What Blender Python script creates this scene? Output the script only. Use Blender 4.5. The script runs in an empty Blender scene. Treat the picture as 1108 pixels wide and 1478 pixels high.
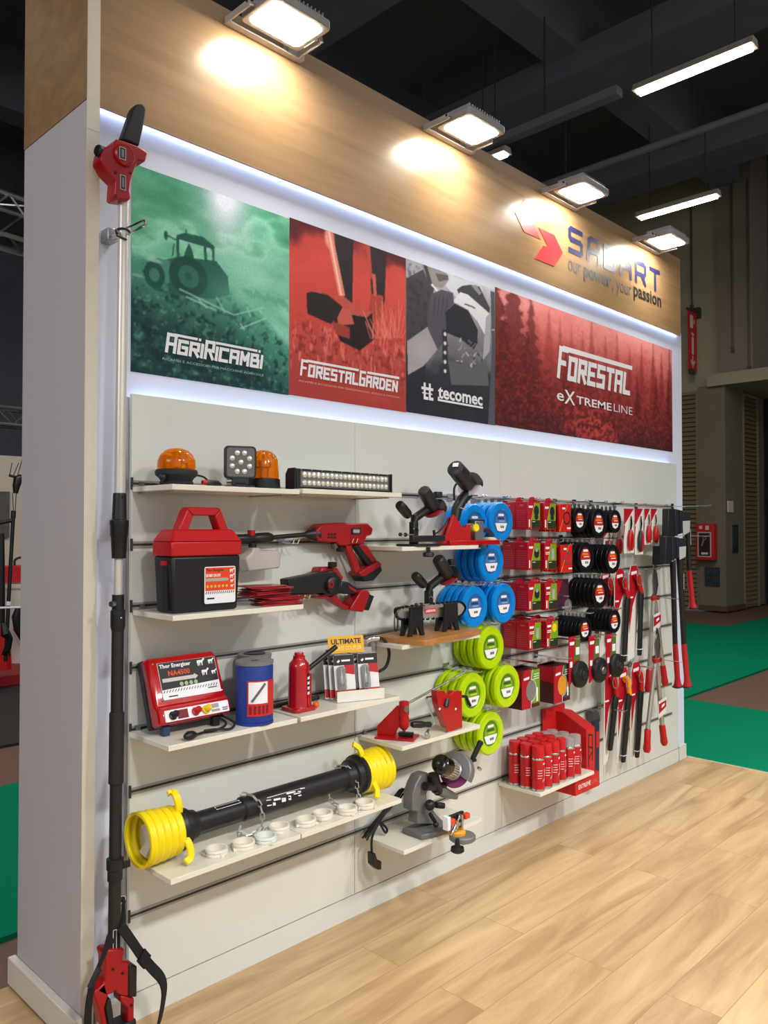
import bpy, math, random
import numpy as np
from mathutils import Vector, Matrix
from mathutils import noise as mnoise
SC = bpy.context.scene
COL = SC.collection
R = math.radians
PI = math.pi
random.seed(7)

# ---------------------------------------------------------------- camera
cam_d = bpy.data.cameras.new('camera')
cam = bpy.data.objects.new('camera', cam_d)
COL.objects.link(cam)
cam.location = (-1.279, -2.41, 1.6)
cam.rotation_euler = (R(90 + 1.14), 0, -math.atan2(0.7148, 0.6993))
cam_d.sensor_fit = 'HORIZONTAL'
cam_d.sensor_width = 36.0
cam_d.lens = 36.0 * 1153.0 / 1108.0
cam_d.clip_start = 0.05
cam_d.clip_end = 200
SC.camera = cam

# ---------------------------------------------------------------- world, exposure
W = bpy.data.worlds.new('hall_air')
W.use_nodes = True
W.node_tree.nodes['Background'].inputs[0].default_value = (0.98, 0.985, 1.0, 1)
W.node_tree.nodes['Background'].inputs[1].default_value = 0.64
SC.world = W
SC.view_settings.view_transform = 'Standard'
SC.view_settings.look = 'None'
SC.view_settings.gamma = 1.0
SC.view_settings.use_curve_mapping = False
SC.view_settings.exposure = 0.0
SC.cycles.max_bounces = 7
SC.cycles.sample_clamp_indirect = 4.0

# ---------------------------------------------------------------- lamps of the hall, added fill lights
def area(name, loc, target, size, power, color, size_y=None):
    d = bpy.data.lights.new(name, 'AREA')
    d.energy = power
    d.color = color
    d.shape = 'RECTANGLE'
    d.size = size
    d.size_y = size_y or size
    o = bpy.data.objects.new(name, d)
    COL.objects.link(o)
    o.location = loc
    v = Vector(target) - Vector(loc)
    o.rotation_euler = v.to_track_quat('-Z', 'Y').to_euler()
    return o
# the floodlights on top of the stand across the aisle, the hall's tube lamp, two added fill lights
for k_, x_ in enumerate((-0.6, 0.9, 2.4, 3.9)):
    lamp = area('opposite_stand_floodlight', (x_, -3.5, 3.5), (x_ + 0.15, -1.0, 0), 0.3, 19.5, (1.0, 0.97, 0.92), 0.22)
    lamp.data.spread = R(84)
area('fill_light_left', (-5.0, -0.9, 4.0), (-0.2, 0.3, 0.2), 2.0, 110, (0.98, 0.95, 1.0), 1.2)  # added to brighten the wall's left end face, stands for no fixture
area('hall_lamp_over_aisle', (7.08, 1.15, 6.45), (7.08, 1.15, 0), 0.16, 230, (1.0, 0.96, 0.9), 1.26)
area('fill_light_behind', (0.8, 3.6, 5.2), (0.8, 4.2, 0), 2.4, 120, (1.0, 0.95, 0.9), 1.2)  # fill added over the floor behind the wall, no fixture there

# ---------------------------------------------------------------- materials
def lin(c):
    out = []
    for v in c[:3]:
        v = v / 255.0
        out.append(v / 12.92 if v <= 0.04045 else ((v + 0.055) / 1.055) ** 2.4)
    return (out[0], out[1], out[2], 1.0)
MATS = {}
def mat(name, rgb, rough=0.5, metal=0.0, var=0.06, scale=40.0, bump=0.0, spec=0.5, trans=0.0, ior=1.45, alpha=1.0, coat=0.0):
    if name in MATS:
        return MATS[name]
    m = bpy.data.materials.new(name)
    m.use_nodes = True
    nt = m.node_tree
    b = nt.nodes['Principled BSDF']
    b.inputs['Roughness'].default_value = rough
    b.inputs['Metallic'].default_value = metal
    b.inputs['Specular IOR Level'].default_value = spec
    b.inputs['Transmission Weight'].default_value = trans
    b.inputs['IOR'].default_value = ior
    b.inputs['Alpha'].default_value = alpha
    b.inputs['Coat Weight'].default_value = coat
    c = lin(rgb)
    tc = nt.nodes.new('ShaderNodeTexCoord')
    nz = nt.nodes.new('ShaderNodeTexNoise')
    nz.inputs['Scale'].default_value = scale
    nz.inputs['Detail'].default_value = 3.0
    nt.links.new(tc.outputs['Object'], nz.inputs['Vector'])
    mx = nt.nodes.new('ShaderNodeMix')
    mx.data_type = 'RGBA'
    mx.inputs[6].default_value = tuple(max(0, v * (1 - var)) for v in c[:3]) + (1,)
    mx.inputs[7].default_value = tuple(min(1, v * (1 + var)) for v in c[:3]) + (1,)
    nt.links.new(nz.outputs['Fac'], mx.inputs[0])
    nt.links.new(mx.outputs[2], b.inputs['Base Color'])
    if bump > 0:
        bp = nt.nodes.new('ShaderNodeBump')
        bp.inputs['Strength'].default_value = bump
        bp.inputs['Distance'].default_value = 0.002
        nt.links.new(nz.outputs['Fac'], bp.inputs['Height'])
        nt.links.new(bp.outputs['Normal'], b.inputs['Normal'])
    MATS[name] = m
    return m
def emit(name, rgb, strength):
    m = bpy.data.materials.new(name)
    m.use_nodes = True
    b = m.node_tree.nodes['Principled BSDF']
    b.inputs['Base Color'].default_value = lin(rgb)
    b.inputs['Emission Color'].default_value = lin(rgb)
    b.inputs['Emission Strength'].default_value = strength
    MATS[name] = m
    return m
def wood(name, c1, c2, rough, grain=(1.2, 14.0, 14.0), planks=None, coat=0.0, spec=0.5):
    """wood grain running along x, optionally laid as planks (length, width)"""
    m = bpy.data.materials.new(name)
    m.use_nodes = True
    nt = m.node_tree
    N = nt.nodes.new
    L = nt.links.new
    b = nt.nodes['Principled BSDF']
    b.inputs['Roughness'].default_value = rough
    b.inputs['Coat Weight'].default_value = coat
    b.inputs['Specular IOR Level'].default_value = spec
    tc = N('ShaderNodeTexCoord')
    mp = N('ShaderNodeMapping')
    mp.inputs['Scale'].default_value = grain
    L(tc.outputs['Object'], mp.inputs['Vector'])
    vec = mp.outputs['Vector']
    br = None
    if planks:
        br = N('ShaderNodeTexBrick')
        br.offset = 0.37
        br.inputs['Color1'].default_value = (0, 0, 0, 1)
        br.inputs['Color2'].default_value = (1, 1, 1, 1)
        br.inputs['Mortar'].default_value = (0.5, 0.5, 0.5, 1)
        br.inputs['Scale'].default_value = 1.0
        br.inputs['Mortar Size'].default_value = 0.0012
        br.inputs['Brick Width'].default_value = planks[0]
        br.inputs['Row Height'].default_value = planks[1]
        L(tc.outputs['Object'], br.inputs['Vector'])
        sc = N('ShaderNodeVectorMath')
        sc.operation = 'SCALE'
        sc.inputs['Scale'].default_value = 17.0
        L(br.outputs['Color'], sc.inputs[0])
        ad = N('ShaderNodeVectorMath')
        ad.operation = 'ADD'
        L(vec, ad.inputs[0])
        L(sc.outputs['Vector'], ad.inputs[1])
        vec = ad.outputs['Vector']
    n1 = N('ShaderNodeTexNoise')
    n1.inputs['Scale'].default_value = 1.0
    n1.inputs['Detail'].default_value = 6.0
    n1.inputs['Roughness'].default_value = 0.62
    n1.inputs['Distortion'].default_value = 0.9
    L(vec, n1.inputs['Vector'])
    rp = N('ShaderNodeValToRGB')
    rp.color_ramp.elements[0].position = 0.3
    rp.color_ramp.elements[0].color = lin(c1)
    rp.color_ramp.elements[1].position = 0.68
    rp.color_ramp.elements[1].color = lin(c2)
    L(n1.outputs['Fac'], rp.inputs['Fac'])
    col = rp.outputs['Color']
    if br:
        hv = N('ShaderNodeHueSaturation')
        mr = N('ShaderNodeMapRange')
        mr.inputs['To Min'].default_value = 0.93
        mr.inputs['To Max'].default_value = 1.05
        L(br.outputs['Color'], mr.inputs['Value'])
        L(mr.outputs['Result'], hv.inputs['Value'])
        L(col, hv.inputs['Color'])
        mx = N('ShaderNodeMix')
        mx.data_type = 'RGBA'
        mx.inputs[7].default_value = lin([v * 0.88 for v in c1])
        L(hv.outputs['Color'], mx.inputs[6])
        L(br.outputs['Fac'], mx.inputs[0])
        col = mx.outputs[2]
    L(col, b.inputs['Base Color'])
    MATS[name] = m
    return m

# ---------------------------------------------------------------- geometry builder
class G:
    """collects shapes in metres and links them as ONE mesh object"""
    def __init__(s):
        s.v = []
        s.f = []
    def add(s, vs, fs, M=None):
        o = len(s.v)
        for p in vs:
            s.v.append(tuple(M @ Vector(p)) if M is not None else tuple(p))
        s.f += [tuple(i + o for i in f) for f in fs]
        return s
    def box(s, a, b, M=None):
        x0, y0, z0 = (min(a[i], b[i]) for i in range(3))
        x1, y1, z1 = (max(a[i], b[i]) for i in range(3))
        return s.add([(x0, y0, z0), (x1, y0, z0), (x1, y1, z0), (x0, y1, z0), (x0, y0, z1), (x1, y0, z1), (x1, y1, z1), (x0, y1, z1)],
                     [(0, 3, 2, 1), (4, 5, 6, 7), (0, 1, 5, 4), (1, 2, 6, 5), (2, 3, 7, 6), (3, 0, 4, 7)], M)
    def cbox(s, c, d, M=None):
        return s.box([c[i] - d[i] / 2 for i in range(3)], [c[i] + d[i] / 2 for i in range(3)], M)
    def prism(s, poly, h0, h1, M=None):
        """2D polygon (counter-clockwise in the frame's x,y) from h0 to h1 along the frame's normal"""
        n = len(poly)
        vs = [(p[0], p[1], h0) for p in poly] + [(p[0], p[1], h1) for p in poly]
        fs = [tuple(range(n - 1, -1, -1)), tuple(range(n, 2 * n))] + [(i, (i + 1) % n, n + (i + 1) % n, n + i) for i in range(n)]
        return s.add(vs, fs, M)
    def flat(s, poly, h, M=None):
        return s.add([(p[0], p[1], h) for p in poly], [tuple(range(len(poly)))], M)
    def loft(s, rings, cap0=True, cap1=True, closed=True, M=None):
        n = len(rings[0])
        vs = [p for r in rings for p in r]
        fs = []
        for k in range(len(rings) - 1):
            for i in range(n if closed else n - 1):
                j = (i + 1) % n
                fs.append((k * n + i, k * n + j, (k + 1) * n + j, (k + 1) * n + i))
        if cap0:
            fs.append(tuple(range(n - 1, -1, -1)))
        if cap1:
            fs.append(tuple((len(rings) - 1) * n + i for i in range(n)))
        return s.add(vs, fs, M)
    def lathe(s, prof, o=(0, 0, 0), ax=(0, 0, 1), n=28, caps=True, loop=False):
        """profile of (radius, height) turned round axis ax through o"""
        ax = Vector(ax).normalized()
        u = ax.orthogonal().normalized()
        w = ax.cross(u)
        o = Vector(o)
        rings = []
        for r, h in prof:
            rings.append([tuple(o + ax * h + (u * math.cos(2 * PI * i / n) + w * math.sin(2 * PI * i / n)) * max(r, 1e-5)) for i in range(n)])
        if loop:
            rings.append(rings[0])
            return s.loft(rings, False, False)
        return s.loft(rings, caps, caps)
    def cyl(s, p0, p1, r0, r1=None, n=20):
        a, b = Vector(p0), Vector(p1)
        return s.lathe([(r0, 0), (r0 if r1 is None else r1, (b - a).length)], a, b - a, n)
    def ring(s, c, ax, ri, ro, h, n=32):
        return s.lathe([(ri, -h / 2), (ro, -h / 2), (ro, h / 2), (ri, h / 2)], c, ax, n, loop=True)
    def torus(s, c, ax, Rr, r, n=28, m=10):
        return s.lathe([(Rr + r * math.cos(2 * PI * i / m), r * math.sin(2 * PI * i / m)) for i in range(m)], c, ax, n, loop=True)
    def sphere(s, c, r, n=20, m=12, sc=(1, 1, 1)):
        prof = [(r * math.sin(PI * i / m), -r * math.cos(PI * i / m)) for i in range(m + 1)]
        g = G().lathe(prof, (0, 0, 0), (0, 0, 1), n)
        return s.add([(c[0] + p[0] * sc[0], c[1] + p[1] * sc[1], c[2] + p[2] * sc[2]) for p in g.v], g.f)
    def tube(s, pts, r, n=8, closed=False, smooth=0):
        P = [Vector(p) for p in pts]
        if smooth:
            P = spline(P, smooth, closed)
        rr = r if isinstance(r, (list, tuple)) else [r] * len(P)
        rings = []
        prev = None
        N = len(P)
        for i, p in enumerate(P):
            if closed:
                t = P[(i + 1) % N] - P[i - 1]
            else:
                t = P[min(i + 1, N - 1)] - P[max(i - 1, 0)]
            t.normalize()
            if prev is None:
                u = t.orthogonal().normalized()
            else:
                u = (prev - t * prev.dot(t))
                u = u.normalized() if u.length > 1e-6 else t.orthogonal().normalized()
            prev = u
            w = t.cross(u)
            rings.append([tuple(p + (u * math.cos(2 * PI * k / n) + w * math.sin(2 * PI * k / n)) * rr[min(i, len(rr) - 1)]) for k in range(n)])
        if closed:
            rings.append(rings[0])
            return s.loft(rings, False, False)
        return s.loft(rings)
    def strap(s, pts, w, t, wd):
        """flat webbing of width w along wd and thickness t"""
        P = spline([Vector(p) for p in pts], 5)
        wd = Vector(wd).normalized()
        rings = []
        for i, p in enumerate(P):
            tg = (P[min(i + 1, len(P) - 1)] - P[max(i - 1, 0)]).normalized()
            nn = tg.cross(wd).normalized()
            ww = nn.cross(tg).normalized()
            rings.append([tuple(p + ww * a * w / 2 + nn * b * t / 2) for a, b in ((-1, -1), (1, -1), (1, 1), (-1, 1))])
        return s.loft(rings)
def spline(P, k, closed=False):
    out = []
    n = len(P)
    for i in range(n if closed else n - 1):
        if closed:
            p0, p1, p2, p3 = P[i - 1], P[i], P[(i + 1) % n], P[(i + 2) % n]
        else:
            p0, p1, p2, p3 = P[max(i - 1, 0)], P[i], P[i + 1], P[min(i + 2, n - 1)]
        for j in range(k):
            t = j / k
            out.append(0.5 * ((2 * p1) + (p2 - p0) * t + (2 * p0 - 5 * p1 + 4 * p2 - p3) * t * t + (3 * p1 - p0 - 3 * p2 + p3) * t ** 3))
    if not closed:
        out.append(P[-1])
    return out
def rrect(w, h, r, n=5, cx=0, cy=0):
    out = []
    for sx, sy, a0 in ((1, 1, 0), (-1, 1, 90), (-1, -1, 180), (1, -1, 270)):
        for i in range(n + 1):
            a = R(a0 + 90 * i / n)
            out.append((cx + sx * (w / 2 - r) + r * math.cos(a), cy + sy * (h / 2 - r) + r * math.sin(a)))
    return out
def frame(o, ux, uy):
    ux = Vector(ux).normalized()
    uy = Vector(uy)
    uy = (uy - ux * uy.dot(ux)).normalized()
    un = ux.cross(uy)
    return Matrix(((ux.x, uy.x, un.x, o[0]), (ux.y, uy.y, un.y, o[1]), (ux.z, uy.z, un.z, o[2]), (0, 0, 0, 1)))
def front(x, y, z):
    """frame on a face looking out of the display wall: x along the wall, y up, normal towards the visitor"""
    return frame((x, y, z), (1, 0, 0), (0, 0, 1))
TRUE = {}
def ob(name, g, m, parent=None, bev=0.0, ang=38, label=None, local=False, kind=None):
    me = bpy.data.meshes.new(name)
    vs = g.v
    if parent is not None and not local:
        b = TRUE[parent.name]
        vs = [(p[0] - b[0], p[1] - b[1], p[2] - b[2]) for p in vs]
    me.from_pydata(vs, [], g.f)
    me.materials.append(m)
    me.polygons.foreach_set('use_smooth', [True] * len(me.polygons))
    me.update()
    me.set_sharp_from_angle(angle=R(ang))
    o = bpy.data.objects.new(name, me)
    COL.objects.link(o)
    if parent is not None:
        o.parent = parent
        TRUE[o.name] = TRUE[parent.name]
    else:
        TRUE[o.name] = (0, 0, 0)
    if bev > 0:
        md = o.modifiers.new('edge', 'BEVEL')
        md.width = bev
        md.segments = 2
        md.limit_method = 'ANGLE'
        md.angle_limit = R(40)
        md.harden_normals = False
    if label:
        o['label'] = label
    if kind:
        o['kind'] = kind
    return o
def tag(o, label, cat, group=None):
    o['label'] = label
    o['category'] = cat
    if group:
        o['group'] = group
    return o
def thing(name, label, cat, loc=(0, 0, 0), group=None, rotz=0.0):
    o = bpy.data.objects.new(name, None)
    o.empty_display_size = 0.05
    COL.objects.link(o)
    o.location = loc
    o.rotation_euler = (0, 0, rotz)
    TRUE[o.name] = tuple(loc)
    return tag(o, label, cat, group)
def solo(name, g, m, label, cat, group=None, bev=0.0, ang=38):
    """a thing that is one mesh, its origin at the centre of its base"""
    xs, ys, zs = ([p[i] for p in g.v] for i in range(3))
    b = ((min(xs) + max(xs)) / 2, (min(ys) + max(ys)) / 2, min(zs))
    g.v = [(p[0] - b[0], p[1] - b[1], p[2] - b[2]) for p in g.v]
    o = ob(name, g, m, None, bev, ang)
    o.location = b
    TRUE[o.name] = b
    return tag(o, label, cat, group)
def struct(name, g, m, parent=None, bev=0.0):
    o = ob(name, g, m, parent, bev)
    if parent is None:
        o['kind'] = 'structure'
    return o
def dup(src, loc, label=None, group=None, rotz=None):
    """a copy of a thing with copies of its parts and sub-parts"""
    r = src.copy()
    COL.objects.link(r)
    r.location = loc
    TRUE[r.name] = tuple(loc)
    if rotz is not None:
        r.rotation_euler = (0, 0, rotz)
    if label:
        r['label'] = label
    if group:
        r['group'] = group
    for ch in list(src.children):
        c = ch.copy()
        COL.objects.link(c)
        c.parent = r
        for g2 in list(ch.children):
            d = g2.copy()
            COL.objects.link(d)
            d.parent = c
    return r
def text_geo(body, M, w=None, h=None, bold=0.0, cx=True):
    """lettering as flat mesh: fitted to width w and height h, lying in frame M (centred on it, or starting at it)"""
    cu = bpy.data.curves.new('lettering', 'FONT')
    cu.body = body
    cu.size = 1.0
    cu.offset = bold
    cu.resolution_u = 2
    to = bpy.data.objects.new('lettering', cu)
    COL.objects.link(to)
    me = bpy.data.meshes.new_from_object(to)
    COL.objects.unlink(to)
    vs = [tuple(v.co) for v in me.vertices]
    fs = [tuple(p.vertices) for p in me.polygons]
    bpy.data.objects.remove(to)
    bpy.data.curves.remove(cu)
    bpy.data.meshes.remove(me)
    x0, x1 = min(v[0] for v in vs), max(v[0] for v in vs)
    y0, y1 = min(v[1] for v in vs), max(v[1] for v in vs)
    sx = w / (x1 - x0) if w else None
    sy = h / (y1 - y0) if h else sx
    sx = sx or sy
    ox = (x0 + x1) / 2 if cx else x0
    oy = (y0 + y1) / 2 if cx else y0
    return G().add([((v[0] - ox) * sx, (v[1] - oy) * sy, 0.0) for v in vs], fs, M)
# angular display capitals drawn as thick strokes
GLY = {'A': ['0,0 0,1 1,1 1,0', '0,.45 1,.45'], 'G': ['1,1 0,1 0,0 1,0 1,.5 .5,.5'], 'R': ['0,0 0,1 1,1 1,.48 0,.48', '.45,.48 1,0'], 'I': ['.5,0 .5,1'],
       'C': ['1,1 0,1 0,0 1,0'], 'M': ['0,0 0,1 .5,.4 1,1 1,0'], 'B': ['0,0 0,1 .85,1 .85,.55', '0,.52 1,.52 1,0 0,0'], 'F': ['0,0 0,1 1,1', '0,.5 .8,.5'],
       'O': ['0,0 0,1 1,1 1,0 0,0'], 'E': ['1,1 0,1 0,0 1,0', '0,.5 .8,.5'], 'S': ['1,1 0,1 0,.52 1,.52 1,0 0,0'], 'T': ['0,1 1,1', '.5,1 .5,0'],
       'L': ['0,1 0,0 1,0'], 'D': ['0,0 0,1 .8,1 1,.8 1,.2 .8,0 0,0'], 'N': ['0,0 0,1 1,0 1,1'], 'X': ['0,0 1,1', '0,1 1,0']}
def stroke(g, pts, wd, M, h=0.0):
    for a, b in zip(pts[:-1], pts[1:]):
        ax, ay, bx, by = a[0], a[1], b[0], b[1]
        L = math.hypot(bx - ax, by - ay)
        ux, uy = (bx - ax) / L * wd / 2, (by - ay) / L * wd / 2
        h += 0.00004
        g.flat([(ax - ux + uy, ay - uy - ux), (bx + ux + uy, by + uy - ux), (bx + ux - uy, by + uy + ux), (ax - ux - uy, ay - uy + ux)], h, M)
    return h
def glyphs(word, M, x, y, gw, gh, gap, wd, shear=0.0, tall=()):
    """word in angular capitals; tall = {index: extra height}"""
    g = G()
    h = 0.0
    for k, ch in enumerate(word):
        w = gw * (0.25 if ch == 'I' else 1.0)
        hh = gh * (1.3 if k in tall else 1.0)
        for s in GLY[ch]:
            pts = [tuple(float(t) for t in p.split(',')) for p in s.split()]
            pts = [(x + wd / 2 + px * (w - wd) + shear * (wd / 2 + py * (hh - wd)), y + wd / 2 + py * (hh - wd)) for px, py in pts]
            h = stroke(g, pts, wd, M, h)
        x += w + gap
    return g, x - gap

# ================================================================ SETTING
M_white = mat('white_laminate', (212, 211, 204), 0.28, var=0.02, scale=3)
M_slat = mat('slatwall_laminate', (207, 209, 203), 0.25, var=0.02, scale=2)
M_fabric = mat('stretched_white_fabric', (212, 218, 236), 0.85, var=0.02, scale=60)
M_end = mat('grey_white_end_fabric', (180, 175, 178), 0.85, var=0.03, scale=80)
M_edge = mat('raw_board_edge', (206, 200, 186), 0.6, var=0.06, scale=30)
M_alu = mat('brushed_aluminium', (170, 170, 172), 0.35, 1.0, var=0.05, scale=90)
M_chrome = mat('bright_chrome', (205, 205, 208), 0.15, 1.0, var=0.02)
M_lip = mat('rail_lip', (156, 155, 150), 0.35, 0.2, var=0.05, scale=90)
M_groove = mat('dark_groove', (52, 50, 48), 0.6)
M_black = mat('black_plastic', (22, 22, 24), 0.42, var=0.15, scale=120)
M_rubber = mat('black_rubber', (26, 26, 27), 0.7, var=0.15, scale=80)
M_red = mat('red_plastic', (176, 14, 20), 0.35, var=0.05, scale=50)
M_redgloss = mat('glossy_red_enamel', (170, 10, 16), 0.18, var=0.05, scale=30, coat=0.5)
M_print = mat('white_print', (228, 228, 232), 0.5, var=0.02)
M_dkprint = mat('dark_print', (24, 24, 26), 0.5)
M_header = wood('pale_oak_laminate', (138, 109, 75), (158, 127, 90), 0.24, (0.9, 9.0, 14.0))
M_floor = wood('oak_floor_laminate', (162, 130, 90), (208, 177, 132), 0.3, (1.1, 9.0, 9.0), (1.38, 0.193))
M_board = wood('warm_bamboo_board', (150, 98, 48), (184, 128, 68), 0.45, (3, 40, 40))
M_concrete = mat('hall_concrete', (112, 104, 88), 0.85, var=0.12, scale=2.5, bump=0.2)
M_conclight = mat('upper_hall_concrete', (158, 150, 128), 0.85, var=0.12, scale=2.5, bump=0.2)
M_concdark = mat('dark_hall_concrete', (112, 114, 126), 0.9, var=0.15, scale=1.5)
M_tile = mat('brown_hall_floor', (104, 78, 64), 0.6, var=0.14, scale=9)
M_green = mat('green_carpet', (0, 118, 84), 0.95, var=0.06, scale=300, spec=0.1)
M_led = emit('led_strip_glow', (195, 216, 255), 4.5)
M_led2 = emit('led_strip_header', (186, 210, 255), 17.0)
M_lens = emit('flood_lens', (255, 250, 238), 95.0)
M_tube = emit('fluorescent_tube', (255, 240, 220), 30.0)

# floors
struct('floor_wood', G().box((-7, -8, -0.03), (4.225, 0.5, 0.0)), M_floor)
struct('floor_hall', G().box((-16, -14, -0.1), (30, 30, -0.03)), M_tile)
carp = G().box((4.24, -9, -0.03), (6.1, 0.84, -0.006))
struct('floor_carpet', carp, M_green)
struct('floor_carpet', G().box((-9, 0.88, -0.03), (12.0, 2.80, -0.008)), M_green)
struct('floor_carpet', G().box((12.0, 1.0, -0.03), (13.9, 2.75, -0.008)), M_green)
struct('floor_carpet', G().box((9.6, 2.80, -0.03), (12.0, 3.42, -0.009)), M_green)
struct('floor_carpet', G().box((-9, 3.76, -0.03), (6, 9, -0.008)), mat('charcoal_carpet', (42, 40, 40), 0.95, var=0.1, scale=200))
struct('trim_1', G().box((4.225, -8, -0.03), (4.24, 0.51, 0.001)), mat('pale_edge_strip', (190, 186, 176), 0.5))

# the display wall
struct('wall_back', G().box((-0.11, 0.05, 0), (4.275, 0.488, 2.962)), M_fabric)
struct('wall_header', G().box((-0.11, 0.02, 2.955), (4.2, 0.03, 3.5)).box((-0.11, 0.03, 2.99), (4.2, 0.488, 3.5)), M_header)
struct('wall_back_upper', G().box((-0.11, 0.05, 2.962), (4.275, 0.488, 2.99)), M_fabric)
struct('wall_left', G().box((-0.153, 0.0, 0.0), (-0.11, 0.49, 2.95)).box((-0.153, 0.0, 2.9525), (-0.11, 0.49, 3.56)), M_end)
struct('trim_2', G().box((-0.1535, -0.0012, 0.0), (-0.111, 0.0, 2.857)).box((-0.1535, -0.0012, 2.8585), (-0.111, 0.0, 3.56)), M_edge)
struct('trim_3', G().box((-0.1552, -0.0012, 2.952), (-0.153, 0.49, 3.56)), M_header)
struct('trim_4', G().box((-0.105, 0.0302, 2.964), (4.19, 0.0312, 2.976)), M_led2)
struct('trim_5', G().box((0.03, 0.024, 2.018), (4.06, 0.044, 2.028)), M_led)
struct('trim_6', G().box((-0.003, 0.018, 0.0), (0.0075, 0.05, 2.03)), M_alu)
# slatwall panels with their aluminium rails
RAILS = [1.745 - 0.2 * k for k in range(8)]
SEAMS = [0.008, 1.012, 2.03, 3.05, 4.07]
for k in range(4):
    x0, x1 = SEAMS[k] + (0.0 if k == 0 else 0.0012), SEAMS[k + 1] - 0.0012
    p = struct('wall_panel', G().box((x0, 0.0, 0.092), (x1, 0.018, 2.04)), M_slat, bev=0.001)
    p['label'] = ['leftmost', 'second from left', 'third from left', 'rightmost'][k] + ' white slatwall panel'
    for z in RAILS:
        e = 3.975 if k == 3 else x1
        g = G()
        g.box((x0, -0.0025, z + 0.0038), (e, 0.001, z + 0.011)).box((x0, -0.0025, z - 0.011), (e, 0.001, z - 0.0038))
        r_ = ob('rail', g, M_lip, p)
        ob('groove', G().box((x0, -0.0008, z - 0.0038), (e, 0.001, z + 0.0038)), M_groove, r_)
        if k == 0:
            ob('end_cap', G().box((x0 - 0.004, -0.004, z - 0.02), (x0 + 0.003, 0.002, z + 0.02)), M_groove, r_)
struct('baseboard_front', G().box((-0.1, 0.0, 0), (4.075, 0.03, 0.088)), M_slat)
struct('baseboard_left', G().box((-0.181, -0.02, 0.008), (-0.1535, 0.505, 0.1)), M_edge, bev=0.003)
struct('baseboard_right', G().box((4.08, -0.004, 0.0), (4.19, 0.045, 0.1)), M_slat, bev=0.002)

# wood header lettering
HD = front(0, 0.0195, 0)
M_navy = mat('navy_letter', (38, 40, 78), 0.4)
M_logored = mat('logo_red', (226, 38, 44), 0.4)
logo = thing('logo', 'red double arrow emblem on the oak header before the navy company name', 'logo', (2.6, 0.0195, 3.2))
lo = [(2.412, 3.242), (2.569, 3.242), (2.655, 3.163), (2.567, 3.066), (2.372, 3.063), (2.454, 3.152), (2.504, 3.159)]
cx_, cz_ = (2.422, 3.212)
up = [(2 * cx_ - p[0], 2 * cz_ - p[1]) for p in lo]
for P_ in (lo, up):
    ob('arrow', G().prism(P_[::-1], 0.0, 0.002, HD), M_logored, logo)
sign = thing('lettering', 'navy company name in wide letters on the oak header above the tagline', 'lettering', (3.3, 0.0195, 3.19))
SG = {'S': ['1,1 .12,1 0,.9 0,.62 .12,.52 .88,.52 1,.42 1,.1 .88,0 0,0'], 'A': ['0,0 .12,.88 .3,1 1,1 1,0', '.1,.42 1,.42'], 'B': ['0,1 .85,1 1,.88 1,.62 .85,.52 0,.52', '.85,.52 1,.42 1,.12 .85,0 0,0 0,1'],
      'R': ['0,0 0,1 .85,1 1,.88 1,.55 .85,.42 .05,.42', '.55,.42 1,0'], 'T': ['0,1 1,1', '.55,1 .55,0']}
xx = 2.715
for ch in 'SABART':
    g = G()
    hh_ = 0.0012
    for s in SG[ch]:
        pts = [tuple(float(t) for t in p.split(',')) for p in s.split()]
        hh_ = stroke(g, [(xx + 0.016 + a * 0.128, 3.2 + b * 0.125) for a, b in pts], 0.03, HD, hh_)
    ob('letter', g, M_navy, sign)
    xx += 0.201
tagl = thing('lettering', 'black tagline of two light and two bold words under the company name', 'lettering', (3.3, 0.0195, 3.11))
for body, x0, w, bold in (('our', 2.713, 0.14, 0.0), ('power', 2.885, 0.325, 0.025), (',', 3.22, 0.018, 0.0), ('your', 3.275, 0.195, 0.0), ('passion', 3.5, 0.395, 0.025)):
    zz = {'our': 0.065, 'power': 0.088, ',': 0.03, 'your': 0.088, 'passion': 0.115}[body]
    base = {'our': 3.075, 'power': 3.052, ',': 3.06, 'your': 3.052, 'passion': 3.065}[body]
    ob('word', text_geo(body, front(x0 + w / 2, 0.0185, base + zz / 2), w, zz, bold), M_dkprint if bold else mat('grey_print', (60, 60, 70), 0.5), tagl)

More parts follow.
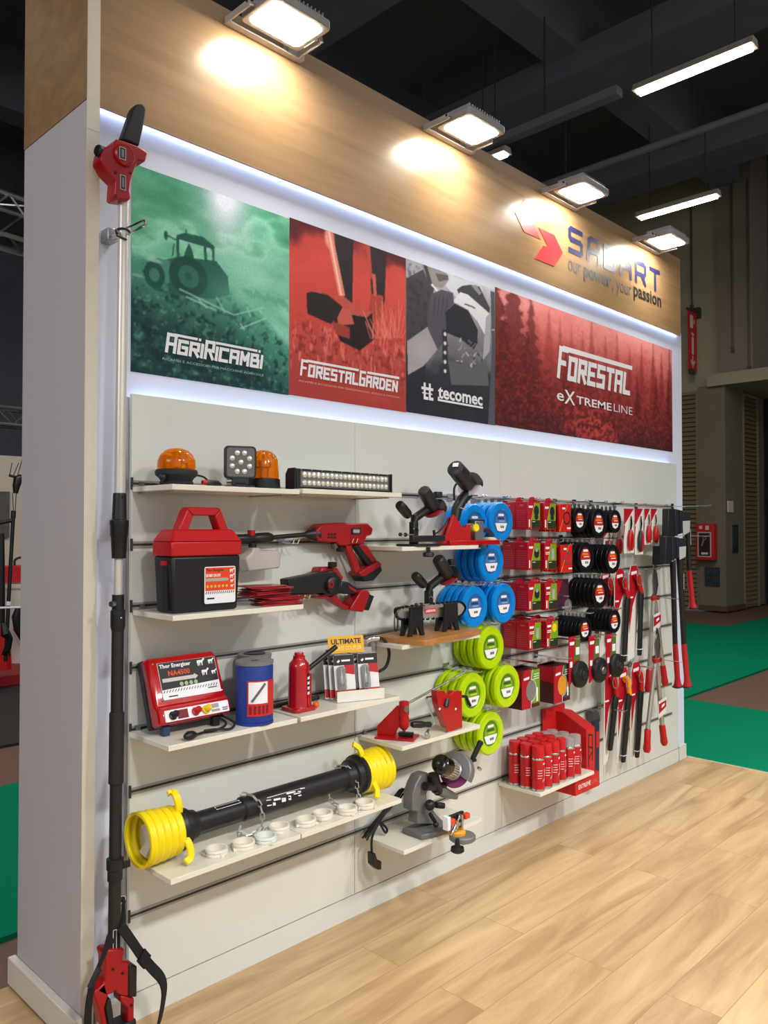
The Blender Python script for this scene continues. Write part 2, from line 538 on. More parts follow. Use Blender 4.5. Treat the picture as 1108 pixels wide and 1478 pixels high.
# ---------------------------------------------------------------- printed picture panels
class Paint:
    def __init__(s, nu, nv, TL, TR, BL, BR):
        s.ru, s.rv = nu, nv
        nu, nv = nu * 2, nv * 2
        s.nu, s.nv = nu, nv
        s.U, s.V = np.meshgrid(np.linspace(0, 1, nu), np.linspace(0, 1, nv))
        s.c = np.zeros((nv, nu, 3))
        s.q4 = (TL, TR, BL, BR)
        s.rng = np.random.default_rng(nu * 31 + nv)
    def q(s, X, Y):
        TL, TR, BL, BR = s.q4
        u = (X - TL[0]) / (TR[0] - TL[0])
        t = TL[1] + (TR[1] - TL[1]) * u
        b = BL[1] + (BR[1] - BL[1]) * u
        return u, (b - Y) / (b - t)
    def noise(s, fx, fy, oct=4):
        out = np.zeros_like(s.U)
        amp, tot = 1.0, 0.0
        for o in range(oct):
            gx, gy = max(2, int(fx * 2 ** o) + 2), max(2, int(fy * 2 ** o) + 2)
            g = s.rng.random((gy, gx))
            x = s.U * (gx - 1.001)
            y = s.V * (gy - 1.001)
            i, j = x.astype(int), y.astype(int)
            a, b = x - i, y - j
            a, b = a * a * (3 - 2 * a), b * b * (3 - 2 * b)
            i2, j2 = np.minimum(i + 1, gx - 1), np.minimum(j + 1, gy - 1)
            out += amp * ((g[j, i] * (1 - a) + g[j, i2] * a) * (1 - b) + (g[j2, i] * (1 - a) + g[j2, i2] * a) * b)
            tot += amp
            amp *= 0.55
        return out / tot
    def mix(s, m, col):
        m = np.clip(m, 0, 1)[..., None]
        s.c = s.c * (1 - m) + np.array(col) / 255.0 * m
    def ramp(s, t, stops):
        t = np.clip(t, 0, 1)
        xs = [a for a, _ in stops]
        for k in range(3):
            s.c[..., k] = np.interp(t, xs, [c[k] / 255.0 for _, c in stops])
    def poly(s, pts, col, a=1.0, px=True):
        P_ = [s.q(*p) for p in pts] if px else pts
        ins = np.zeros(s.U.shape, bool)
        n = len(P_)
        for i in range(n):
            (x1, y1), (x2, y2) = P_[i], P_[(i + 1) % n]
            cr = (y1 > s.V) != (y2 > s.V)
            xi = x1 + (s.V - y1) / ((y2 - y1) if abs(y2 - y1) > 1e-9 else 1e-9) * (x2 - x1)
            ins ^= cr & (s.U < xi)
        s.mix(ins * a, col)
    def ell(s, X, Y, rx, ry, col, a=1.0, soft=0.0):
        u, v = s.q(X, Y)
        u2, _ = s.q(X + rx, Y)
        _, v2 = s.q(X, Y - ry)
        d = np.sqrt(((s.U - u) / (u2 - u)) ** 2 + ((s.V - v) / (v2 - v)) ** 2)
        s.mix(np.clip((1 - d) / soft, 0, 1) * a if soft else (d < 1) * a, col)
    def line(s, X0, Y0, X1, Y1, w, col, a=1.0):
        L = math.hypot(X1 - X0, Y1 - Y0)
        nx, ny = -(Y1 - Y0) / L * w / 2, (X1 - X0) / L * w / 2
        s.poly([(X0 + nx, Y0 + ny), (X1 + nx, Y1 + ny), (X1 - nx, Y1 - ny), (X0 - nx, Y0 - ny)], col, a)
    def build(s, name, x0, x1, z0, z1, label, sat=0.0):
        y = 0.0488
        av = lambda a: (a[0::2, 0::2] + a[1::2, 0::2] + a[0::2, 1::2] + a[1::2, 1::2]) / 4
        s.c = av(s.c)
        s.c = s.c * (1 - sat) + s.c.mean(-1, keepdims=True) * sat
        s.nu, s.nv = s.ru, s.rv
        s.U, s.V = np.meshgrid(np.linspace(0, 1, s.nu), np.linspace(0, 1, s.nv))
        xs = x0 + s.U * (x1 - x0)
        zs = z0 + s.V * (z1 - z0)
        cx, cz = (x0 + x1) / 2, z0
        vs = np.stack([xs - cx, np.zeros_like(xs), zs - cz], -1).reshape(-1, 3)
        idx = np.arange(s.nu * s.nv).reshape(s.nv, s.nu)
        fs = np.stack([idx[:-1, :-1], idx[:-1, 1:], idx[1:, 1:], idx[1:, :-1]], -1).reshape(-1, 4)
        me = bpy.data.meshes.new(name)
        me.from_pydata(vs.tolist(), [], fs.tolist())
        at = me.color_attributes.new('print', 'FLOAT_COLOR', 'POINT')
        c = np.clip(s.c, 0, 1)
        l = np.where(c <= 0.04045, c / 12.92, ((c + 0.055) / 1.055) ** 2.4) * PRINT_GAIN
        at.data.foreach_set('color', np.concatenate([l, np.ones(l.shape[:2] + (1,))], -1).reshape(-1).astype(np.float32))
        m = bpy.data.materials.new(name + '_print')
        m.use_nodes = True
        nt = m.node_tree
        b = nt.nodes['Principled BSDF']
        b.inputs['Roughness'].default_value = 0.8
        b.inputs['Specular IOR Level'].default_value = 0.2
        a = nt.nodes.new('ShaderNodeAttribute')
        a.attribute_name = 'print'
        nz = nt.nodes.new('ShaderNodeTexNoise')
        nz.inputs['Scale'].default_value = 120
        tc = nt.nodes.new('ShaderNodeTexCoord')
        nt.links.new(tc.outputs['Object'], nz.inputs['Vector'])
        mr = nt.nodes.new('ShaderNodeMapRange')
        mr.inputs['To Min'].default_value = 0.8
        mr.inputs['To Max'].default_value = 1.2
        nt.links.new(nz.outputs['Fac'], mr.inputs['Value'])
        vm = nt.nodes.new('ShaderNodeVectorMath')
        vm.operation = 'SCALE'
        nt.links.new(a.outputs['Color'], vm.inputs[0])
        nt.links.new(mr.outputs['Result'], vm.inputs['Scale'])
        nt.links.new(vm.outputs['Vector'], b.inputs['Base Color'])
        me.materials.append(m)
        me.update()
        o = bpy.data.objects.new(name, me)
        COL.objects.link(o)
        o.location = (cx, y, cz)
        TRUE[o.name] = (cx, y, cz)
        return tag(o, label, 'poster', 'printed picture panels')
PRINT_GAIN = 1.3
FR = front(0, 0.0478, 0)
M_sub = {}

# --- green tractor picture (reference points in a 1108 x 1477 sketch frame)
p = Paint(170, 176, (210, 352), (912, 598), (210, 1275), (918, 1382))
n1 = p.noise(4, 7)
n2 = p.noise(18, 22)
p.ramp(0.55 * p.V + 0.75 * (n1 - 0.5) + 0.12, [(0, (58, 128, 108)), (0.3, (92, 165, 138)), (0.5, (128, 190, 165)), (0.62, (84, 156, 124)), (1, (40, 112, 84))])
p.mix(np.exp(-((p.U - 0.55) / 0.14) ** 2) * np.clip((p.V - 0.66) / 0.3, 0, 1) * 1.1, (206, 212, 226))
p.mix(np.exp(-((p.U - 0.72) / 0.22) ** 2 - ((p.V - 0.62) / 0.12) ** 2) * 0.7, (150, 200, 182))
for k in range(16):
    p.ell(690 + k * 14, 912 + (k % 4) * 4 + k * 4, 13, 16 + 5 * (k % 3), (70, 136, 114), 0.5, 0.6)
ridge = np.interp(p.U, [0, 0.15, 0.3, 0.58, 0.8, 1.0], [0.60, 0.57, 0.56, 0.53, 0.42, 0.30]) + (n2 - 0.5) * 0.05
gm = np.clip((ridge - p.V) / 0.05, 0, 1)
p.mix(gm * 0.8, (58, 124, 104))
p.mix(np.clip((ridge - 0.06 - p.V) / 0.3, 0, 1) * (1 - 0.45 * np.exp(-((p.U - 0.85) / 0.2) ** 2 - ((p.V - 0.3) / 0.12) ** 2)), (22, 50, 52))
p.mix(np.clip((n2 - 0.55) * 5, 0, 1) * gm * 0.45, (62, 112, 98))
p.mix(np.clip((p.noise(40, 46, 3) - 0.62) * 8, 0, 1) * gm * 0.5, (96, 150, 136))
p.mix(np.clip((p.noise(30, 34, 3) - 0.55) * 6, 0, 1) * gm * 0.6, (16, 34, 38))
dk, md = (34, 82, 72), (62, 122, 104)
p.poly([(390, 665), (420, 655), (500, 672), (552, 715), (548, 730), (520, 720), (386, 680)], dk)
p.poly([(386, 675), (398, 672), (402, 790), (390, 800)], dk)
p.poly([(500, 690), (512, 690), (520, 790), (508, 790)], dk)
p.poly([(538, 720), (550, 724), (552, 800), (544, 800)], dk)
p.poly([(425, 735), (440, 700), (455, 735), (465, 780), (415, 780)], dk)
p.poly([(350, 775), (400, 760), (560, 780), (612, 850), (620, 930), (540, 950), (360, 930), (345, 830)], dk, 0.95)
p.poly([(262, 790), (310, 770), (360, 780), (360, 880), (270, 880)], md)
p.line(345, 665, 390, 690, 6, dk)
p.ell(345, 668, 8, 20, dk)
p.line(428, 640, 428, 660, 7, dk)
p.line(378, 705, 372, 760, 6, dk)
p.ell(440, 850, 82, 88, (28, 66, 60))
p.ell(440, 850, 44, 50, (54, 108, 94), 0.7)
p.ell(440, 850, 16, 18, dk)
p.ell(300, 845, 42, 60, (30, 74, 64))
p.ell(300, 845, 20, 30, (70, 128, 110), 0.7)
p.ell(300, 782, 40, 12, (150, 190, 170), 0.7, 0.6)
p.ell(235, 850, 36, 9, (150, 190, 170), 0.5, 0.6)
for a_ in ((400, 905, 640, 1020), (640, 1020, 780, 990), (670, 1080, 800, 1035), (690, 1085, 670, 1060), (430, 940, 560, 1000), (700, 985, 720, 1030), (755, 990, 775, 1020), (480, 950, 520, 990), (560, 940, 600, 1010)):
    p.line(*a_, 7, (150, 186, 170), 0.75)
p.mix(np.exp(-((p.U - 0.6) / 0.16) ** 2 - ((p.V - 0.47) / 0.1) ** 2) * 0.5, (96, 160, 138))
pan = p.build('poster', 0.027, 0.699, 2.122, 2.822, 'green poster of a tractor ploughing, leftmost of the printed panels')
g, xe = glyphs('AGRIRICAMBI', FR, 0.153, 2.206, 0.042, 0.054, 0.0045, 0.0118, 0.14, (0, 4))
for dx in (0.196, 0.3, 0.362, 0.545):
    pass
g.flat([(0.19, 2.268), (0.283, 2.268), (0.2845, 2.277), (0.19, 2.277)], 0, FR)
g.flat([(0.37, 2.268), (0.545, 2.268), (0.5465, 2.277), (0.372, 2.277)], 0, FR)
for dx in (0.288, 0.36, 0.5505):
    g.flat([(dx, 2.267), (dx + 0.0095, 2.267), (dx + 0.011, 2.277), (dx + 0.0015, 2.277)], 0, FR)
ob('lettering', g, M_print, pan)
ob('lettering', text_geo('RICAMBI E ACCESSORI PER MACCHINE AGRICOLE', front(0.36, 0.0478, 2.183), 0.43, 0.0085), mat('pale_green_print', (150, 178, 170), 0.6), pan, label='thin pale line of small capitals')

# --- red brushcutter picture
p = Paint(150, 162, (50, 106), (568, 288), (56, 888), (574, 970))
n1 = p.noise(4, 5)
n2 = p.noise(34, 40, 3)
n3 = p.noise(60, 16, 3)
p.ramp(p.V + 0.3 * (n1 - 0.5), [(0, (150, 44, 40)), (0.3, (176, 62, 54)), (0.45, (192, 60, 52)), (0.75, (204, 66, 58)), (0.88, (186, 58, 52)), (0.95, (110, 34, 36)), (1, (84, 30, 34))])
gm = np.clip((0.5 - p.V) / 0.1, 0, 1) * np.clip((p.V - 0.1) / 0.1, 0, 1)
p.mix(np.clip((n2 - 0.5) * 5, 0, 1) * gm * 0.65, (110, 28, 28))
p.mix(np.clip((n3 - 0.55) * 6, 0, 1) * gm * 0.7, (222, 110, 96))
p.poly([(235, 172), (316, 200), (312, 480), (268, 460), (240, 330)], (44, 36, 44))
p.poly([(388, 226), (470, 258), (462, 480), (430, 520), (400, 470)], (48, 36, 42))
p.poly([(372, 220), (392, 228), (404, 380), (392, 360)], (176, 66, 56))
p.poly([(398, 440), (450, 450), (462, 520), (420, 560), (384, 520)], (168, 58, 50))
p.poly([(402, 350), (418, 356), (424, 450), (410, 450)], (196, 84, 72))
p.ell(212, 190, 26, 60, (240, 190, 176), 0.9, 0.7)
p.poly([(196, 160), (224, 168), (280, 448), (254, 456)], (214, 124, 106))
p.poly([(206, 165), (214, 168), (268, 450), (260, 454)], (240, 172, 154))
p.poly([(118, 440), (140, 432), (205, 445), (272, 500), (262, 545), (216, 574), (122, 530)], (40, 34, 36))
p.poly([(290, 500), (405, 530), (418, 640), (345, 692), (260, 650), (230, 590), (236, 560)], (36, 28, 30))
p.poly([(232, 450), (270, 448), (340, 505), (400, 525), (380, 545), (290, 530)], (184, 74, 62))
p.poly([(268, 500), (302, 510), (320, 575), (250, 580), (246, 545)], (190, 80, 68))
p.poly([(224, 560), (300, 590), (300, 640), (240, 620)], (150, 54, 48))
gm2 = np.exp(-((p.U - 0.82) / 0.12) ** 2 - ((p.V - 0.48) / 0.14) ** 2) + np.exp(-((p.U - 0.4) / 0.25) ** 2 - ((p.V - 0.27) / 0.04) ** 2)
p.mix(np.clip((n3 - 0.5) * 7, 0, 1) * gm2, (206, 96, 82))
for k in range(26):
    x_ = 395 + 6 * k
    p.line(x_, 640, x_ + random.uniform(-60, 50), 640 - random.uniform(60, 190), 4, (218, 110, 96), 0.7)
pan = p.build('poster', 0.7, 1.3765, 2.1245, 2.828, 'red poster of a brushcutter head cutting grass beside boots', 0.14)
g, xe = glyphs('FORESTALGARDEN', FR, 0.754, 2.208, 0.0358, 0.0512, 0.0047, 0.0108, 0.12, (0, 8))
g.flat([(0.79, 2.267), (1.078, 2.269), (1.08, 2.279), (0.79, 2.277)], 0, FR)
g.flat([(1.13, 2.267), (1.331, 2.269), (1.332, 2.28), (1.13, 2.277)], 0, FR)
ob('lettering', g, M_print, pan)
ob('lettering', text_geo('RICAMBI E ACCESSORI PER GIARDINAGGIO, BOSCO E OFFICINA', front(1.043, 0.0478, 2.186), 0.585, 0.0085), mat('pale_red_print', (226, 160, 150), 0.6), pan, label='thin pale line of small capitals')

# --- grey workshop picture
p = Paint(130, 162, (570, 284), (967, 414), (574, 970), (968, 1045))
n1 = p.noise(6, 8)
n2 = p.noise(24, 30, 3)
p.ramp(p.V + 0.25 * (n1 - 0.5) - 0.1 * (p.U < 0.2), [(0, (34, 34, 42)), (0.28, (44, 44, 52)), (0.45, (92, 92, 100)), (0.7, (126, 126, 136)), (0.9, (150, 150, 162)), (1, (176, 178, 192))])
p.poly([(571, 375), (640, 330), (690, 400), (672, 470), (680, 560), (640, 640), (573, 660)], (62, 60, 66))
p.mix(np.clip((n2 - 0.55) * 5, 0, 1) * (p.U < 0.25) * (p.V > 0.45) * 0.5, (40, 40, 44))
p.poly([(632, 308), (700, 325), (742, 345), (748, 375), (720, 412), (690, 405), (655, 372)], (128, 122, 122))
p.poly([(690, 345), (746, 352), (748, 372), (706, 382)], (82, 78, 78))
p.poly([(640, 308), (655, 310), (678, 395), (660, 392)], (60, 58, 62))
p.line(674, 395, 700, 425, 8, (200, 200, 206))
p.poly([(735, 400), (760, 350), (900, 400), (905, 440), (780, 450)], (180, 182, 194))
p.poly([(785, 415), (810, 398), (850, 392), (890, 400), (942, 500), (935, 545), (880, 500), (800, 450)], (56, 56, 62))
p.poly([(850, 395), (875, 392), (900, 430), (890, 440)], (120, 120, 126))
p.poly([(766, 470), (800, 428), (838, 440), (946, 530), (940, 575), (925, 640), (880, 560), (830, 505)], (196, 196, 200))
p.line(820, 480, 870, 500, 6, (60, 60, 66))
p.poly([(735, 520), (775, 480), (838, 510), (882, 600), (880, 660), (862, 690), (800, 640), (735, 612)], (38, 38, 46))
p.poly([(922, 540), (946, 520), (940, 700), (905, 740)], (150, 152, 158))
p.poly([(945, 420), (966, 425), (967, 1040), (930, 1040), (950, 700)], (70, 72, 80))
p.line(950, 600, 966, 602, 8, (150, 150, 156))
p.poly([(575, 655), (658, 588), (700, 690), (640, 765), (578, 805)], (146, 142, 146))
p.ell(635, 690, 60, 70, (160, 156, 158), 0.6, 0.8)
p.poly([(660, 520), (672, 440), (720, 418), (768, 432), (772, 480), (735, 520), (740, 640), (700, 690), (660, 600)], (72, 70, 80))
for k in range(4):
    p.line(690 + 18 * k, 450, 684 + 16 * k, 540, 4, (50, 50, 58), 0.8)
for k in range(36):
    x_, y_ = random.uniform(715, 905), random.uniform(640, 775)
    p.line(x_, y_, x_ + random.uniform(-22, 22), y_ + random.uniform(-24, 24), random.uniform(4, 10), random.choice([(170, 170, 176), (96, 96, 104), (50, 50, 58), (130, 130, 138)]), 0.8)
p.poly([(745, 740), (860, 775), (925, 740), (935, 860), (760, 850)], (84, 84, 92))
p.poly([(720, 600), (740, 600), (748, 860), (722, 850)], (44, 44, 52))
for k in range(5):
    p.ell(732, 620 + 42 * k, 6, 9, (190, 190, 196))
pan = p.build('poster', 1.378, 2.052, 2.127, 2.829, 'grey poster of a gloved worker holding a grinder in a workshop')
g = text_geo('tecomec', front(1.772, 0.0478, 2.243), 0.345, 0.056, 0.028)
g.box((1.598, 0.047, 2.202), (1.947, 0.0478, 2.2115)).box((1.598, 0.047, 2.2115), (1.609, 0.0478, 2.222))
ob('lettering', g, M_print, pan)
g = G()
for dx in (0, 0.036):
    x0 = 1.492 + dx
    h_ = stroke(g, [(x0 + 0.012, 2.27), (x0 + 0.012, 2.205), (x0 + 0.03, 2.205)], 0.014, FR, dx * 0.01)
    h_ = stroke(g, [(x0 - 0.004, 2.25), (x0 + 0.03, 2.25)], 0.013, FR, h_)
    stroke(g, [(x0 - 0.002, 2.228), (x0 + 0.026, 2.228)], 0.006, FR, h_)
ob('emblem', g, M_print, pan)

# --- red forest picture
p = Paint(240, 136, (50, 628), (950, 928), (50, 1310), (952, 1442))
n1 = p.noise(8, 5)
n2 = p.noise(60, 36, 3)
n3 = p.noise(90, 50, 2)
p.ramp(p.V + 0.25 * (n1 - 0.5), [(0, (70, 20, 24)), (0.35, (128, 36, 36)), (0.62, (170, 62, 58)), (0.85, (204, 104, 100)), (1, (216, 130, 128))])
trees = [(0.245, 0.98, 0.06, 0.35, 1), (0.30, 0.95, 0.045, 0.4, 1), (0.36, 0.92, 0.05, 0.3, 1), (0.47, 1.0, 0.06, 0.45, 1), (0.42, 0.9, 0.05, 0.4, 1), (0.55, 0.92, 0.05, 0.45, 1), (0.62, 0.98, 0.05, 0.4, 1), (0.70, 0.88, 0.05, 0.5, 1),
         (0.78, 0.96, 0.05, 0.5, 1), (0.86, 1.0, 0.05, 0.6, 1), (0.92, 0.94, 0.05, 0.6, 1), (0.98, 1.02, 0.05, 0.65, 1), (0.08, 1.12, 0.13, 0.75, 2), (0.0, 1.1, 0.12, 0.8, 2), (0.16, 1.0, 0.09, 0.7, 2), (0.33, 0.72, 0.07, 0.6, 2), (0.75, 0.66, 0.06, 0.75, 2), (0.88, 0.72, 0.06, 0.8, 2), (0.97, 0.7, 0.06, 0.85, 2), (0.58, 0.6, 0.06, 0.6, 2)]
for u0, top, hw, a, kind in trees:
    d = np.clip((top - p.V) / 0.9, 0, 1)
    wd = hw * (0.15 + d * 1.1) * (0.75 + 0.9 * (n2 - 0.5) + 0.09 * np.sin(p.V * 70 + u0 * 50))
    m = np.clip((wd - np.abs(p.U - u0)) / 0.012, 0, 1) * (p.V < top)
    p.mix(m * a, (112, 26, 28) if kind == 1 else (86, 20, 22))
p.mix(np.clip((n3 - 0.5) * 6, 0, 1) * np.clip(1.1 - p.V, 0, 1) * 0.42, (198, 56, 48))
p.mix(np.clip((0.5 - n2) * 6, 0, 1) * np.clip(1.0 - p.V, 0, 1) * 0.5, (44, 12, 16))
p.mix(np.exp(-((p.U - 0.47) / 0.14) ** 2 - ((p.V - 0.12) / 0.16) ** 2) * np.clip((n3 - 0.4) * 5, 0, 1) * 0.7, (190, 62, 52))
p.mix(np.clip((0.24 - p.V) / 0.3, 0, 1) * (np.abs(p.U - 0.47) > 0.15) * 0.6, (40, 14, 18))
pan = p.build('poster', 2.053, 4.12, 2.13, 2.845, 'wide dark red poster of a conifer forest, rightmost of the printed panels', 0.14)
g, xe = glyphs('FORESTAL', FR, 2.635, 2.452, 0.098, 0.145, 0.011, 0.03, 0.16, (0,))
g.flat([(2.7, 2.616), (3.53, 2.622), (3.535, 2.648), (2.7, 2.646)], 0, FR)
ob('lettering', g, M_print, pan)
for body, x0, x1, z0, z1, bd in (('e', 2.634, 2.71, 2.325, 2.37, 0.01), ('X', 2.715, 2.83, 2.315, 2.395, 0.012), ('TREME', 2.845, 3.26, 2.328, 2.375, 0.012), ('LINE', 3.29, 3.533, 2.33, 2.378, -0.012)):
    ob('lettering', text_geo(body, front((x0 + x1) / 2, 0.0478, (z0 + z1) / 2), x1 - x0, z1 - z0, bd), M_print, pan)

# ---------------------------------------------------------------- floodlights on the header
M_housing = mat('grey_lamp_housing', (150, 146, 142), 0.5, 0.3)
M_bracket = mat('pale_grey_bracket', (172, 168, 164), 0.45, 0.3)
def floodlight(x, label):
    t = thing('floodlight', label, 'floodlight', (x, 0.0, 3.44), 'floodlights along the oak header')
    g = G()
    for h0, h1, w, d in ((0.0, 0.03, 0.27, 0.2), (0.03, 0.045, 0.24, 0.17)):
        g.prism(rrect(w, d, 0.02, 4, x - 0.02, -0.135), 3.44 + h0, 3.44 + h1)
    for k in range(13):
        g.cbox((x - 0.02 - 0.11 + k * 0.0183, -0.135, 3.492), (0.004, 0.16, 0.018))
    ob('housing', g, M_housing, t, 0.002)
    ob('lens', G().prism(rrect(0.225, 0.155, 0.02, 4, x - 0.02, -0.135), 3.4375, 3.4395), M_lens, t)
    g = G()
    g.box((x - 0.185, -0.012, 3.435), (x + 0.145, 0.018, 3.441))
    for s in (-1, 1):
        xs = x - 0.02 + s * 0.162
        g.cbox((xs, -0.06, 3.449), (0.005, 0.15, 0.026))
    ob('yoke', g, M_bracket, t)
    for s in (-1, 1):
        xs = x - 0.02 + s * 0.148
        ob('pivot_bolt', G().cyl((xs - 0.02, -0.125, 3.455), (xs + 0.02, -0.125, 3.455), 0.006, n=12), M_chrome, t)
    ob('clamp', G().box((x + 0.09, -0.012, 3.438), (x + 0.17, 0.03, 3.51)), M_bracket, t, 0.002)
    return t
for x_, w_ in ((0.555, 'first floodlight from the left on top of the oak header'), (1.645, 'second floodlight from the left, above the red brushcutter poster'), (2.62, 'third floodlight from the left, above the red arrow emblem'), (3.665, 'last floodlight on the right end of the oak header')):
    floodlight(x_, w_)

# ---------------------------------------------------------------- the hall
struct('ceiling', G().box((-16, -3.4, 9.2), (30, 30, 9.4)), M_concdark)
for k, y_ in enumerate((-0.3, 3.3, 6.9, 10.5, 14.1)):
    struct('trim_beam', G().box((-16, y_, 8.2), (30, y_ + 0.5, 9.2)), M_concdark)
for k, x_ in enumerate((-6, -2.4, 1.2, 4.8, 8.4, 12.0, 15.6)):
    struct('trim_beam', G().box((x_, -3.4, 7.9), (x_ + 0.8, 30, 8.3)), M_concdark)
struct('wall_far', G().box((14.35, 3.75, 4.3), (14.6, 30, 9.2)).box((14.35, 4.6, 0), (14.6, 30, 4.3)), M_conclight)
struct('wall_pillar', G().box((14.2, 3.6, 0), (15.1, 4.12, 4.36)), M_concrete)
struct('wall_pillar', G().box((14.25, 3.1, 4.56), (15.1, 3.76, 9.2)), mat('upper_pillar_concrete', (128, 118, 106), 0.85, var=0.1, scale=2.5))  # upper pillar in its own grey concrete tone
struct('wall_lintel', G().box((14.1, -12, 4.33), (17.5, 3.9, 4.56)), M_conclight)
struct('wall_upper', G().box((15.1, -12, 4.56), (15.4, 3.1, 9.2)), mat('grey_upper_wall', (84, 80, 80), 0.9, var=0.1, scale=2))
struct('wall_recess_side', G().box((15.1, 3.66, 0), (17.5, 3.9, 4.34)), M_concrete)
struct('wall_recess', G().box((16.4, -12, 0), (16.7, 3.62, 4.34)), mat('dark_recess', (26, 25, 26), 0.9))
struct('wall_back_hall', G().box((-16, 16, 0), (14.35, 16.3, 9.2)), M_concdark)
struct('wall_side_hall', G().box((-16.3, -3.4, 0), (-16, 30, 9.2)), M_concdark)
struct('baseboard_far', G().box((14.17, 3.57, 0.0), (15.1, 4.12, 0.1)), mat('brown_skirting', (88, 64, 48), 0.7))
M_louvre = mat('beige_louvre', (116, 100, 72), 0.7, var=0.1, scale=6)
def louvre(lab, o, ux, w, h):
    fr = frame(o, ux, (0, 0, 1))
    t = thing('louvre_panel', lab, 'louvre', o)
    g = G()
    nn = 46
    for k in range(nn):
        z = 0.06 + (h - 0.12) * k / nn
        g.add([(0.05, z, 0.01), (w - 0.05, z, 0.01), (w - 0.05, z + 0.01, 0.05), (0.05, z + 0.01, 0.05), (0.05, z + h / nn * 0.8, 0.02), (w - 0.05, z + h / nn * 0.8, 0.02)], [(0, 1, 2, 3), (3, 2, 5, 4)], fr)
    ob('slats', g, M_louvre, t)
    g = G().prism([(0, 0), (0.06, 0), (0.06, h), (0, h)], 0, 0.06, fr).prism([(w - 0.06, 0), (w, 0), (w, h), (w - 0.06, h)], 0, 0.06, fr).prism([(0.06, h - 0.06), (w - 0.06, h - 0.06), (w - 0.06, h), (0.06, h)], 0, 0.06, fr)
    g.prism([(0, 0), (w, 0), (w, h), (0, h)], -0.02, 0.0, fr)
    ob('frame', g, mat('pale_louvre_frame', (126, 116, 92), 0.6), t)
louvre('tall beige slatted louvre behind the axes at the display wall edge', (14.33, 4.62, 0.0), (0, -1, 0), 0.48, 4.3)
louvre('tall beige slatted louvre right of the concrete pillar by the dark doorway', (15.1, 3.64, 0.0), (1, 0, 0), 0.84, 4.3)
def batten(y0, y1, x, z, lab):
    t = thing('ceiling_lamp', lab, 'ceiling lamp', (x, (y0 + y1) / 2, z), 'long fluorescent lamps under the hall ceiling')
    ob('housing', G().prism([(-0.09, 0), (0.09, 0), (0.06, 0.08), (-0.06, 0.08)], y0, y1, frame((x, 0, z), (1, 0, 0), (0, 0, 1)) @ Matrix.Scale(-1, 4, (0, 0, 1))), mat('lamp_white', (170, 160, 150), 0.5), t)
    g = G()
    for s in (-1, 1):
        g.cyl((x + s * 0.04, y0 + 0.04, z - 0.016), (x + s * 0.04, y1 - 0.04, z - 0.016), 0.016, n=10)
    ob('tube', g, M_tube, t)
    g = G()
    for y in (y0 + 0.2, y1 - 0.2):
        g.cyl((x, y, z + 0.08), (x, y, 7.92), 0.008, n=6)
    ob('drop_rod', g, M_groove, t)
batten(0.5, 1.8, 7.08, 6.5, 'large bright fluorescent lamp at the upper right under the dark ceiling')
batten(2.22, 3.5, 10.5, 6.5, 'smaller fluorescent lamp lower and farther right, above the last floodlight')
batten(3.6, 4.2, 7.15, 6.45, 'fluorescent lamp end peeking over the oak header beside the second floodlight')
batten(3.6, 4.4, 3.9, 6.5, 'fluorescent lamp end peeking over the oak header beside the first floodlight')
pt = thing('ceiling_pipe', 'long dark conduit tray running under the ceiling to the large lamp', 'pipe', (7.1, 6, 6.62))
ob('tray', G().box((7.02, 2.0, 6.56), (7.16, 14, 6.66)), M_concdark, pt)
g = G()
for y in (3.0, 5.0, 8.0):
    g.cyl((7.09, y, 6.66), (7.09, y, 7.92), 0.012, n=6)
ob('drop_rod', g, M_groove, pt)
pt = thing('ceiling_pipe', 'thin dark sprinkler pipe hanging under the ceiling behind the third floodlight', 'pipe', (9.2, 4, 6.9))
ob('pipe', G().cyl((9.2, -3, 6.9), (9.2, 14, 6.9), 0.05, n=10), M_concdark, pt)
g = G()
for y in (1.0, 4.0, 7.0):
    g.cyl((9.2, y, 6.95), (9.2, y, 7.92), 0.012, n=6)
ob('drop_rod', g, M_groove, pt)
for i_, (x_, y_, z_, lb) in enumerate(((14.33, 4.28, 6.0, 'thin conduit running down the concrete wall to the fire sign'), (14.23, 3.45, 5.0, 'thin conduit running down the upper pillar to a small box'), (14.23, 3.15, 4.6, 'dark cable running down the right edge of the upper pillar'))):
    solo('conduit', G().cyl((x_, y_, z_), (x_, y_, 8.2), 0.02, n=8).cbox((x_, y_, z_), (0.06, 0.06, 0.1)), mat('dull_conduit', (80, 74, 66), 0.5), lb, 'conduit')

# fire extinguisher flag sign
M_signred = mat('sign_red', (190, 24, 28), 0.5)
t = thing('fire_sign', 'red hanging fire extinguisher sign with white arrow on the far wall', 'sign', (14.1, 4.15, 5.2))
fy = front(0, 4.15, 0)
ob('panel', G().box((13.86, 4.15, 4.68), (14.24, 4.165, 5.84)), M_signred, t)
ob('bar', G().cyl((13.82, 4.158, 5.85), (14.3, 4.158, 5.85), 0.025, n=10), M_groove, t)
ob('bracket', G().box((14.24, 4.1, 5.75), (14.36, 4.22, 5.95)), M_groove, t)
ob('lower_hook', G().box((13.9, 4.13, 4.6), (14.1, 4.18, 4.69)), M_groove, t)
fs = front(14.05, 4.148, 0)
g = G().flat(rrect(0.1, 0.34, 0.03, 4, 0, 5.16), 0, fs)
g.flat([(-0.03, 5.34), (0.03, 5.34), (0.03, 5.38), (-0.03, 5.38)], 0, fs)
g.flat([(-0.07, 5.38), (0.06, 5.37), (0.06, 5.4), (-0.05, 5.42)], 0, fs)
g.flat([(-0.02, 4.76), (0.02, 4.76), (0.02, 4.96), (-0.02, 4.96)], 0, fs)
g.flat([(0, 4.72), (0.11, 4.86), (0.07, 4.88), (0, 4.79), (-0.07, 4.88), (-0.11, 4.86)], 0, fs)
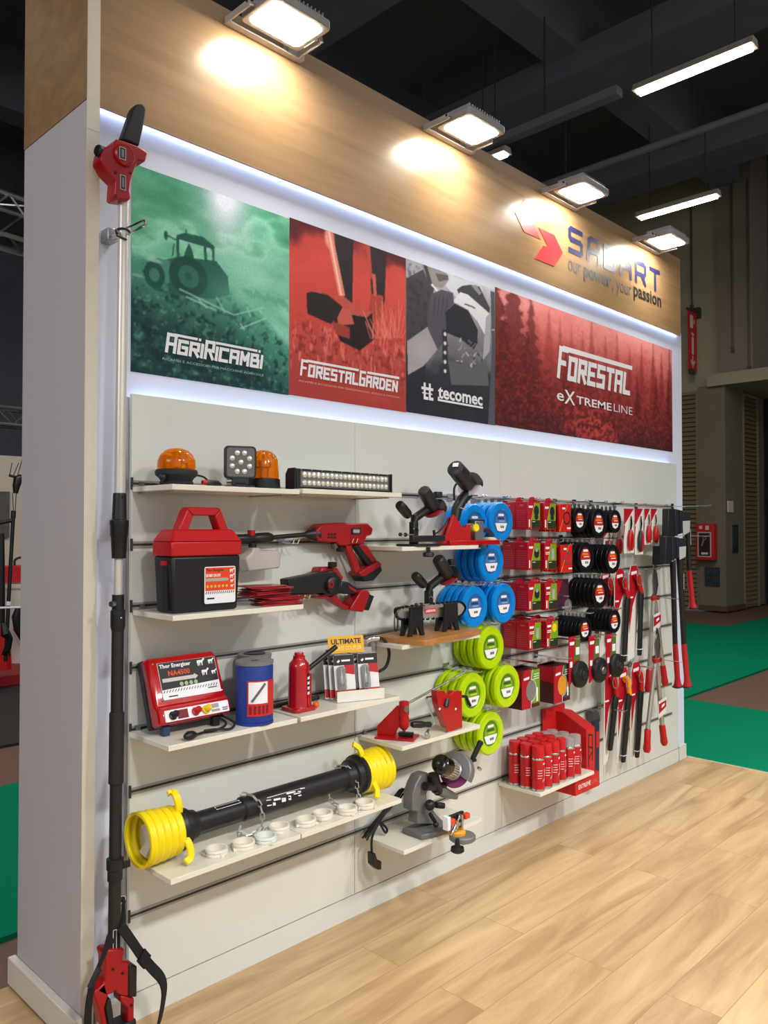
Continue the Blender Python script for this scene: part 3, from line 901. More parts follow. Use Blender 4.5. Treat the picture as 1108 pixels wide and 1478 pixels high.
g.flat([(-0.12, 5.5), (0.02, 5.5), (0.02, 5.75), (-0.12, 5.75)], 0, fs)
g.flat([(0.05, 5.6), (0.09, 5.6), (0.09, 5.68), (0.05, 5.68)], 0, fs)
ob('pictogram', g, mat('sign_white', (206, 196, 186), 0.6), t)
# hose cabinet
t = thing('fire_hose_cabinet', 'red fire hose cabinet with glass door on the concrete pillar', 'cabinet', (14.08, 3.95, 0.98))
ob('body', G().box((14.02, 3.76, 0.98), (14.2, 4.11, 1.68)), M_signred, t, 0.01)
fc = frame((14.015, 3.935, 0), (0, -1, 0), (0, 0, 1))
g = G()
for a, b in (((-0.13, 1.04), (0.13, 1.06)), ((-0.13, 1.5), (0.13, 1.52)), ((-0.13, 1.06), (-0.11, 1.5)), ((0.11, 1.06), (0.13, 1.5))):
    g.prism([(a[0], a[1]), (b[0], a[1]), (b[0], b[1]), (a[0], b[1])], -0.005, 0.012, fc)
ob('door_frame', g, mat('cabinet_frame', (190, 176, 168), 0.4), t)
ob('window', G().prism([(-0.11, 1.06), (0.11, 1.06), (0.11, 1.5), (-0.11, 1.5)], -0.004, 0.003, fc), mat('dark_glass', (40, 12, 16), 0.15), t)
ob('hose_nozzle', G().torus(fc @ Vector((0.0, 1.4, 0.006)), (1, 0, 0), 0.028, 0.01, 16, 6).tube([fc @ Vector((-0.02, 1.37, 0.006)), fc @ Vector((-0.05, 1.25, 0.006))], 0.018), mat('grey_nozzle', (120, 104, 106), 0.5), t)
g = G().flat([(-0.06, 1.09), (0.07, 1.09), (0.07, 1.13), (-0.06, 1.13)], 0.0135, fc).flat([(-0.1, 1.58), (-0.04, 1.58), (-0.04, 1.64), (-0.1, 1.64)], 0.006, fc).flat([(0.02, 1.56), (0.09, 1.56), (0.09, 1.64), (0.02, 1.64)], 0.006, fc)
ob('sticker', g, mat('sign_white', (206, 196, 186)), t)
t = thing('socket_panel', 'dark recessed panel of blue power sockets under the fire hose cabinet', 'socket panel', (14.19, 3.86, 0.5))
ob('frame', G().box((14.17, 3.72, 0.48), (14.21, 4.0, 0.84)), M_groove, t)
g = G()
for y, z in ((3.92, 0.73), (3.92, 0.63), (3.79, 0.74), (3.79, 0.58)):
    g.cyl((14.15, y, z), (14.175, y, z), 0.045, n=12)
ob('socket', g, mat('socket_blue', (26, 62, 88), 0.5), t)
t = thing('wall_box', 'tall narrow steel call box recessed in the pillar', 'wall box', (14.6, 3.6, 1.1))
ob('case', G().box((14.45, 3.575, 1.12), (14.75, 3.61, 1.66)), M_alu, t)
ob('window', G().box((14.49, 3.57, 1.24), (14.71, 3.576, 1.62)), mat('blue_grey_glass', (56, 66, 74), 0.2), t)
solo('switch_plate', G().box((14.28, 3.58, 1.9), (14.54, 3.602, 2.12)), mat('sign_white', (206, 196, 186)), 'small white switch plate high on the concrete pillar', 'switch', bev=0.004)

# ---------------------------------------------------------------- stand glimpsed left of the wall
struct('wall_stand_left', G().box((-2, 7.9, 0), (6, 8.0, 2.5)), mat('offwhite_stand_wall', (190, 180, 164), 0.7))
q0, q1 = (2.4, 7.86, 2.051), (2.566, 7.86, 1.479)
solo('picture', G().box((q0[0], 7.86, q1[2]), (q1[0], 7.895, q0[2])), mat('dark_grey_picture', (84, 80, 82), 0.7, var=0.6, scale=12), 'small dark grey picture on the white stand wall far left', 'picture')
t = thing('counter', 'white round counter of the stand glimpsed left of the wall', 'counter', (2.357, 6.852, 0))
q0 = (2.357, 6.852, 0)
ob('body', G().lathe([(0.2, 0.1), (0.205, 0.3), (0.215, 0.93)], q0, n=32), mat('counter_white', (205, 198, 186), 0.5), t)
ob('top', G().lathe([(0.23, 0.93), (0.23, 0.965)], q0, n=32), mat('counter_white', (205, 198, 186)), t)
q0, q1 = (2.15, 6.9, 0.979), (2.396, 6.9, 1.172)
t = thing('red_case', 'red tool case with black handle on the white counter far left', 'case', (q0[0] + 0.12, 7.0, q0[2]))
ob('body', G().box((q0[0], 6.9, q0[2]), (q1[0], 7.06, q1[2])), M_red, t, 0.01)
ob('handle', G().tube([(2.296, 6.98, 1.173), (2.303, 6.98, 1.236), (2.38, 6.98, 1.258), (2.412, 6.98, 1.169)], 0.014, smooth=4), M_black, t)
t = thing('pole_tool', 'black long-handled tool leaning upright at the far left edge', 'garden tool', (1.695, 5.6, 0.278))
ob('pole', G().tube([(1.695, 5.6, 0.311), (1.719, 5.6, 0.923), (1.756, 5.6, 1.748)], 0.019, n=8), M_black, t)
ob('pole_end', G().tube([(1.753, 5.6, 1.694), (1.757, 5.6, 1.768)], 0.024, n=8), M_black, t)
ob('pole_sleeve', G().tube([(1.714, 5.6, 0.849), (1.719, 5.6, 0.889)], 0.022, n=8), M_print, t)
ob('grip', G().tube([(1.741, 5.6, 1.674), (1.593, 5.6, 1.639)], 0.02, n=8), M_black, t)
ob('bag', G().tube([(1.658, 5.58, 0.682), (1.674, 5.55, 0.584), (1.713, 5.55, 0.534), (1.694, 5.55, 0.449), (1.667, 5.58, 0.383)], [0.02, 0.05, 0.03, 0.035, 0.02], n=8), M_black, t)
ob('dangling_strap', G().tube([(1.719, 5.55, 0.56), (1.7, 5.55, 0.469), (1.714, 5.55, 0.368)], 0.01, n=6), M_black, t)
t = thing('strimmer_engine', 'black tool head hanging on thin cords above the long-handled tool', 'garden tool', (1.777, 5.6, 1.937))
ob('body', G().tube([(1.829, 5.6, 2.095), (1.796, 5.6, 2.08), (1.78, 5.6, 2.005), (1.774, 5.6, 1.937)], [0.035, 0.045, 0.035, 0.022], n=10), M_black, t)
ob('side_arm', G().tube([(1.789, 5.6, 2.094), (1.711, 5.6, 2.11)], 0.013, n=8), M_black, t)
for a_, b_ in (((1.717, 5.6, 2.11), (1.746, 5.62, 2.235)), ((1.75, 5.6, 2.105), (1.809, 5.62, 2.238)), ((1.789, 5.6, 2.1), (1.848, 5.62, 2.295)), ((1.745, 5.6, 1.943), (1.756, 5.6, 1.761)), ((1.781, 5.6, 1.944), (1.772, 5.6, 1.762))):
    ob('cord', G().tube([a_, b_], 0.004, n=5), M_black, t)
t = thing('garden_machine', 'red and black upright machine cut by the left edge of the photograph', 'garden tool', (1.733, 5.9, 0.203))
ob('body', G().tube([(1.753, 5.9, 0.193), (1.752, 5.9, 0.372), (1.736, 5.9, 0.649)], [0.11, 0.1, 0.05], n=12), M_red, t)
ob('frame', G().tube([(1.749, 5.9, 0.648), (1.757, 5.9, 1.199), (1.754, 5.9, 1.544)], [0.05, 0.035, 0.03], n=8), M_black, t)
solo('folded_fan', G().tube([(2.2, 6.6, 0.733), (2.171, 6.6, 0.629), (2.187, 6.6, 0.491), (2.248, 6.6, 0.349)], [0.03, 0.045, 0.04, 0.02], n=10), M_black, 'curved glossy black tool part in front of the white counter', 'garden tool')
q0 = (1.791, 6, 0.01)
solo('low_platform', G().box((0.9, 6.0, 0), (3.2, 7.5, 0.1)), mat('base_red', (140, 16, 20), 0.5), 'low red display platform on the dark carpet far left', 'platform')
solo('barrier_rope', G().tube([(1.173, 5.3, 0.876), (1.622, 5.3, 0.857), (1.911, 5.3, 0.843)], 0.01, n=6), M_print, 'thin white barrier cord crossing in front of the far left tools', 'cord')
def truss(lab, p0, p1, s):
    a, b = Vector(p0), Vector(p1)
    t = thing('truss', lab, 'truss', (a + b) / 2)
    d = (b - a).normalized()
    u = Vector((0, 0, 1))
    w = d.cross(u).normalized()
    g = G()
    cs = [(u * i + w * j) * s / 2 for i, j in ((1, 1), (1, -1), (-1, -1), (-1, 1))]
    for c in cs:
        g.tube([a + c, b + c], 0.026, n=8)
    ob('chords', g, M_alu, t)
    g = G()
    L = (b - a).length
    nn = int(L / s)
    for k in range(nn):
        for i in range(4):
            q0, q1 = a + d * (L * k / nn), a + d * (L * (k + 1) / nn)
            c0, c1 = cs[i], cs[(i + 1) % 4]
            g.tube([q0 + c0, q1 + c1] if k % 2 else [q0 + c1, q1 + c0], 0.012, n=6)
    ob('braces', g, M_alu, t)
truss('large aluminium lighting truss high at the left edge', (-2.5, 5.1, 4.62), (6, 7.1, 4.9), 0.42)
truss('slim aluminium truss above the white stand wall at the left edge', (-1.5, 8.4, 3.05), (5, 8.4, 3.05), 0.22)
batten(9.6, 10.8, 2.75, 5.6, 'small fluorescent lamp seen through the left truss')
batten(11.5, 12.4, 2.95, 6.2, 'second small fluorescent lamp lower behind the left truss')

# ================================================================ SHELVES
M_shelf = mat('ivory_shelf_laminate', (218, 214, 200), 0.22, var=0.02, scale=3)
SHELF = [('A', 0.008, 1.717, 0.5, 'top left shelf carrying the two amber beacons'), ('A', 0.522, 1.721, 0.508, 'top shelf under the long led light bar'),
         ('B', 0.012, 1.316, 0.515, 'shelf under the black and red battery energizer box'), ('C', 0.0, 0.924, 0.5, 'shelf under the red energizer and the blue rope spool'),
         ('C', 0.516, 0.924, 0.5, 'shelf under the red bottle jack and the coupler display'), ('D', 0.01, 0.521, 0.506, 'bottom shelf under the left half of the drive shaft'),
         ('D', 0.521, 0.52, 0.508, 'bottom shelf under the right half of the drive shaft'), ('E', 1.032, 0.721, 0.5, 'shelf under the two red chain repair tools'),
         ('F', 1.042, 0.311, 0.5, 'lowest shelf under the grey chain grinder'), ('G', 2.0, 0.309, 0.505, 'shelf full of red spray cans'),
         ('H', 1.032, 1.508, 0.51, 'upper shelf carrying the two clamped chain sharpeners'), ('I', 1.032, 1.118, 0.5, 'shelf hidden under the wooden board')]
for _, x0, z0, w_, lb in SHELF:
    t = thing('wall_shelf', 'white ' + lb, 'shelf', (x0 + w_ / 2, -0.125, z0), 'white shelves hooked into the slatwall')
    ob('board', G().box((x0, -0.25, z0), (x0 + w_, -0.0045, z0 + 0.017)), M_shelf, t, 0.0015)
    for xx in (x0 + 0.03, x0 + w_ - 0.03):
        ob('bracket', G().box((xx - 0.008, -0.2, z0 - 0.004), (xx + 0.008, -0.0045, z0)).box((xx - 0.008, -0.012, z0), (xx + 0.008, -0.004, z0 + 0.034)), M_alu, t)
ZA, ZB, ZC, ZD, ZE, ZF, ZG, ZH, ZI = 1.7345, 1.3335, 0.9415, 0.5385, 0.7385, 0.3285, 0.3265, 1.5255, 1.1355

# ================================================================ TOP SHELF: beacons, work light, light bar
M_amber = mat('amber_lens', (255, 140, 0), 0.12, var=0.04, scale=30, trans=0.75, ior=1.3)
M_reflect = mat('beacon_reflector', (255, 196, 90), 0.15, 0.9, var=0.25, scale=60)
def beacon_low():
    x, y = 0.091, -0.135
    t = thing('beacon', 'low wide amber beacon on black magnetic foot at the left shelf end', 'beacon', (x, y, ZA), 'amber beacons on the top shelf')
    ob('base', G().lathe([(0.052, 0), (0.054, 0.012), (0.05, 0.016), (0.056, 0.026), (0.066, 0.034), (0.068, 0.044), (0.064, 0.052), (0.058, 0.053)], (x, y, ZA), n=40), M_rubber, t)
    ob('dome', G().lathe([(0.059, 0.053), (0.061, 0.06), (0.06, 0.08), (0.052, 0.1), (0.038, 0.114), (0.02, 0.121), (0.0, 0.123)], (x, y, ZA), n=40, caps=False), M_amber, t)
    g = G()
    for k in range(9):
        a = 2 * PI * k / 9
        g.cbox((x + 0.034 * math.cos(a), y + 0.034 * math.sin(a), ZA + 0.07 + 0.012 * (k % 2)), (0.016, 0.016, 0.02))
    g.lathe([(0.05, 0.054), (0.04, 0.058), (0.012, 0.06), (0.012, 0.095), (0.03, 0.1), (0.0, 0.106)], (x, y, ZA), n=20)
    ob('reflector', g, M_reflect, t)
    g = G().sphere((x - 0.06, y - 0.02, ZA + 0.026), 0.013)
    ob('knob', g, M_black, t)
beacon_low()
t = thing('plug_cable', 'black cable with red tipped plug between low beacon and work light', 'cable', (0.215, -0.15, ZA))
ob('cord', G().tube([(0.17, -0.07, ZA + 0.045), (0.2, -0.06, ZA + 0.045), (0.24, -0.06, ZA + 0.04), (0.25, -0.08, ZA + 0.02), (0.22, -0.11, ZA + 0.012), (0.2, -0.15, ZA + 0.012)], 0.0035, smooth=5), M_rubber, t)
ob('plug', G().tube([(0.178, -0.17, ZA + 0.012), (0.19, -0.17, ZA + 0.012), (0.2, -0.17, ZA + 0.012), (0.225, -0.165, ZA + 0.012), (0.25, -0.15, ZA + 0.01)], [0.006, 0.012, 0.012, 0.011, 0.004], n=10), M_black, t)
ob('plug_tip', G().cyl((0.165, -0.17, ZA + 0.014), (0.18, -0.17, ZA + 0.014), 0.007, 0.009, 10), M_red, t)
M_ledcup = mat('led_cup', (225, 222, 210), 0.18, 0.6, var=0.05)
M_ledglass = mat('work_light_face', (96, 94, 92), 0.25, var=0.2, scale=150)
t = thing('work_light', 'square black led work light with nine lenses between the two amber beacons', 'work light', (0.32, -0.16, ZA), rotz=R(-24))
ob('housing', G().prism(rrect(0.108, 0.112, 0.014, 4, 0, 0.088), -0.012, 0.012, frame((0, 0, 0), (1, 0, 0), (0, 0, 1))), M_black, t, 0.003, local=True)
g = G()
for k in range(9):
    g.cbox((0, 0.027, 0.045 + k * 0.0107), (0.092, 0.03, 0.0035))
ob('cooling_fins', g, M_black, t, local=True)
ob('face', G().prism(rrect(0.094, 0.098, 0.01, 4, 0, 0.088), 0.0125, 0.0135, frame((0, 0, 0), (1, 0, 0), (0, 0, 1))), M_ledglass, t, local=True)
for k in range(9):
    a = R(45 * k + 22.5)
    px_, pz_ = (0, 0.088) if k == 8 else (0.032 * math.cos(a), 0.088 + 0.034 * math.sin(a))
    ob('led', G().lathe([(0.009, 0), (0.0085, 0.003), (0.005, 0.0045), (0, 0.005)], (px_, -0.0133, pz_), (0, -1, 0), 14), M_ledcup, t, local=True)
ob('foot', G().box((-0.028, -0.012, 0.012), (0.028, 0.012, 0.034)).prism(rrect(0.1, 0.05, 0.02), 0, 0.008, Matrix()).box((-0.02, -0.012, 0.006), (0.02, 0.012, 0.02)), M_black, t, 0.001, local=True)
ob('bolt', G().cyl((-0.045, 0, 0.024), (-0.028, 0, 0.024), 0.007, n=8), M_chrome, t, local=True)
def beacon_tall():
    x, y = 0.447, -0.12
    t = thing('beacon', 'tall amber beacon on a black base right of the square work light', 'beacon', (x, y, ZA), 'amber beacons on the top shelf')
    ob('base', G().lathe([(0.06, 0), (0.062, 0.004), (0.06, 0.038), (0.056, 0.04)], (x, y, ZA), n=40), M_black, t)
    ob('dome', G().lathe([(0.056, 0.04), (0.057, 0.05), (0.053, 0.105), (0.046, 0.122), (0.032, 0.135), (0.014, 0.141), (0, 0.142)], (x, y, ZA), n=40, caps=False), M_amber, t)
    g = G().lathe([(0.016, 0.041), (0.018, 0.075), (0.026, 0.08), (0.026, 0.1), (0.012, 0.104), (0, 0.105)], (x, y, ZA), n=20)
    for k in range(14):
        a = 2 * PI * k / 14
        g.tube([(x + 0.018 * math.cos(a), y + 0.018 * math.sin(a), ZA + 0.13), (x + 0.046 * math.cos(a), y + 0.046 * math.sin(a), ZA + 0.108)], 0.0025, n=5)
    ob('reflector', g, M_reflect, t)
    ob('foot_bracket', G().box((x - 0.07, y - 0.03, ZA), (x + 0.07, y + 0.03, ZA + 0.006)), M_black, t)
beacon_tall()
t = thing('light_bar', 'long black led light bar with two rows of round lenses on the top shelf', 'light bar', (0.79, -0.17, ZA))
lx0, lx1, ly = 0.535, 1.018, -0.2
ob('housing', G().box((lx0, ly, ZA + 0.004), (lx1, ly + 0.034, ZA + 0.078)), M_black, t, 0.002)
g = G()
for k in range(7):
    g.box((lx0 + 0.01, ly + 0.034, ZA + 0.008 + k * 0.01), (lx1 - 0.01, ly + 0.05, ZA + 0.011 + k * 0.01))
ob('cooling_fins', g, M_black, t)
ob('reflector_tray', G().box((lx0 + 0.018, ly - 0.0015, ZA + 0.014), (lx1 - 0.014, ly + 0.001, ZA + 0.07)), mat('light_bar_tray', (120, 118, 114), 0.3, 0.5), t)
led0 = None
n_ = 20
for r_ in range(2):
    for k in range(n_):
        px_ = lx0 + 0.034 + k * (lx1 - lx0 - 0.066) / (n_ - 1)
        pz_ = ZA + 0.028 + r_ * 0.0285
        if led0 is None:
            led0 = ob('led', G().lathe([(0.0108, 0), (0.0105, 0.004), (0.0085, 0.0075), (0.004, 0.0095), (0, 0.01)], (0, 0, 0), (0, -1, 0), 14), M_ledcup, t, local=True)
            o = led0
        else:
            o = led0.copy()
            COL.objects.link(o)
            o.parent = t
        o.location = (px_ - 0.79, ly - 0.0015 + 0.17, pz_ - ZA)
for s, xx in ((-1, lx0), (1, lx1)):
    ob('end_bracket', G().prism([(-0.022, 0.0), (0.03, 0.0), (0.03, 0.08), (-0.008, 0.08), (-0.022, 0.06)], -0.003, 0.003, frame((xx + s * 0.006, ly + 0.03, ZA), (0, -1, 0), (0, 0, 1))), M_black, t)
g = G()
for k in range(10):
    g.cyl((lx0 + 0.02 + k * 0.049, ly - 0.001, ZA + 0.0745), (lx0 + 0.02 + k * 0.049, ly - 0.003, ZA + 0.0745), 0.0022, n=6)
ob('screws', g, M_alu, t, kind='stuff')

# ================================================================ SECOND ROW: battery energizer, packets, gun, pruning saw
t = thing('energizer_box', 'black and red battery energizer box with a carrying handle on the second shelf', 'energizer', (0.15, -0.16, ZB))
ex0, ex1, ey0, ey1 = 0.022, 0.284, -0.225, -0.105
def taper(x0, x1, y0, y1, z0, z1, d):
    return G().add([(x0 + d, y0 + d, z0), (x1 - d, y0 + d, z0), (x1 - d, y1 - d, z0), (x0 + d, y1 - d, z0), (x0, y0, z1), (x1, y0, z1), (x1, y1, z1), (x0, y1, z1)],
                   [(0, 3, 2, 1), (4, 5, 6, 7), (0, 1, 5, 4), (1, 2, 6, 5), (2, 3, 7, 6), (3, 0, 4, 7)])
ob('body', taper(ex0 + 0.004, ex1 - 0.004, ey0 + 0.003, ey1 - 0.003, ZB, ZB + 0.178, 0.007), M_black, t, 0.008)
g = taper(ex0, ex1, ey0, ey1, ZB + 0.178, ZB + 0.225, -0.0)
g.add([(ex0, ey0, ZB + 0.225), (ex1, ey0, ZB + 0.225), (ex1, ey1, ZB + 0.225), (ex0, ey1, ZB + 0.225), (ex0 + 0.02, ey0 + 0.025, ZB + 0.262), (ex1 - 0.02, ey0 + 0.025, ZB + 0.262), (ex1 - 0.02, ey1 - 0.02, ZB + 0.262), (ex0 + 0.02, ey1 - 0.02, ZB + 0.262)],
      [(4, 5, 6, 7), (0, 1, 5, 4), (1, 2, 6, 5), (2, 3, 7, 6), (3, 0, 4, 7)])
ob('lid', g, M_red, t, 0.006)
hx0, hx1 = 0.075, 0.245
g = G()
hpts = [(hx0, ZB + 0.225), (hx0 + 0.035, ZB + 0.31), (hx1 - 0.035, ZB + 0.31), (hx1, ZB + 0.225)]
poly = [(hx0 - 0.018, ZB + 0.24), (hx0 + 0.022, ZB + 0.328), (hx0 + 0.032, ZB + 0.333), (hx1 - 0.032, ZB + 0.333), (hx1 - 0.022, ZB + 0.328), (hx1 + 0.018, ZB + 0.24), (hx1 - 0.018, ZB + 0.24), (hx1 - 0.045, ZB + 0.306), (hx0 + 0.045, ZB + 0.306), (hx0 + 0.018, ZB + 0.24)]
for q in ([0, 1, 8, 9], [1, 2, 3, 4, 7, 8], [4, 5, 6, 7]):
    g.prism([poly[i] for i in q][::-1], -0.022, 0.022, front(0, -0.17, 0))
ob('handle', g, M_red, t, 0.004)
ob('latch', G().box((ex0 - 0.004, -0.19, ZB + 0.15), (ex0 + 0.008, -0.165, ZB + 0.163)), M_red, t)
ob('side_channel', G().prism([(-0.012, 0.01), (0.012, 0.01), (0.012, 0.145), (-0.012, 0.145)], -0.01, 0.003, frame((ex0 + 0.006, -0.177, ZB), (0, -1, 0), (0, 0, 1))), M_rubber, t)
def animals(g, M, spots, s):
    """four little cattle and horse silhouettes: body, neck, head and legs"""
    for x, z, k in spots:
        q = s * k
        for pl in ([(-0.5, 0.0), (0.4, 0.0), (0.5, 0.25), (0.45, 0.42), (-0.5, 0.42)], [(0.3, 0.3), (0.55, 0.25), (0.85, 0.5), (0.7, 0.7), (0.5, 0.62)],
                   [(-0.5, -0.45), (-0.36, -0.45), (-0.3, 0.05), (-0.5, 0.1)], [(-0.2, -0.4), (-0.1, -0.4), (-0.08, 0.05), (-0.25, 0.05)], [(0.2, -0.45), (0.32, -0.45), (0.4, 0.1), (0.18, 0.05)], [(-0.62, -0.1), (-0.55, -0.1), (-0.46, 0.4), (-0.54, 0.4)]):
            g.flat([(x + a * q, z + b * q) for a, b in pl], 0.0, M)
    return g
fl = front(0.2, -0.2215, ZB + 0.083)
lab = ob('label', G().prism(rrect(0.118, 0.118, 0.006, 3), 0.0, 0.001, fl), M_print, t)
ob('orange_field', G().flat([(-0.056, -0.018), (0.056, -0.018), (0.056, 0.056), (-0.056, 0.056)], 0.0013, fl), mat('orange_print', (214, 66, 24), 0.5), lab)
f2 = frame(fl @ Vector((0, 0, 0.0016)), (1, 0, 0), (0, 0, 1))
ob('lettering', text_geo('Thor Energizer', f2 @ Matrix.Translation((-0.02, 0.047, 0)), 0.066, 0.012, 0.02), M_dkprint, lab)
ob('lettering', text_geo('B180 DUO', f2 @ Matrix.Translation((-0.026, 0.031, 0)), 0.054, 0.01, 0.03), M_print, lab)
ob('bar_print', G().flat([(-0.054, 0.012), (0.026, 0.012), (0.034, 0.017), (0.026, 0.022), (-0.054, 0.022)], 0, f2), mat('grey_bar', (170, 160, 150)), lab)
ob('pictograms', animals(G(), f2, [(0.044, 0.044, 1), (0.044, 0.026, 1), (0.045, 0.01, 0.8), (0.045, -0.006, 0.7)], 0.013), M_print, lab, kind='stuff')
g = G()
for k in range(6):
    g.flat(rrect(0.009, 0.009, 0.0044, 3, -0.048 + k * 0.0145, -0.004), 0, f2)
ob('symbols', g, mat('yellow_green_print', (196, 180, 60)), lab, kind='stuff')
g = G()
for k in range(14):
    x_ = -0.056 + k * 0.008
    g.flat([(x_, -0.028), (x_ + 0.003, -0.028), (x_ + 0.007, -0.02), (x_ + 0.004, -0.02)], 0, f2)
g.flat([(-0.05, -0.045), (-0.022, -0.045), (-0.022, -0.04), (-0.05, -0.04)], 0, f2)
ob('pattern', g, M_dkprint, lab, kind='stuff')

M_packet = mat('red_packet', (150, 24, 30), 0.25, var=0.15, scale=25)
rp = random.Random(3)
src = None
for k in range(14):
    w_, d_ = 0.15, 0.105
    up_ = k >= 6
    cx = 0.465 + (rp.uniform(-0.015, 0.015) if not up_ else -0.035 + rp.uniform(-0.016, 0.016))
    cy = -0.185 + (0 if not up_ else 0.03) + rp.uniform(-0.01, 0.01)
    lb = ('flat red packet, number %s from the bottom of the pile beside the battery energizer' % ['one', 'two', 'three', 'four', 'five', 'six', 'seven', 'eight', 'nine', 'ten', 'eleven', 'twelve', 'thirteen', 'fourteen'][k]) if k < 13 else 'topmost flat red packet of the pile beside the battery energizer'
    if src is None:
        g = G().cbox((0, 0, 0.0022), (w_, d_, 0.0042))
        src = ob('packet', g, M_packet, None, 0.001)
        o = src
    else:
        o = src.copy()
        COL.objects.link(o)
    o.location = (cx, cy, ZB + 0.0005 + k * 0.0047)
    o.rotation_euler = (0, 0, R(rp.uniform(-16, 16) - 8))
    TRUE[o.name] = tuple(o.location)
    tag(o, lb, 'packet', 'red packets piled on the second shelf')
top_packet = o
for dx, w_, h_ in ((-0.02, 0.06, 0.006), (-0.02, 0.09, 0.004), (0.03, 0.02, 0.02)):
    ob('print', G().flat([(dx - w_ / 2, -h_ / 2 - 0.02 * (w_ == 0.09)), (dx + w_ / 2, -h_ / 2 - 0.02 * (w_ == 0.09)), (dx + w_ / 2, h_ / 2 - 0.02 * (w_ == 0.09)), (dx - w_ / 2, h_ / 2 - 0.02 * (w_ == 0.09))], 0.0048, Matrix()), mat('faded_packet_print', (190, 70, 72), 0.4), top_packet, local=True)

def trace(g, pts, y, t, ):
    """outline on the plane at depth y in front of the wall, thickness t towards the wall"""
    poly = [p for p in pts]
    ar = sum(poly[i][0] * poly[(i + 1) % len(poly)][1] - poly[(i + 1) % len(poly)][0] * poly[i][1] for i in range(len(poly)))
    if ar < 0:
        poly = poly[::-1]
    return g.prism(poly, -t, 0.0, front(0, y, 0))
M_drkred = mat('deep_red_tool_plastic', (150, 10, 20), 0.35, var=0.05, scale=40)
M_clear = mat('clear_acrylic', (235, 240, 242), 0.08, trans=0.9, ior=1.3)
M_milky = mat('milky_bottle', (214, 206, 200), 0.35, var=0.04, trans=0.35)
# pressure washer gun
GY = -0.085
t = thing('washer_gun', 'red cordless pressure washer gun with black lance and white foam bottle hung on the wall', 'pressure washer', (0.8, -0.06, 1.45))
g = G()
trace(g, [(0.726, 1.591), (0.758, 1.614), (0.878, 1.622), (0.884, 1.618), (1.005, 1.62), (1.036, 1.597), (1.027, 1.57), (0.999, 1.565), (0.993, 1.549), (0.972, 1.533), (0.913, 1.533), (0.884, 1.528), (0.855, 1.53), (0.833, 1.543), (0.745, 1.549), (0.729, 1.561)], GY, 0.062)
ob('body', g, M_drkred, t, 0.006)
ob('hand_guard', trace(G(), [(0.889, 1.53), (0.921, 1.533), (0.978, 1.429), (0.959, 1.413), (0.947, 1.415)], -0.075, 0.024), M_drkred, t, 0.004)
ob('grip', trace(G(), [(0.943, 1.533), (1.007, 1.532), (1.076, 1.456), (1.026, 1.444)], -0.075, 0.026), M_drkred, t, 0.006)
ob('grip_pad', trace(G(), [(0.935, 1.53), (0.963, 1.53), (1.044, 1.455), (1.018, 1.441)], -0.077, 0.026), M_black, t, 0.003)
ob('battery_socket', trace(G(), [(0.952, 1.419), (1.061, 1.464), (1.078, 1.454), (1.081, 1.442), (0.985, 1.403), (0.966, 1.404)], -0.088, 0.07), M_drkred, t, 0.003)
ob('battery', trace(G(), [(0.971, 1.404), (1.079, 1.442), (1.087, 1.423), (1.037, 1.384), (0.985, 1.382)], -0.086, 0.066), M_black, t, 0.003)
ob('trigger', trace(G(), [(0.867, 1.529), (0.886, 1.528), (0.886, 1.504), (0.871, 1.504)], -0.07, 0.03), M_black, t, 0.002)
ob('inlet', G().cyl((0.841, -0.06, 1.54), (0.845, -0.06, 1.52), 0.014, n=14), mat('olive_metal', (110, 104, 84), 0.4, 0.7), t)
ob('lance_cone', G().lathe([(0.009, 0), (0.018, 0.02), (0.026, 0.045), (0.029, 0.05), (0.029, 0.06)], (0.692, -0.06, 1.575), (1, 0, 0.0), 20), M_black, t)
ob('lance', G().cyl((0.527, -0.06, 1.564), (0.699, -0.06, 1.575), 0.009, n=14), M_black, t)
ob('foam_head', G().lathe([(0.014, 0), (0.017, 0.004), (0.017, 0.06), (0.014, 0.085), (0.014, 0.09), (0.019, 0.1), (0.02, 0.15), (0.014, 0.168)], (0.365, -0.06, 1.56), Vector((0.565, -0.06, 1.566)) - Vector((0.365, -0.06, 1.56)), 20), M_black, t)
ob('foam_knob', G().cyl((0.441, -0.06, 1.572), (0.441, -0.06, 1.592), 0.014, n=14), M_red, t)
g = G()
bx, bz = (0.44, 1.53)
g.lathe([(0.013, 0), (0.014, -0.014)], (bx, -0.06, bz), (0, 0, 1), 16)
ob('bottle_neck', G().cyl((0.447, -0.06, 1.545), (0.447, -0.06, 1.53), 0.015, n=16), M_black, t)
ob('bottle', trace(G(), [(0.407, 1.499), (0.429, 1.515), (0.431, 1.529), (0.464, 1.529), (0.467, 1.517), (0.546, 1.518), (0.559, 1.508), (0.553, 1.453), (0.413, 1.445), (0.399, 1.491)], -0.085, 0.05), M_milky, t, 0.006)
fg = front((0.936, 1.587)[0], -0.0875, (0.936, 1.587)[1])
pl = ob('badge', G().prism(rrect(0.05, 0.026, 0.002, 2), 0, 0.0012, fg), M_dkprint, t)
ob('badge_print', G().flat(rrect(0.036, 0.012, 0.001, 2), 0.0015, fg).flat([(-0.017, -0.009), (0.017, -0.009), (0.017, -0.0085), (-0.017, -0.0085)], 0.0015, fg).flat([(-0.017, 0.0085), (0.017, 0.0085), (0.017, 0.009), (-0.017, 0.009)], 0.0015, fg), mat('silver_print', (160, 158, 162), 0.4), pl)
g = G()
for k in range(3):
    for j in range(2):
        a = (0.791, 1.568)
        g.cbox((a[0] + k * 0.016 - 0.0, -0.0855, a[1] + j * 0.012 - 0.005), (0.011, 0.003, 0.007))
ob('vents', g, M_black, t)
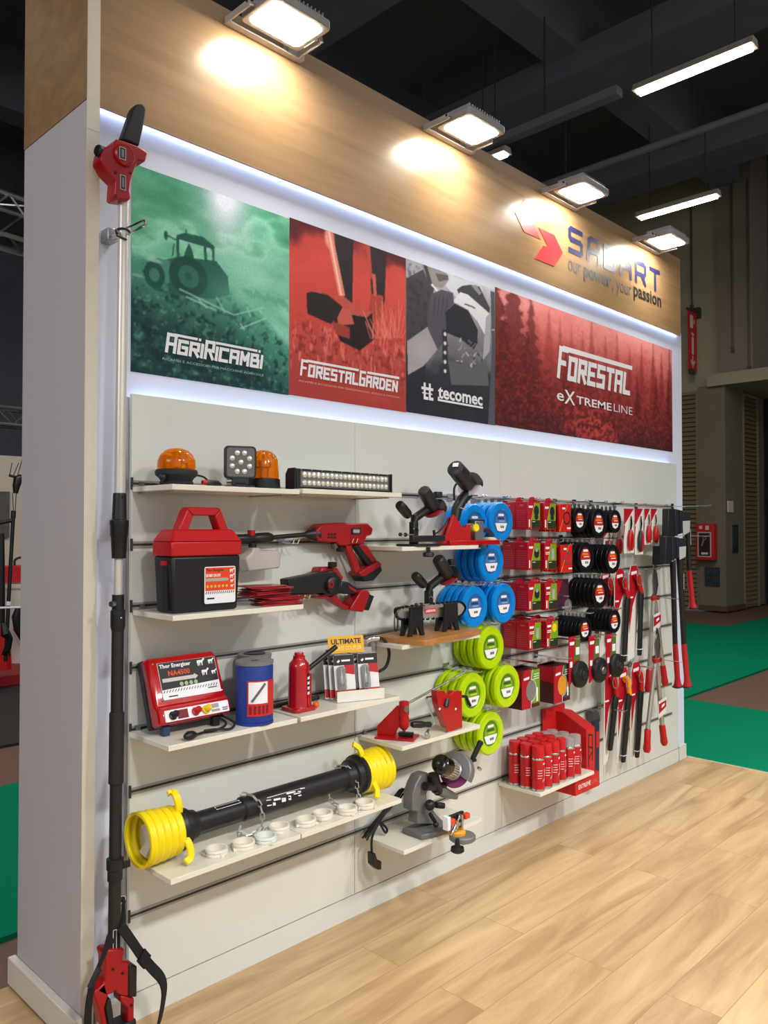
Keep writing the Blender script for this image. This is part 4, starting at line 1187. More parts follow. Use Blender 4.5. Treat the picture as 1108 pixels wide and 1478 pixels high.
def clip_hook(lab, x, z, L=0.09):
    t = thing('display_hook', lab, 'hook', (x, -0.01, z), 'short clear and steel hooks carrying the cordless tools')
    ob('plate', G().box((x - 0.018, -0.006, z - 0.012), (x + 0.018, -0.003, z + 0.022)), M_clear, t)
    for s in (-1, 1):
        ob('prong', G().tube([(x + s * 0.012, -0.004, z), (x + s * 0.012, -L, z - 0.002), (x + s * 0.012, -L - 0.008, z + 0.014)], 0.003, n=6), M_chrome, t)
clip_hook('steel hook under the pressure washer gun body', (0.923, 1.541)[0], 1.545)
clip_hook('clear hook under the guard of the mini chainsaw', (0.632, 1.352)[0], 1.34, 0.14)
clip_hook('steel hook behind the pressure washer lance', 0.62, 1.545)
# mini chainsaw
t = thing('pruning_chainsaw', 'red cordless mini chainsaw with black bar guard hung below the washer gun', 'chainsaw', (0.75, -0.1, 1.35))
ob('bar_guard', trace(G(), [(0.561, 1.411), (0.569, 1.414), (0.729, 1.431), (0.793, 1.435), (0.811, 1.416), (0.827, 1.403), (0.822, 1.354), (0.8, 1.34), (0.74, 1.344), (0.74, 1.352), (0.574, 1.361), (0.565, 1.374)], -0.12, 0.05), M_black, t, 0.005)
ob('body', trace(G(), [(0.743, 1.43), (0.753, 1.449), (0.831, 1.448), (0.865, 1.405), (0.849, 1.366), (0.824, 1.335), (0.784, 1.332)], -0.09, 0.06), M_drkred, t, 0.006)
ob('sprocket_cover', G().lathe([(0.032, 0), (0.03, 0.014), (0.024, 0.018), (0, 0.019)], (0.771, -0.12, 1.382), (0, -1, 0), 28), M_black, t)
ob('cover_knob', G().ring((0.754, -0.139, 1.384), (0, 1, 0), 0.008, 0.013, 0.004, 20), M_drkred, t)
ob('top_knob', G().lathe([(0.017, 0), (0.018, 0.003), (0.018, 0.018), (0.015, 0.02)], (0.796, -0.1, 1.448), (0, 0, 1), 18), M_black, t)
ob('handle', trace(G(), [(0.849, 1.392), (0.888, 1.386), (0.945, 1.354), (0.934, 1.334), (0.87, 1.339), (0.836, 1.352)], -0.095, 0.045), M_black, t, 0.006)
ob('handle_stripe', trace(G(), [(0.883, 1.373), (0.898, 1.366), (0.932, 1.348), (0.924, 1.344), (0.89, 1.359)], -0.098, 0.01), M_drkred, t)
g = G()
trace(g, [(0.786, 1.332), (0.82, 1.341), (0.853, 1.305), (0.894, 1.29), (0.886, 1.274), (0.808, 1.313)], -0.095, 0.04)
trace(g, [(0.894, 1.29), (0.951, 1.353), (0.988, 1.346), (0.998, 1.335), (0.965, 1.271), (0.957, 1.262), (0.888, 1.276)], -0.105, 0.065)
ob('hand_guard', g, M_drkred, t, 0.004)
ob('battery', trace(G(), [(0.99, 1.334), (1.022, 1.322), (0.991, 1.266), (0.965, 1.271)], -0.105, 0.065), M_black, t, 0.003)
ob('oil_cap', trace(G(), [(0.707, 1.34), (0.77, 1.336), (0.77, 1.327), (0.713, 1.332)], -0.115, 0.05), M_drkred, t, 0.002)

# ================================================================ THIRD ROW
t = thing('energizer', 'red mains fence energizer with a black and white front plate leaning on the third shelf', 'energizer', (0.17, -0.15, ZC))
tl = R(20)
fe = frame((0.022, -0.142, ZC + 0.03), (1, 0, 0), (0, math.sin(tl), math.cos(tl)))
EW, EH = 0.268, 0.222
ob('back_shell', G().prism([(0.0, 0.0), (EW, 0.0), (EW, EH), (0.0, EH)], -0.062, -0.03, fe), M_black, t, 0.006)
pr = [(-0.03, 0.0), (0.03, 0.004), (0.032, 0.05), (0.012, 0.068), (0.008, EH - 0.03), (-0.008, EH), (-0.03, EH)]
rings = []
for x_, ins in ((0, 0.012), (0.012, 0), (EW - 0.012, 0), (EW, 0.012)):
    rings.append([tuple(fe @ Vector((x_, min(max(b, ins * 0.6), EH - ins * 0.6), a - (ins if a > -0.02 else 0)))) for a, b in pr])
ob('front_shell', G().loft(rings), M_redgloss, t, 0.005, ang=30)
slope = math.atan2(0.004, EH - 0.098)
ff = fe @ frame((EW / 2 + 0.006, 0.142, 0.0105), (1, 0, 0), (0, 1, -0.035))
pl = ob('front_plate', G().prism([(-0.108, -0.062), (0.108, -0.062), (0.108, 0.058), (-0.108, 0.058)], 0.0, 0.0015, ff), M_print, t)
ob('black_field', G().flat([(-0.107, -0.03), (0.107, -0.022), (0.107, 0.0575), (-0.107, 0.0575)], 0.0018, ff), M_dkprint, pl)
f2 = ff @ Matrix.Translation((0, 0, 0.0021))
ob('lettering', text_geo('Thor Energizer', f2 @ Matrix.Translation((-0.045, 0.044, 0)), 0.115, 0.017, 0.028), M_print, pl)
ob('lettering', text_geo('NA4500', f2 @ Matrix.Translation((-0.035, 0.021, 0)), 0.08, 0.017, 0.02), mat('orange_print', (214, 66, 24)), pl, label='orange-red lettering')
ob('bar_print', G().flat([(-0.1, -0.006), (0.018, -0.006), (0.018, -0.009), (0.032, 0.001), (0.018, 0.011), (0.018, 0.006), (-0.1, 0.006)], 0, f2), mat('pale_bar', (190, 186, 180)), pl)
g = G()
for k in range(4):
    g.flat(rrect(0.014, 0.014, 0.0068, 4, -0.034 + k * 0.0178, -0.018), 0.0, f2)
ob('symbols', g, mat('pale_green_symbol', (150, 170, 130)), pl, kind='stuff')
ob('pictograms', animals(G(), f2, [(0.05, 0.042, 0.9), (0.09, 0.042, 0.7), (0.06, 0.008, 0.85), (0.094, 0.005, 0.6)], 0.024), M_print, pl, kind='stuff')
g = G()
for k in range(20):
    x_ = -0.105 + k * 0.0103
    g.flat([(x_, -0.04), (x_ + 0.003, -0.04), (x_ + 0.009, -0.032), (x_ + 0.006, -0.032)], 0, f2)
g.flat([(-0.088, -0.055), (-0.055, -0.055), (-0.055, -0.051), (-0.088, -0.051)], 0, f2).flat([(0.06, -0.046), (0.095, -0.046), (0.095, -0.043), (0.06, -0.043)], 0, f2)
ob('pattern', g, M_dkprint, pl, kind='stuff')
fc = fe @ Matrix.Translation((EW / 2, 0.027, 0.0325))
cp = ob('control_strip', G().prism(rrect(0.236, 0.036, 0.003, 2), -0.002, 0.0015, fc), M_print, t)
for dx, m_, nm in ((-0.092, M_black, 'black_terminal'), (-0.01, M_red, 'red_terminal'), (0.028, mat('yellow_plastic', (226, 190, 10), 0.4), 'yellow_terminal')):
    g = G()
    v = (fc.to_3x3() @ Vector((0.25, 0.25, 1))).normalized()
    g.lathe([(0.014, 0), (0.014, 0.004), (0.011, 0.006), (0.011, 0.02), (0.008, 0.024)], fc @ Vector((dx, -0.001, 0.001)), v, 16)
    ob(nm, g, m_, cp)
ob('switch_field', G().flat([(-0.074, -0.014), (-0.036, -0.014), (-0.036, 0.014), (-0.074, 0.014)], 0.0018, fc), mat('maroon_print', (110, 16, 22)), cp)
g = G().flat([(0.052, 0.0), (0.08, 0.0), (0.08, 0.014), (0.052, 0.014)], 0.0018, fc).flat([(0.05, -0.012), (0.082, -0.012), (0.082, -0.004), (0.05, -0.004)], 0.0018, fc)
ob('scale_print', g, mat('grey_scale_print', (150, 148, 148)), cp)
ob('lettering', G().flat([(0.092, -0.012), (0.112, -0.012), (0.112, -0.009), (0.092, -0.009)], 0.0018, fc).flat([(0.092, -0.006), (0.114, -0.006), (0.114, -0.003), (0.092, -0.003)], 0.0018, fc), M_dkprint, cp)
for a, b, h in ((0.022, EH - 0.022, 0.0), (EW - 0.022, EH - 0.022, 0.0), (0.03, 0.082, 0.012), (EW - 0.016, 0.082, 0.012)):
    ob('screw', G().sphere(fe @ Vector((a, b, h + 0.001)), 0.0045, 10, 6), M_chrome, t)
for x_ in (0.055, 0.24):
    ob('foot', G().cbox((x_, -0.135, ZC + 0.016), (0.024, 0.024, 0.031)), M_black if x_ > 0.1 else mat('blue_grey_foot', (40, 60, 90), 0.5), t, 0.003)
ob('mains_cord', G().tube([(0.25, -0.13, ZC + 0.03), (0.26, -0.17, ZC + 0.012), (0.22, -0.2, ZC + 0.006), (0.15, -0.205, ZC + 0.006), (0.11, -0.225, ZC + 0.008)], 0.0042, smooth=6)
   .tube([(0.265, -0.13, ZC + 0.03), (0.285, -0.18, ZC + 0.01), (0.24, -0.225, ZC + 0.005), (0.185, -0.22, ZC + 0.012), (0.15, -0.21, ZC + 0.012)], 0.0042, smooth=6), M_rubber, t)
ob('mains_plug', G().tube([(0.062, -0.24, ZC + 0.014), (0.075, -0.238, ZC + 0.015), (0.092, -0.234, ZC + 0.014), (0.115, -0.224, ZC + 0.009)], [0.008, 0.014, 0.013, 0.005], n=12), M_black, t)

M_ropeblue = mat('blue_rope', (24, 52, 132), 0.6, var=0.25, scale=120, bump=0.5)
M_flange = mat('grey_spool_flange', (118, 118, 120), 0.45)
def rope_spool(x, y, r, lab, first):
    t = thing('rope_spool', lab, 'spool', (x, y, ZC), 'rope spools on the third shelf')
    g = G().lathe([(0.0, 0.0), (r, 0.0), (r, 0.008), (r - 0.006, 0.01)], (x, y, ZC), n=40)
    ob('flange', g, M_ropeblue if first else M_flange, t)
    ob('winding', G().lathe([(r - 0.003, 0.008), (r - 0.001, 0.015), (r - 0.003, 0.1), (r - 0.001, 0.19), (r - 0.004, 0.198)], (x, y, ZC), n=40), M_ropeblue, t)
    ob('flange', G().lathe([(0.014, 0.2), (r - 0.001, 0.198), (r, 0.202), (r, 0.21), (0.05, 0.211), (0.014, 0.209)], (x, y, ZC), n=40, loop=True), M_flange, t)
    ob('core', G().lathe([(0.014, 0.208), (0.012, 0.19), (0, 0.19)] if first else [(0.04, 0.212), (0.034, 0.214), (0.024, 0.206), (0.012, 0.2), (0, 0.2)], (x, y, ZC), n=24), M_black, t)
    return t
sx_, sy_ = 0.36, -0.192
t = rope_spool(sx_, sy_, 0.064, 'blue rope spool with a red and white label right of the red energizer', True)
def wrap(g, x, y, r, a0, a1, z0, z1, n=10):
    for k in range(n):
        b0, b1 = R(a0 + (a1 - a0) * k / n), R(a0 + (a1 - a0) * (k + 1) / n)
        g.add([(x + r * math.cos(b0), y + r * math.sin(b0), z0), (x + r * math.cos(b1), y + r * math.sin(b1), z0), (x + r * math.cos(b1), y + r * math.sin(b1), z1), (x + r * math.cos(b0), y + r * math.sin(b0), z1)], [(0, 1, 2, 3)])
    return g
lb_ = ob('label', wrap(G(), sx_, sy_, 0.0648, -148, -50, ZC + 0.033, ZC + 0.15), mat('label_red', (190, 40, 40), 0.5), t)
ob('label_field', wrap(G(), sx_, sy_, 0.0652, -144, -85, ZC + 0.075, ZC + 0.146), M_print, lb_)
g = G()
for k in range(5):
    a = R(-142 + k * 13)
    wrap(g, sx_, sy_, 0.0655, -142 + k * 13, -134 + k * 13, ZC + 0.04, ZC + 0.068, 3)
ob('label_bars', g, mat('label_dark_red', (120, 16, 30), 0.5), lb_, kind='stuff')
ob('label_picture', G().tube([(sx_ + 0.0655 * math.cos(R(-134)), sy_ + 0.0655 * math.sin(R(-134)), ZC + 0.082), (sx_ + 0.0665 * math.cos(R(-112)), sy_ + 0.0665 * math.sin(R(-112)), ZC + 0.115), (sx_ + 0.0655 * math.cos(R(-94)), sy_ + 0.0655 * math.sin(R(-94)), ZC + 0.14)], 0.0045, n=6), mat('grey_label_picture', (96, 92, 100), 0.5), lb_)
rope_spool(0.443, -0.08, 0.06, 'second rope spool half hidden behind the blue spool, showing its grey top flange', False)

t = thing('bottle_jack', 'red hydraulic bottle jack standing on the third shelf', 'jack', (0.585, -0.155, ZC))
jx, jy = 0.583, -0.157
ob('base', G().prism(rrect(0.1, 0.094, 0.016, 4, jx, jy), ZC, ZC + 0.014), M_redgloss, t, 0.003)
ob('body', G().lathe([(0.044, 0.012), (0.039, 0.022), (0.038, 0.15), (0.036, 0.168), (0.024, 0.182), (0.022, 0.186), (0.022, 0.196), (0.018, 0.198)], (jx, jy, ZC), n=32), M_redgloss, t)
ob('screw_cap', G().lathe([(0.017, 0.196), (0.017, 0.205), (0.015, 0.208), (0, 0.209)], (jx, jy, ZC), n=20), M_redgloss, t)
ob('lever', G().cyl((jx + 0.03, jy, ZC + 0.135), (jx + 0.155, jy - 0.03, ZC + 0.215), 0.0095, n=14), M_black, t)
ob('lever_socket', G().cyl((jx + 0.036, jy - 0.01, ZC + 0.01), (jx + 0.036, jy - 0.01, ZC + 0.13), 0.012, n=14), M_redgloss, t)
ob('valve_knob', G().sphere((jx + 0.056, jy - 0.03, ZC + 0.014), 0.012, 14, 8), mat('orange_knob', (226, 96, 30), 0.4), t)
jl = ob('label', wrap(G(), jx, jy, 0.0386, -80, -28, ZC + 0.05, ZC + 0.135, 8), M_dkprint, t)
g = G()
for k in range(4):
    wrap(g, jx, jy, 0.0389, -76, -34, ZC + 0.058 + k * 0.018, ZC + 0.068 + k * 0.018, 6)
ob('label_print', g, M_print, jl)
g = G().cyl((0.505, -0.085, ZC + 0.011), (0.735, -0.088, ZC + 0.011), 0.0095, n=14)
t = solo('jack_handle', g, M_black, 'black steel jack handle lying on the shelf behind the bottle jack', 'handle')

# coupler display
dz = R(-20)
t = thing('counter_display', 'clear counter display with a yellow header for grease couplers on the third shelf', 'display', (0.858, -0.172, ZC), rotz=dz)
ob('tray', G().prism([(-0.098, 0.0), (0.098, 0.0), (0.098, 0.042), (-0.098, 0.042)], 0.04, 0.043, frame((0, 0, 0), (1, 0, 0), (0, 0, 1))).box((-0.098, -0.043, 0), (0.098, 0.05, 0.003)), mat('shiny_tray', (225, 222, 212), 0.25, 0.1), t, local=True, label='shiny folded white tray')
ob('back_panel', G().prism([(-0.098, 0.0), (0.098, 0.0), (0.098, 0.19), (-0.098, 0.19)], -0.003, 0.0, frame((0, 0.03, 0), (1, 0, 0), (0, 0.25, 1))), mat('grey_card', (150, 150, 152), 0.4), t, local=True)
hd = frame((-0.025, 0.045, 0.205), (1, 0, 0), (0, 0.2, 1))
hc = ob('header_card', G().prism(rrect(0.15, 0.066, 0.004, 2), -0.002, 0.0, hd), mat('yellow_card', (226, 168, 30), 0.45), t, local=True)
ob('lettering', text_geo('ULTIMATE', hd @ Matrix.Translation((0, 0.012, 0.0008)), 0.126, 0.02, 0.03), mat('navy_print', (24, 32, 54), 0.5), hc, local=True)
ob('lettering', text_geo('GREASE COUPLER', hd @ Matrix.Translation((0, -0.014, 0.0008)), 0.128, 0.017, 0.02), mat('pale_yellow_print', (246, 214, 120), 0.5), hc, local=True, label='pale yellow lettering')
DZ_ = Matrix.Rotation(dz, 4, 'Z')
def blister(lx, ly, lab):
    w = DZ_ @ Vector((lx, ly, 0))
    t = thing('blister_pack', lab, 'packet', (0.858 + w.x, -0.172 + w.y, ZC + 0.006), 'grease coupler blister packs in the counter display', rotz=dz)
    fb = frame((0, 0, 0), (1, 0, 0), (0, 0.2, 1))
    ob('card', G().prism(rrect(0.085, 0.168, 0.004, 2, 0, 0.084), -0.0015, 0, fb), mat('white_card', (222, 220, 218), 0.4), t, local=True)
    ob('black_top', G().flat([(-0.042, 0.128), (0.042, 0.128), (0.042, 0.167), (-0.042, 0.167)], 0.0004, fb), M_dkprint, t, local=True)
    ob('red_corner', G().flat([(0.0, 0.098), (0.042, 0.09), (0.042, 0.128), (0.0, 0.128)], 0.0004, fb), mat('card_red', (176, 20, 28), 0.45), t, local=True)
    ob('red_band', G().flat([(-0.042, 0.004), (0.042, 0.004), (0.042, 0.036), (-0.042, 0.036)], 0.0004, fb), mat('card_red', (176, 20, 28), 0.45), t, local=True)
    ob('logo_print', G().flat([(-0.03, 0.143), (-0.02, 0.15), (-0.016, 0.144), (-0.024, 0.137)], 0.0008, fb).flat([(-0.01, 0.142), (0.026, 0.142), (0.026, 0.149), (-0.01, 0.149)], 0.0008, fb), M_print, t, local=True)
    ob('blister', G().prism(rrect(0.036, 0.095, 0.016, 4, -0.016, 0.078), 0.0, 0.014, fb), M_clear, t, 0.003, local=True)
    ob('coupler', G().lathe([(0.005, 0), (0.009, 0.01), (0.009, 0.045), (0.006, 0.055), (0.006, 0.075)], fb @ Vector((-0.016, 0.04, 0.007)), fb.to_3x3() @ Vector((0, 1, 0)), 14), M_chrome, t, local=True)
    return t
bp = blister(-0.05, -0.018, 'front left grease coupler blister pack in the counter display')
for k, (lx, ly, lab) in enumerate(((0.05, -0.018, 'front right grease coupler blister pack in the counter display'), (-0.064, 0.002, 'middle pack of the three at the left of the counter display'), (-0.078, 0.02, 'rearmost pack of the three at the left of the counter display'), (0.03, 0.004, 'pack half hidden behind the front right pack of the counter display'))):
    w = DZ_ @ Vector((lx, ly, 0))
    dup(bp, (0.858 + w.x, -0.172 + w.y, ZC + 0.006), lab)
t = thing('grease_hose', 'short black grease hose with a chrome coupler looping beside the yellow header', 'hose', (0.97, -0.12, ZC + 0.2))
ob('hose', G().tube([(1.005, -0.14, 1.154), (1.033, -0.14, 1.152), (1.051, -0.15, 1.123), (1.061, -0.15, 1.083), (1.043, -0.15, 1.04), (1.003, -0.15, 1.025)], 0.0065, smooth=6), M_rubber, t)
ob('coupler', G().tube([(0.963, -0.12, 1.148), (0.972, -0.13, 1.157), (1.009, -0.14, 1.155)], [0.014, 0.012, 0.011], n=12), M_chrome, t)
ob('grip', G().lathe([(0.018, 0), (0.022, 0.02), (0.018, 0.07)], (1, -0.11, 1.091), (0, 0, 1), 16), M_alu, t)

# ================================================================ DRIVE SHAFT SHELF
M_yellow = mat('yellow_guard', (236, 212, 8), 0.4, var=0.04, scale=30)
t = thing('drive_shaft', 'black drive shaft with ribbed yellow guards and chains lying on the bottom shelf', 'drive shaft', (0.5, -0.115, ZD))
AY, AZ = -0.112, ZD + 0.089
def cone(x0, d):
    """ribbed yellow bell opening towards direction d"""
    prof_o, prof_i = [], []
    for k in range(31):
        h = 0.125 * k / 30
        r = 0.075 + 0.009 * (k / 30) + 0.0032 * math.sin(2 * PI * k / 6)
        prof_o.append((r, h))
        prof_i.append((r - 0.005, h))
    return G().lathe(prof_o + [(prof_o[-1][0] + 0.002, 0.127), (prof_i[-1][0] - 0.002, 0.127)] + prof_i[::-1], (x0, AY, AZ), (d, 0, 0), 48, loop=True)
ob('guard_bell', cone(0.102, -1), M_yellow, t)
ob('guard_bell', cone(0.925, 1), M_yellow, t)
ob('hub', G().lathe([(0.07, 0.0), (0.072, 0.018), (0.06, 0.024), (0.058, 0.045), (0.05, 0.05), (0.045, 0.075), (0.036, 0.08)], (0.1, AY, AZ), (1, 0, 0), 36), M_black, t)
ob('hub', G().lathe([(0.074, 0.0), (0.076, 0.02), (0.066, 0.026), (0.064, 0.05), (0.054, 0.055), (0.05, 0.09), (0.04, 0.1)], (0.93, AY, AZ), (-1, 0, 0), 36), M_black, t)
ob('tube', G().cyl((0.16, AY, AZ), (0.42, AY, AZ), 0.0345, n=32), M_black, t)
ob('tube', G().lathe([(0.036, 0), (0.041, 0.006), (0.041, 0.5)], (0.36, AY, AZ), (1, 0, 0), 32), M_black, t)
g = G().tube([(0.01, AY, AZ - 0.05), (0.03, AY - 0.02, AZ), (0.02, AY + 0.01, AZ + 0.045)], 0.03, n=6).cbox((0.05, AY, AZ), (0.1, 0.06, 0.05))
ob('yoke', g, mat('pale_yoke_wrap', (196, 186, 160), 0.5, var=0.1, scale=30), t)
def arm(c, sgn, xo):
    pts = [(xo, c[0], c[1])]
    return pts
def lever(pts):
    P = spline([Vector(p) for p in pts], 5)
    g = G()
    rings = []
    for i, p in enumerate(P):
        tg = (P[min(i + 1, len(P) - 1)] - P[max(i - 1, 0)]).normalized()
        u = Vector((1, 0.0, 0.0))
        u = (u - tg * u.dot(tg)).normalized()
        w = tg.cross(u)
        rings.append([tuple(p + u * a * 0.011 + w * b * 0.006) for a, b in ((-1, -1), (1, -1), (1, 1), (-1, 1))])
    return g.loft(rings)
ob('lever', lever([(0.103, -0.135, 0.672), (0.1, -0.145, 0.706), (0.095, -0.14, 0.737), (0.091, -0.125, 0.753), (0.074, -0.12, 0.752)]), M_yellow, t, 0.002)
ob('lever', lever([(0.098, -0.165, 0.624), (0.106, -0.185, 0.61), (0.112, -0.195, 0.585), (0.107, -0.2, 0.562), (0.089, -0.205, 0.554)]), M_yellow, t, 0.002)
ob('lever', lever([(0.936, -0.12, 0.669), (0.925, -0.13, 0.704), (0.916, -0.125, 0.731), (0.892, -0.115, 0.751)]), M_yellow, t, 0.002)
ob('lever', lever([(0.931, -0.16, 0.622), (0.938, -0.18, 0.606), (0.95, -0.19, 0.576), (0.938, -0.2, 0.549)]), M_yellow, t, 0.002)
M_link = mat('zinc_chain', (176, 176, 174), 0.3, 0.6)
def chain(path, step=0.021):
    P = spline([Vector(p) for p in path], 12)
    out = [P[0]]
    for p in P:
        if (p - out[-1]).length >= step:
            out.append(p)
    g = G()
    for k in range(len(out) - 1):
        a, b = out[k], out[k + 1]
        d = (b - a).normalized()
        s = d.orthogonal().normalized()
        if k % 2:
            s = d.cross(s)
        c = (a + b) / 2
        L = step * 0.62
        pts = [c + d * L + s * 0.0, c + d * L * 0.75 + s * 0.0065, c - d * L * 0.75 + s * 0.0065, c - d * L, c - d * L * 0.75 - s * 0.0065, c + d * L * 0.75 - s * 0.0065]
        g.tube(pts, 0.0026, n=5, closed=True)
    return g
cx_ = 0.405
ob('chain', chain([(cx_ - 0.03, AY + 0.02, AZ + 0.043), (cx_ - 0.01, AY - 0.02, AZ + 0.045), (cx_ + 0.01, AY - 0.045, AZ + 0.005), (cx_ + 0.01, AY - 0.052, AZ - 0.04), (cx_ + 0.0, AY - 0.045, ZD + 0.012), (cx_ - 0.06, AY - 0.03, ZD + 0.006), (cx_ - 0.075, AY - 0.035, ZD + 0.03), (cx_ - 0.06, AY - 0.03, ZD + 0.055)]), M_link, t)
cx_ = 0.85
ob('chain', chain([(cx_ - 0.03, AY + 0.02, AZ + 0.044), (cx_ - 0.005, AY - 0.02, AZ + 0.045), (cx_ + 0.015, AY - 0.046, AZ + 0.0), (cx_ + 0.02, AY - 0.052, AZ - 0.04), (cx_ + 0.02, AY - 0.06, ZD + 0.012), (cx_ - 0.05, AY - 0.06, ZD + 0.006), (cx_ - 0.09, AY - 0.03, ZD + 0.02), (cx_ - 0.1, AY - 0.02, ZD + 0.06)]), M_link, t)
lb_ = ob('warning_label', wrap(G(), 0, 0, 0.0415, 195, 250, 0.4, 0.55, 8), mat('black_label', (28, 28, 30), 0.4), t)
for o_ in (lb_,):
    for v in o_.data.vertices:
        x, y, z = v.co + Vector(TRUE[t.name])
        v.co = Vector((z, AY + x, AZ - y * 0.35 + 0.0)) - Vector(TRUE[t.name])
lb_.data.clear_geometry()
def onshaft(poly, g, r=0.0416):
    """polygon (x along the shaft, angle in degrees down from the top front) laid on the tube"""
    g.add([(x, AY - r * math.sin(R(a)), AZ + r * math.cos(R(a))) for x, a in poly], [tuple(range(len(poly)))])
g = G()
for x0, a0, w_, h_ in ((0.445, 60, 0.02, 30), (0.475, 65, 0.03, 10), (0.47, 80, 0.012, 16), (0.51, 72, 0.018, 20), (0.535, 55, 0.04, 8), (0.54, 70, 0.012, 22), (0.565, 68, 0.03, 6), (0.585, 62, 0.014, 26), (0.6, 52, 0.02, 6), (0.45, 50, 0.16, 3)):
    onshaft([(x0, a0), (x0, a0 + h_), (x0 + w_, a0 + h_ + 2), (x0 + w_, a0 + 4)], g)
me_ = bpy.data.meshes.new('warning_label')
b_ = TRUE[t.name]
me_.from_pydata([(p[0] - b_[0], p[1] - b_[1], p[2] - b_[2]) for p in g.v], [], g.f)
me_.materials.append(M_print)
lb_.data = me_
g = G()
for a0, a1, x0, x1 in ((5, 8, 0.255, 0.35), (28, 31, 0.255, 0.35), (5, 31, 0.253, 0.256), (5, 31, 0.349, 0.352)):
    onshaft([(x0, a0), (x0, a1), (x1, a1), (x1, a0)], g, 0.0352)
ob('sticker', g, M_print, t, label='white framed sticker')
M_ring = mat('white_nylon', (226, 220, 204), 0.4, var=0.03, scale=30)
M_ringb = mat('bluish_nylon', (214, 221, 214), 0.4, var=0.03, scale=30)
def nylon_ring(m_, lab):
    t = thing('nylon_ring', lab, 'ring', (0, 0, 0), 'white nylon bearing rings in a row on the bottom shelf')
    ob('band', G().lathe([(0.029, 0), (0.037, 0), (0.038, 0.002), (0.038, 0.008), (0.035, 0.0095), (0.035, 0.0125), (0.038, 0.014), (0.038, 0.02), (0.037, 0.022), (0.03, 0.022)], (0, 0, 0), n=36, loop=True), m_, t, local=True)
    for a in (20, 150, 265):
        ob('lug', G().cbox((0.037 * math.cos(R(a)), 0.037 * math.sin(R(a)), 0.005), (0.012, 0.012, 0.01)), m_, t, local=True)
    return t
spots = [(0.213, -0.187), (0.308, -0.205), (0.392, -0.214), (0.48, -0.175), (0.587, -0.192), (0.672, -0.186), (0.772, -0.212), (0.86, -0.216)]
words_ = ['leftmost white nylon ring on the bottom shelf', 'second white nylon ring from the left', 'slightly bluish nylon ring, third from the left', 'fourth nylon ring from the left with a lug facing out', 'fifth nylon ring from the left', 'sixth nylon ring, touching the fifth behind it', 'seventh nylon ring beside the hanging chain', 'rightmost nylon ring under the yellow lever']
for k, (x, y) in enumerate(spots):
    if k in (0, 2):
        r0 = nylon_ring(M_ring if k == 0 else M_ringb, words_[k])
        r0.location = (x, y, ZD)
        r0.rotation_euler = (0, 0, k)
        if k == 0:
            rw = r0
    else:
        dup(rw, (x, y, ZD), words_[k], rotz=0.7 * k)

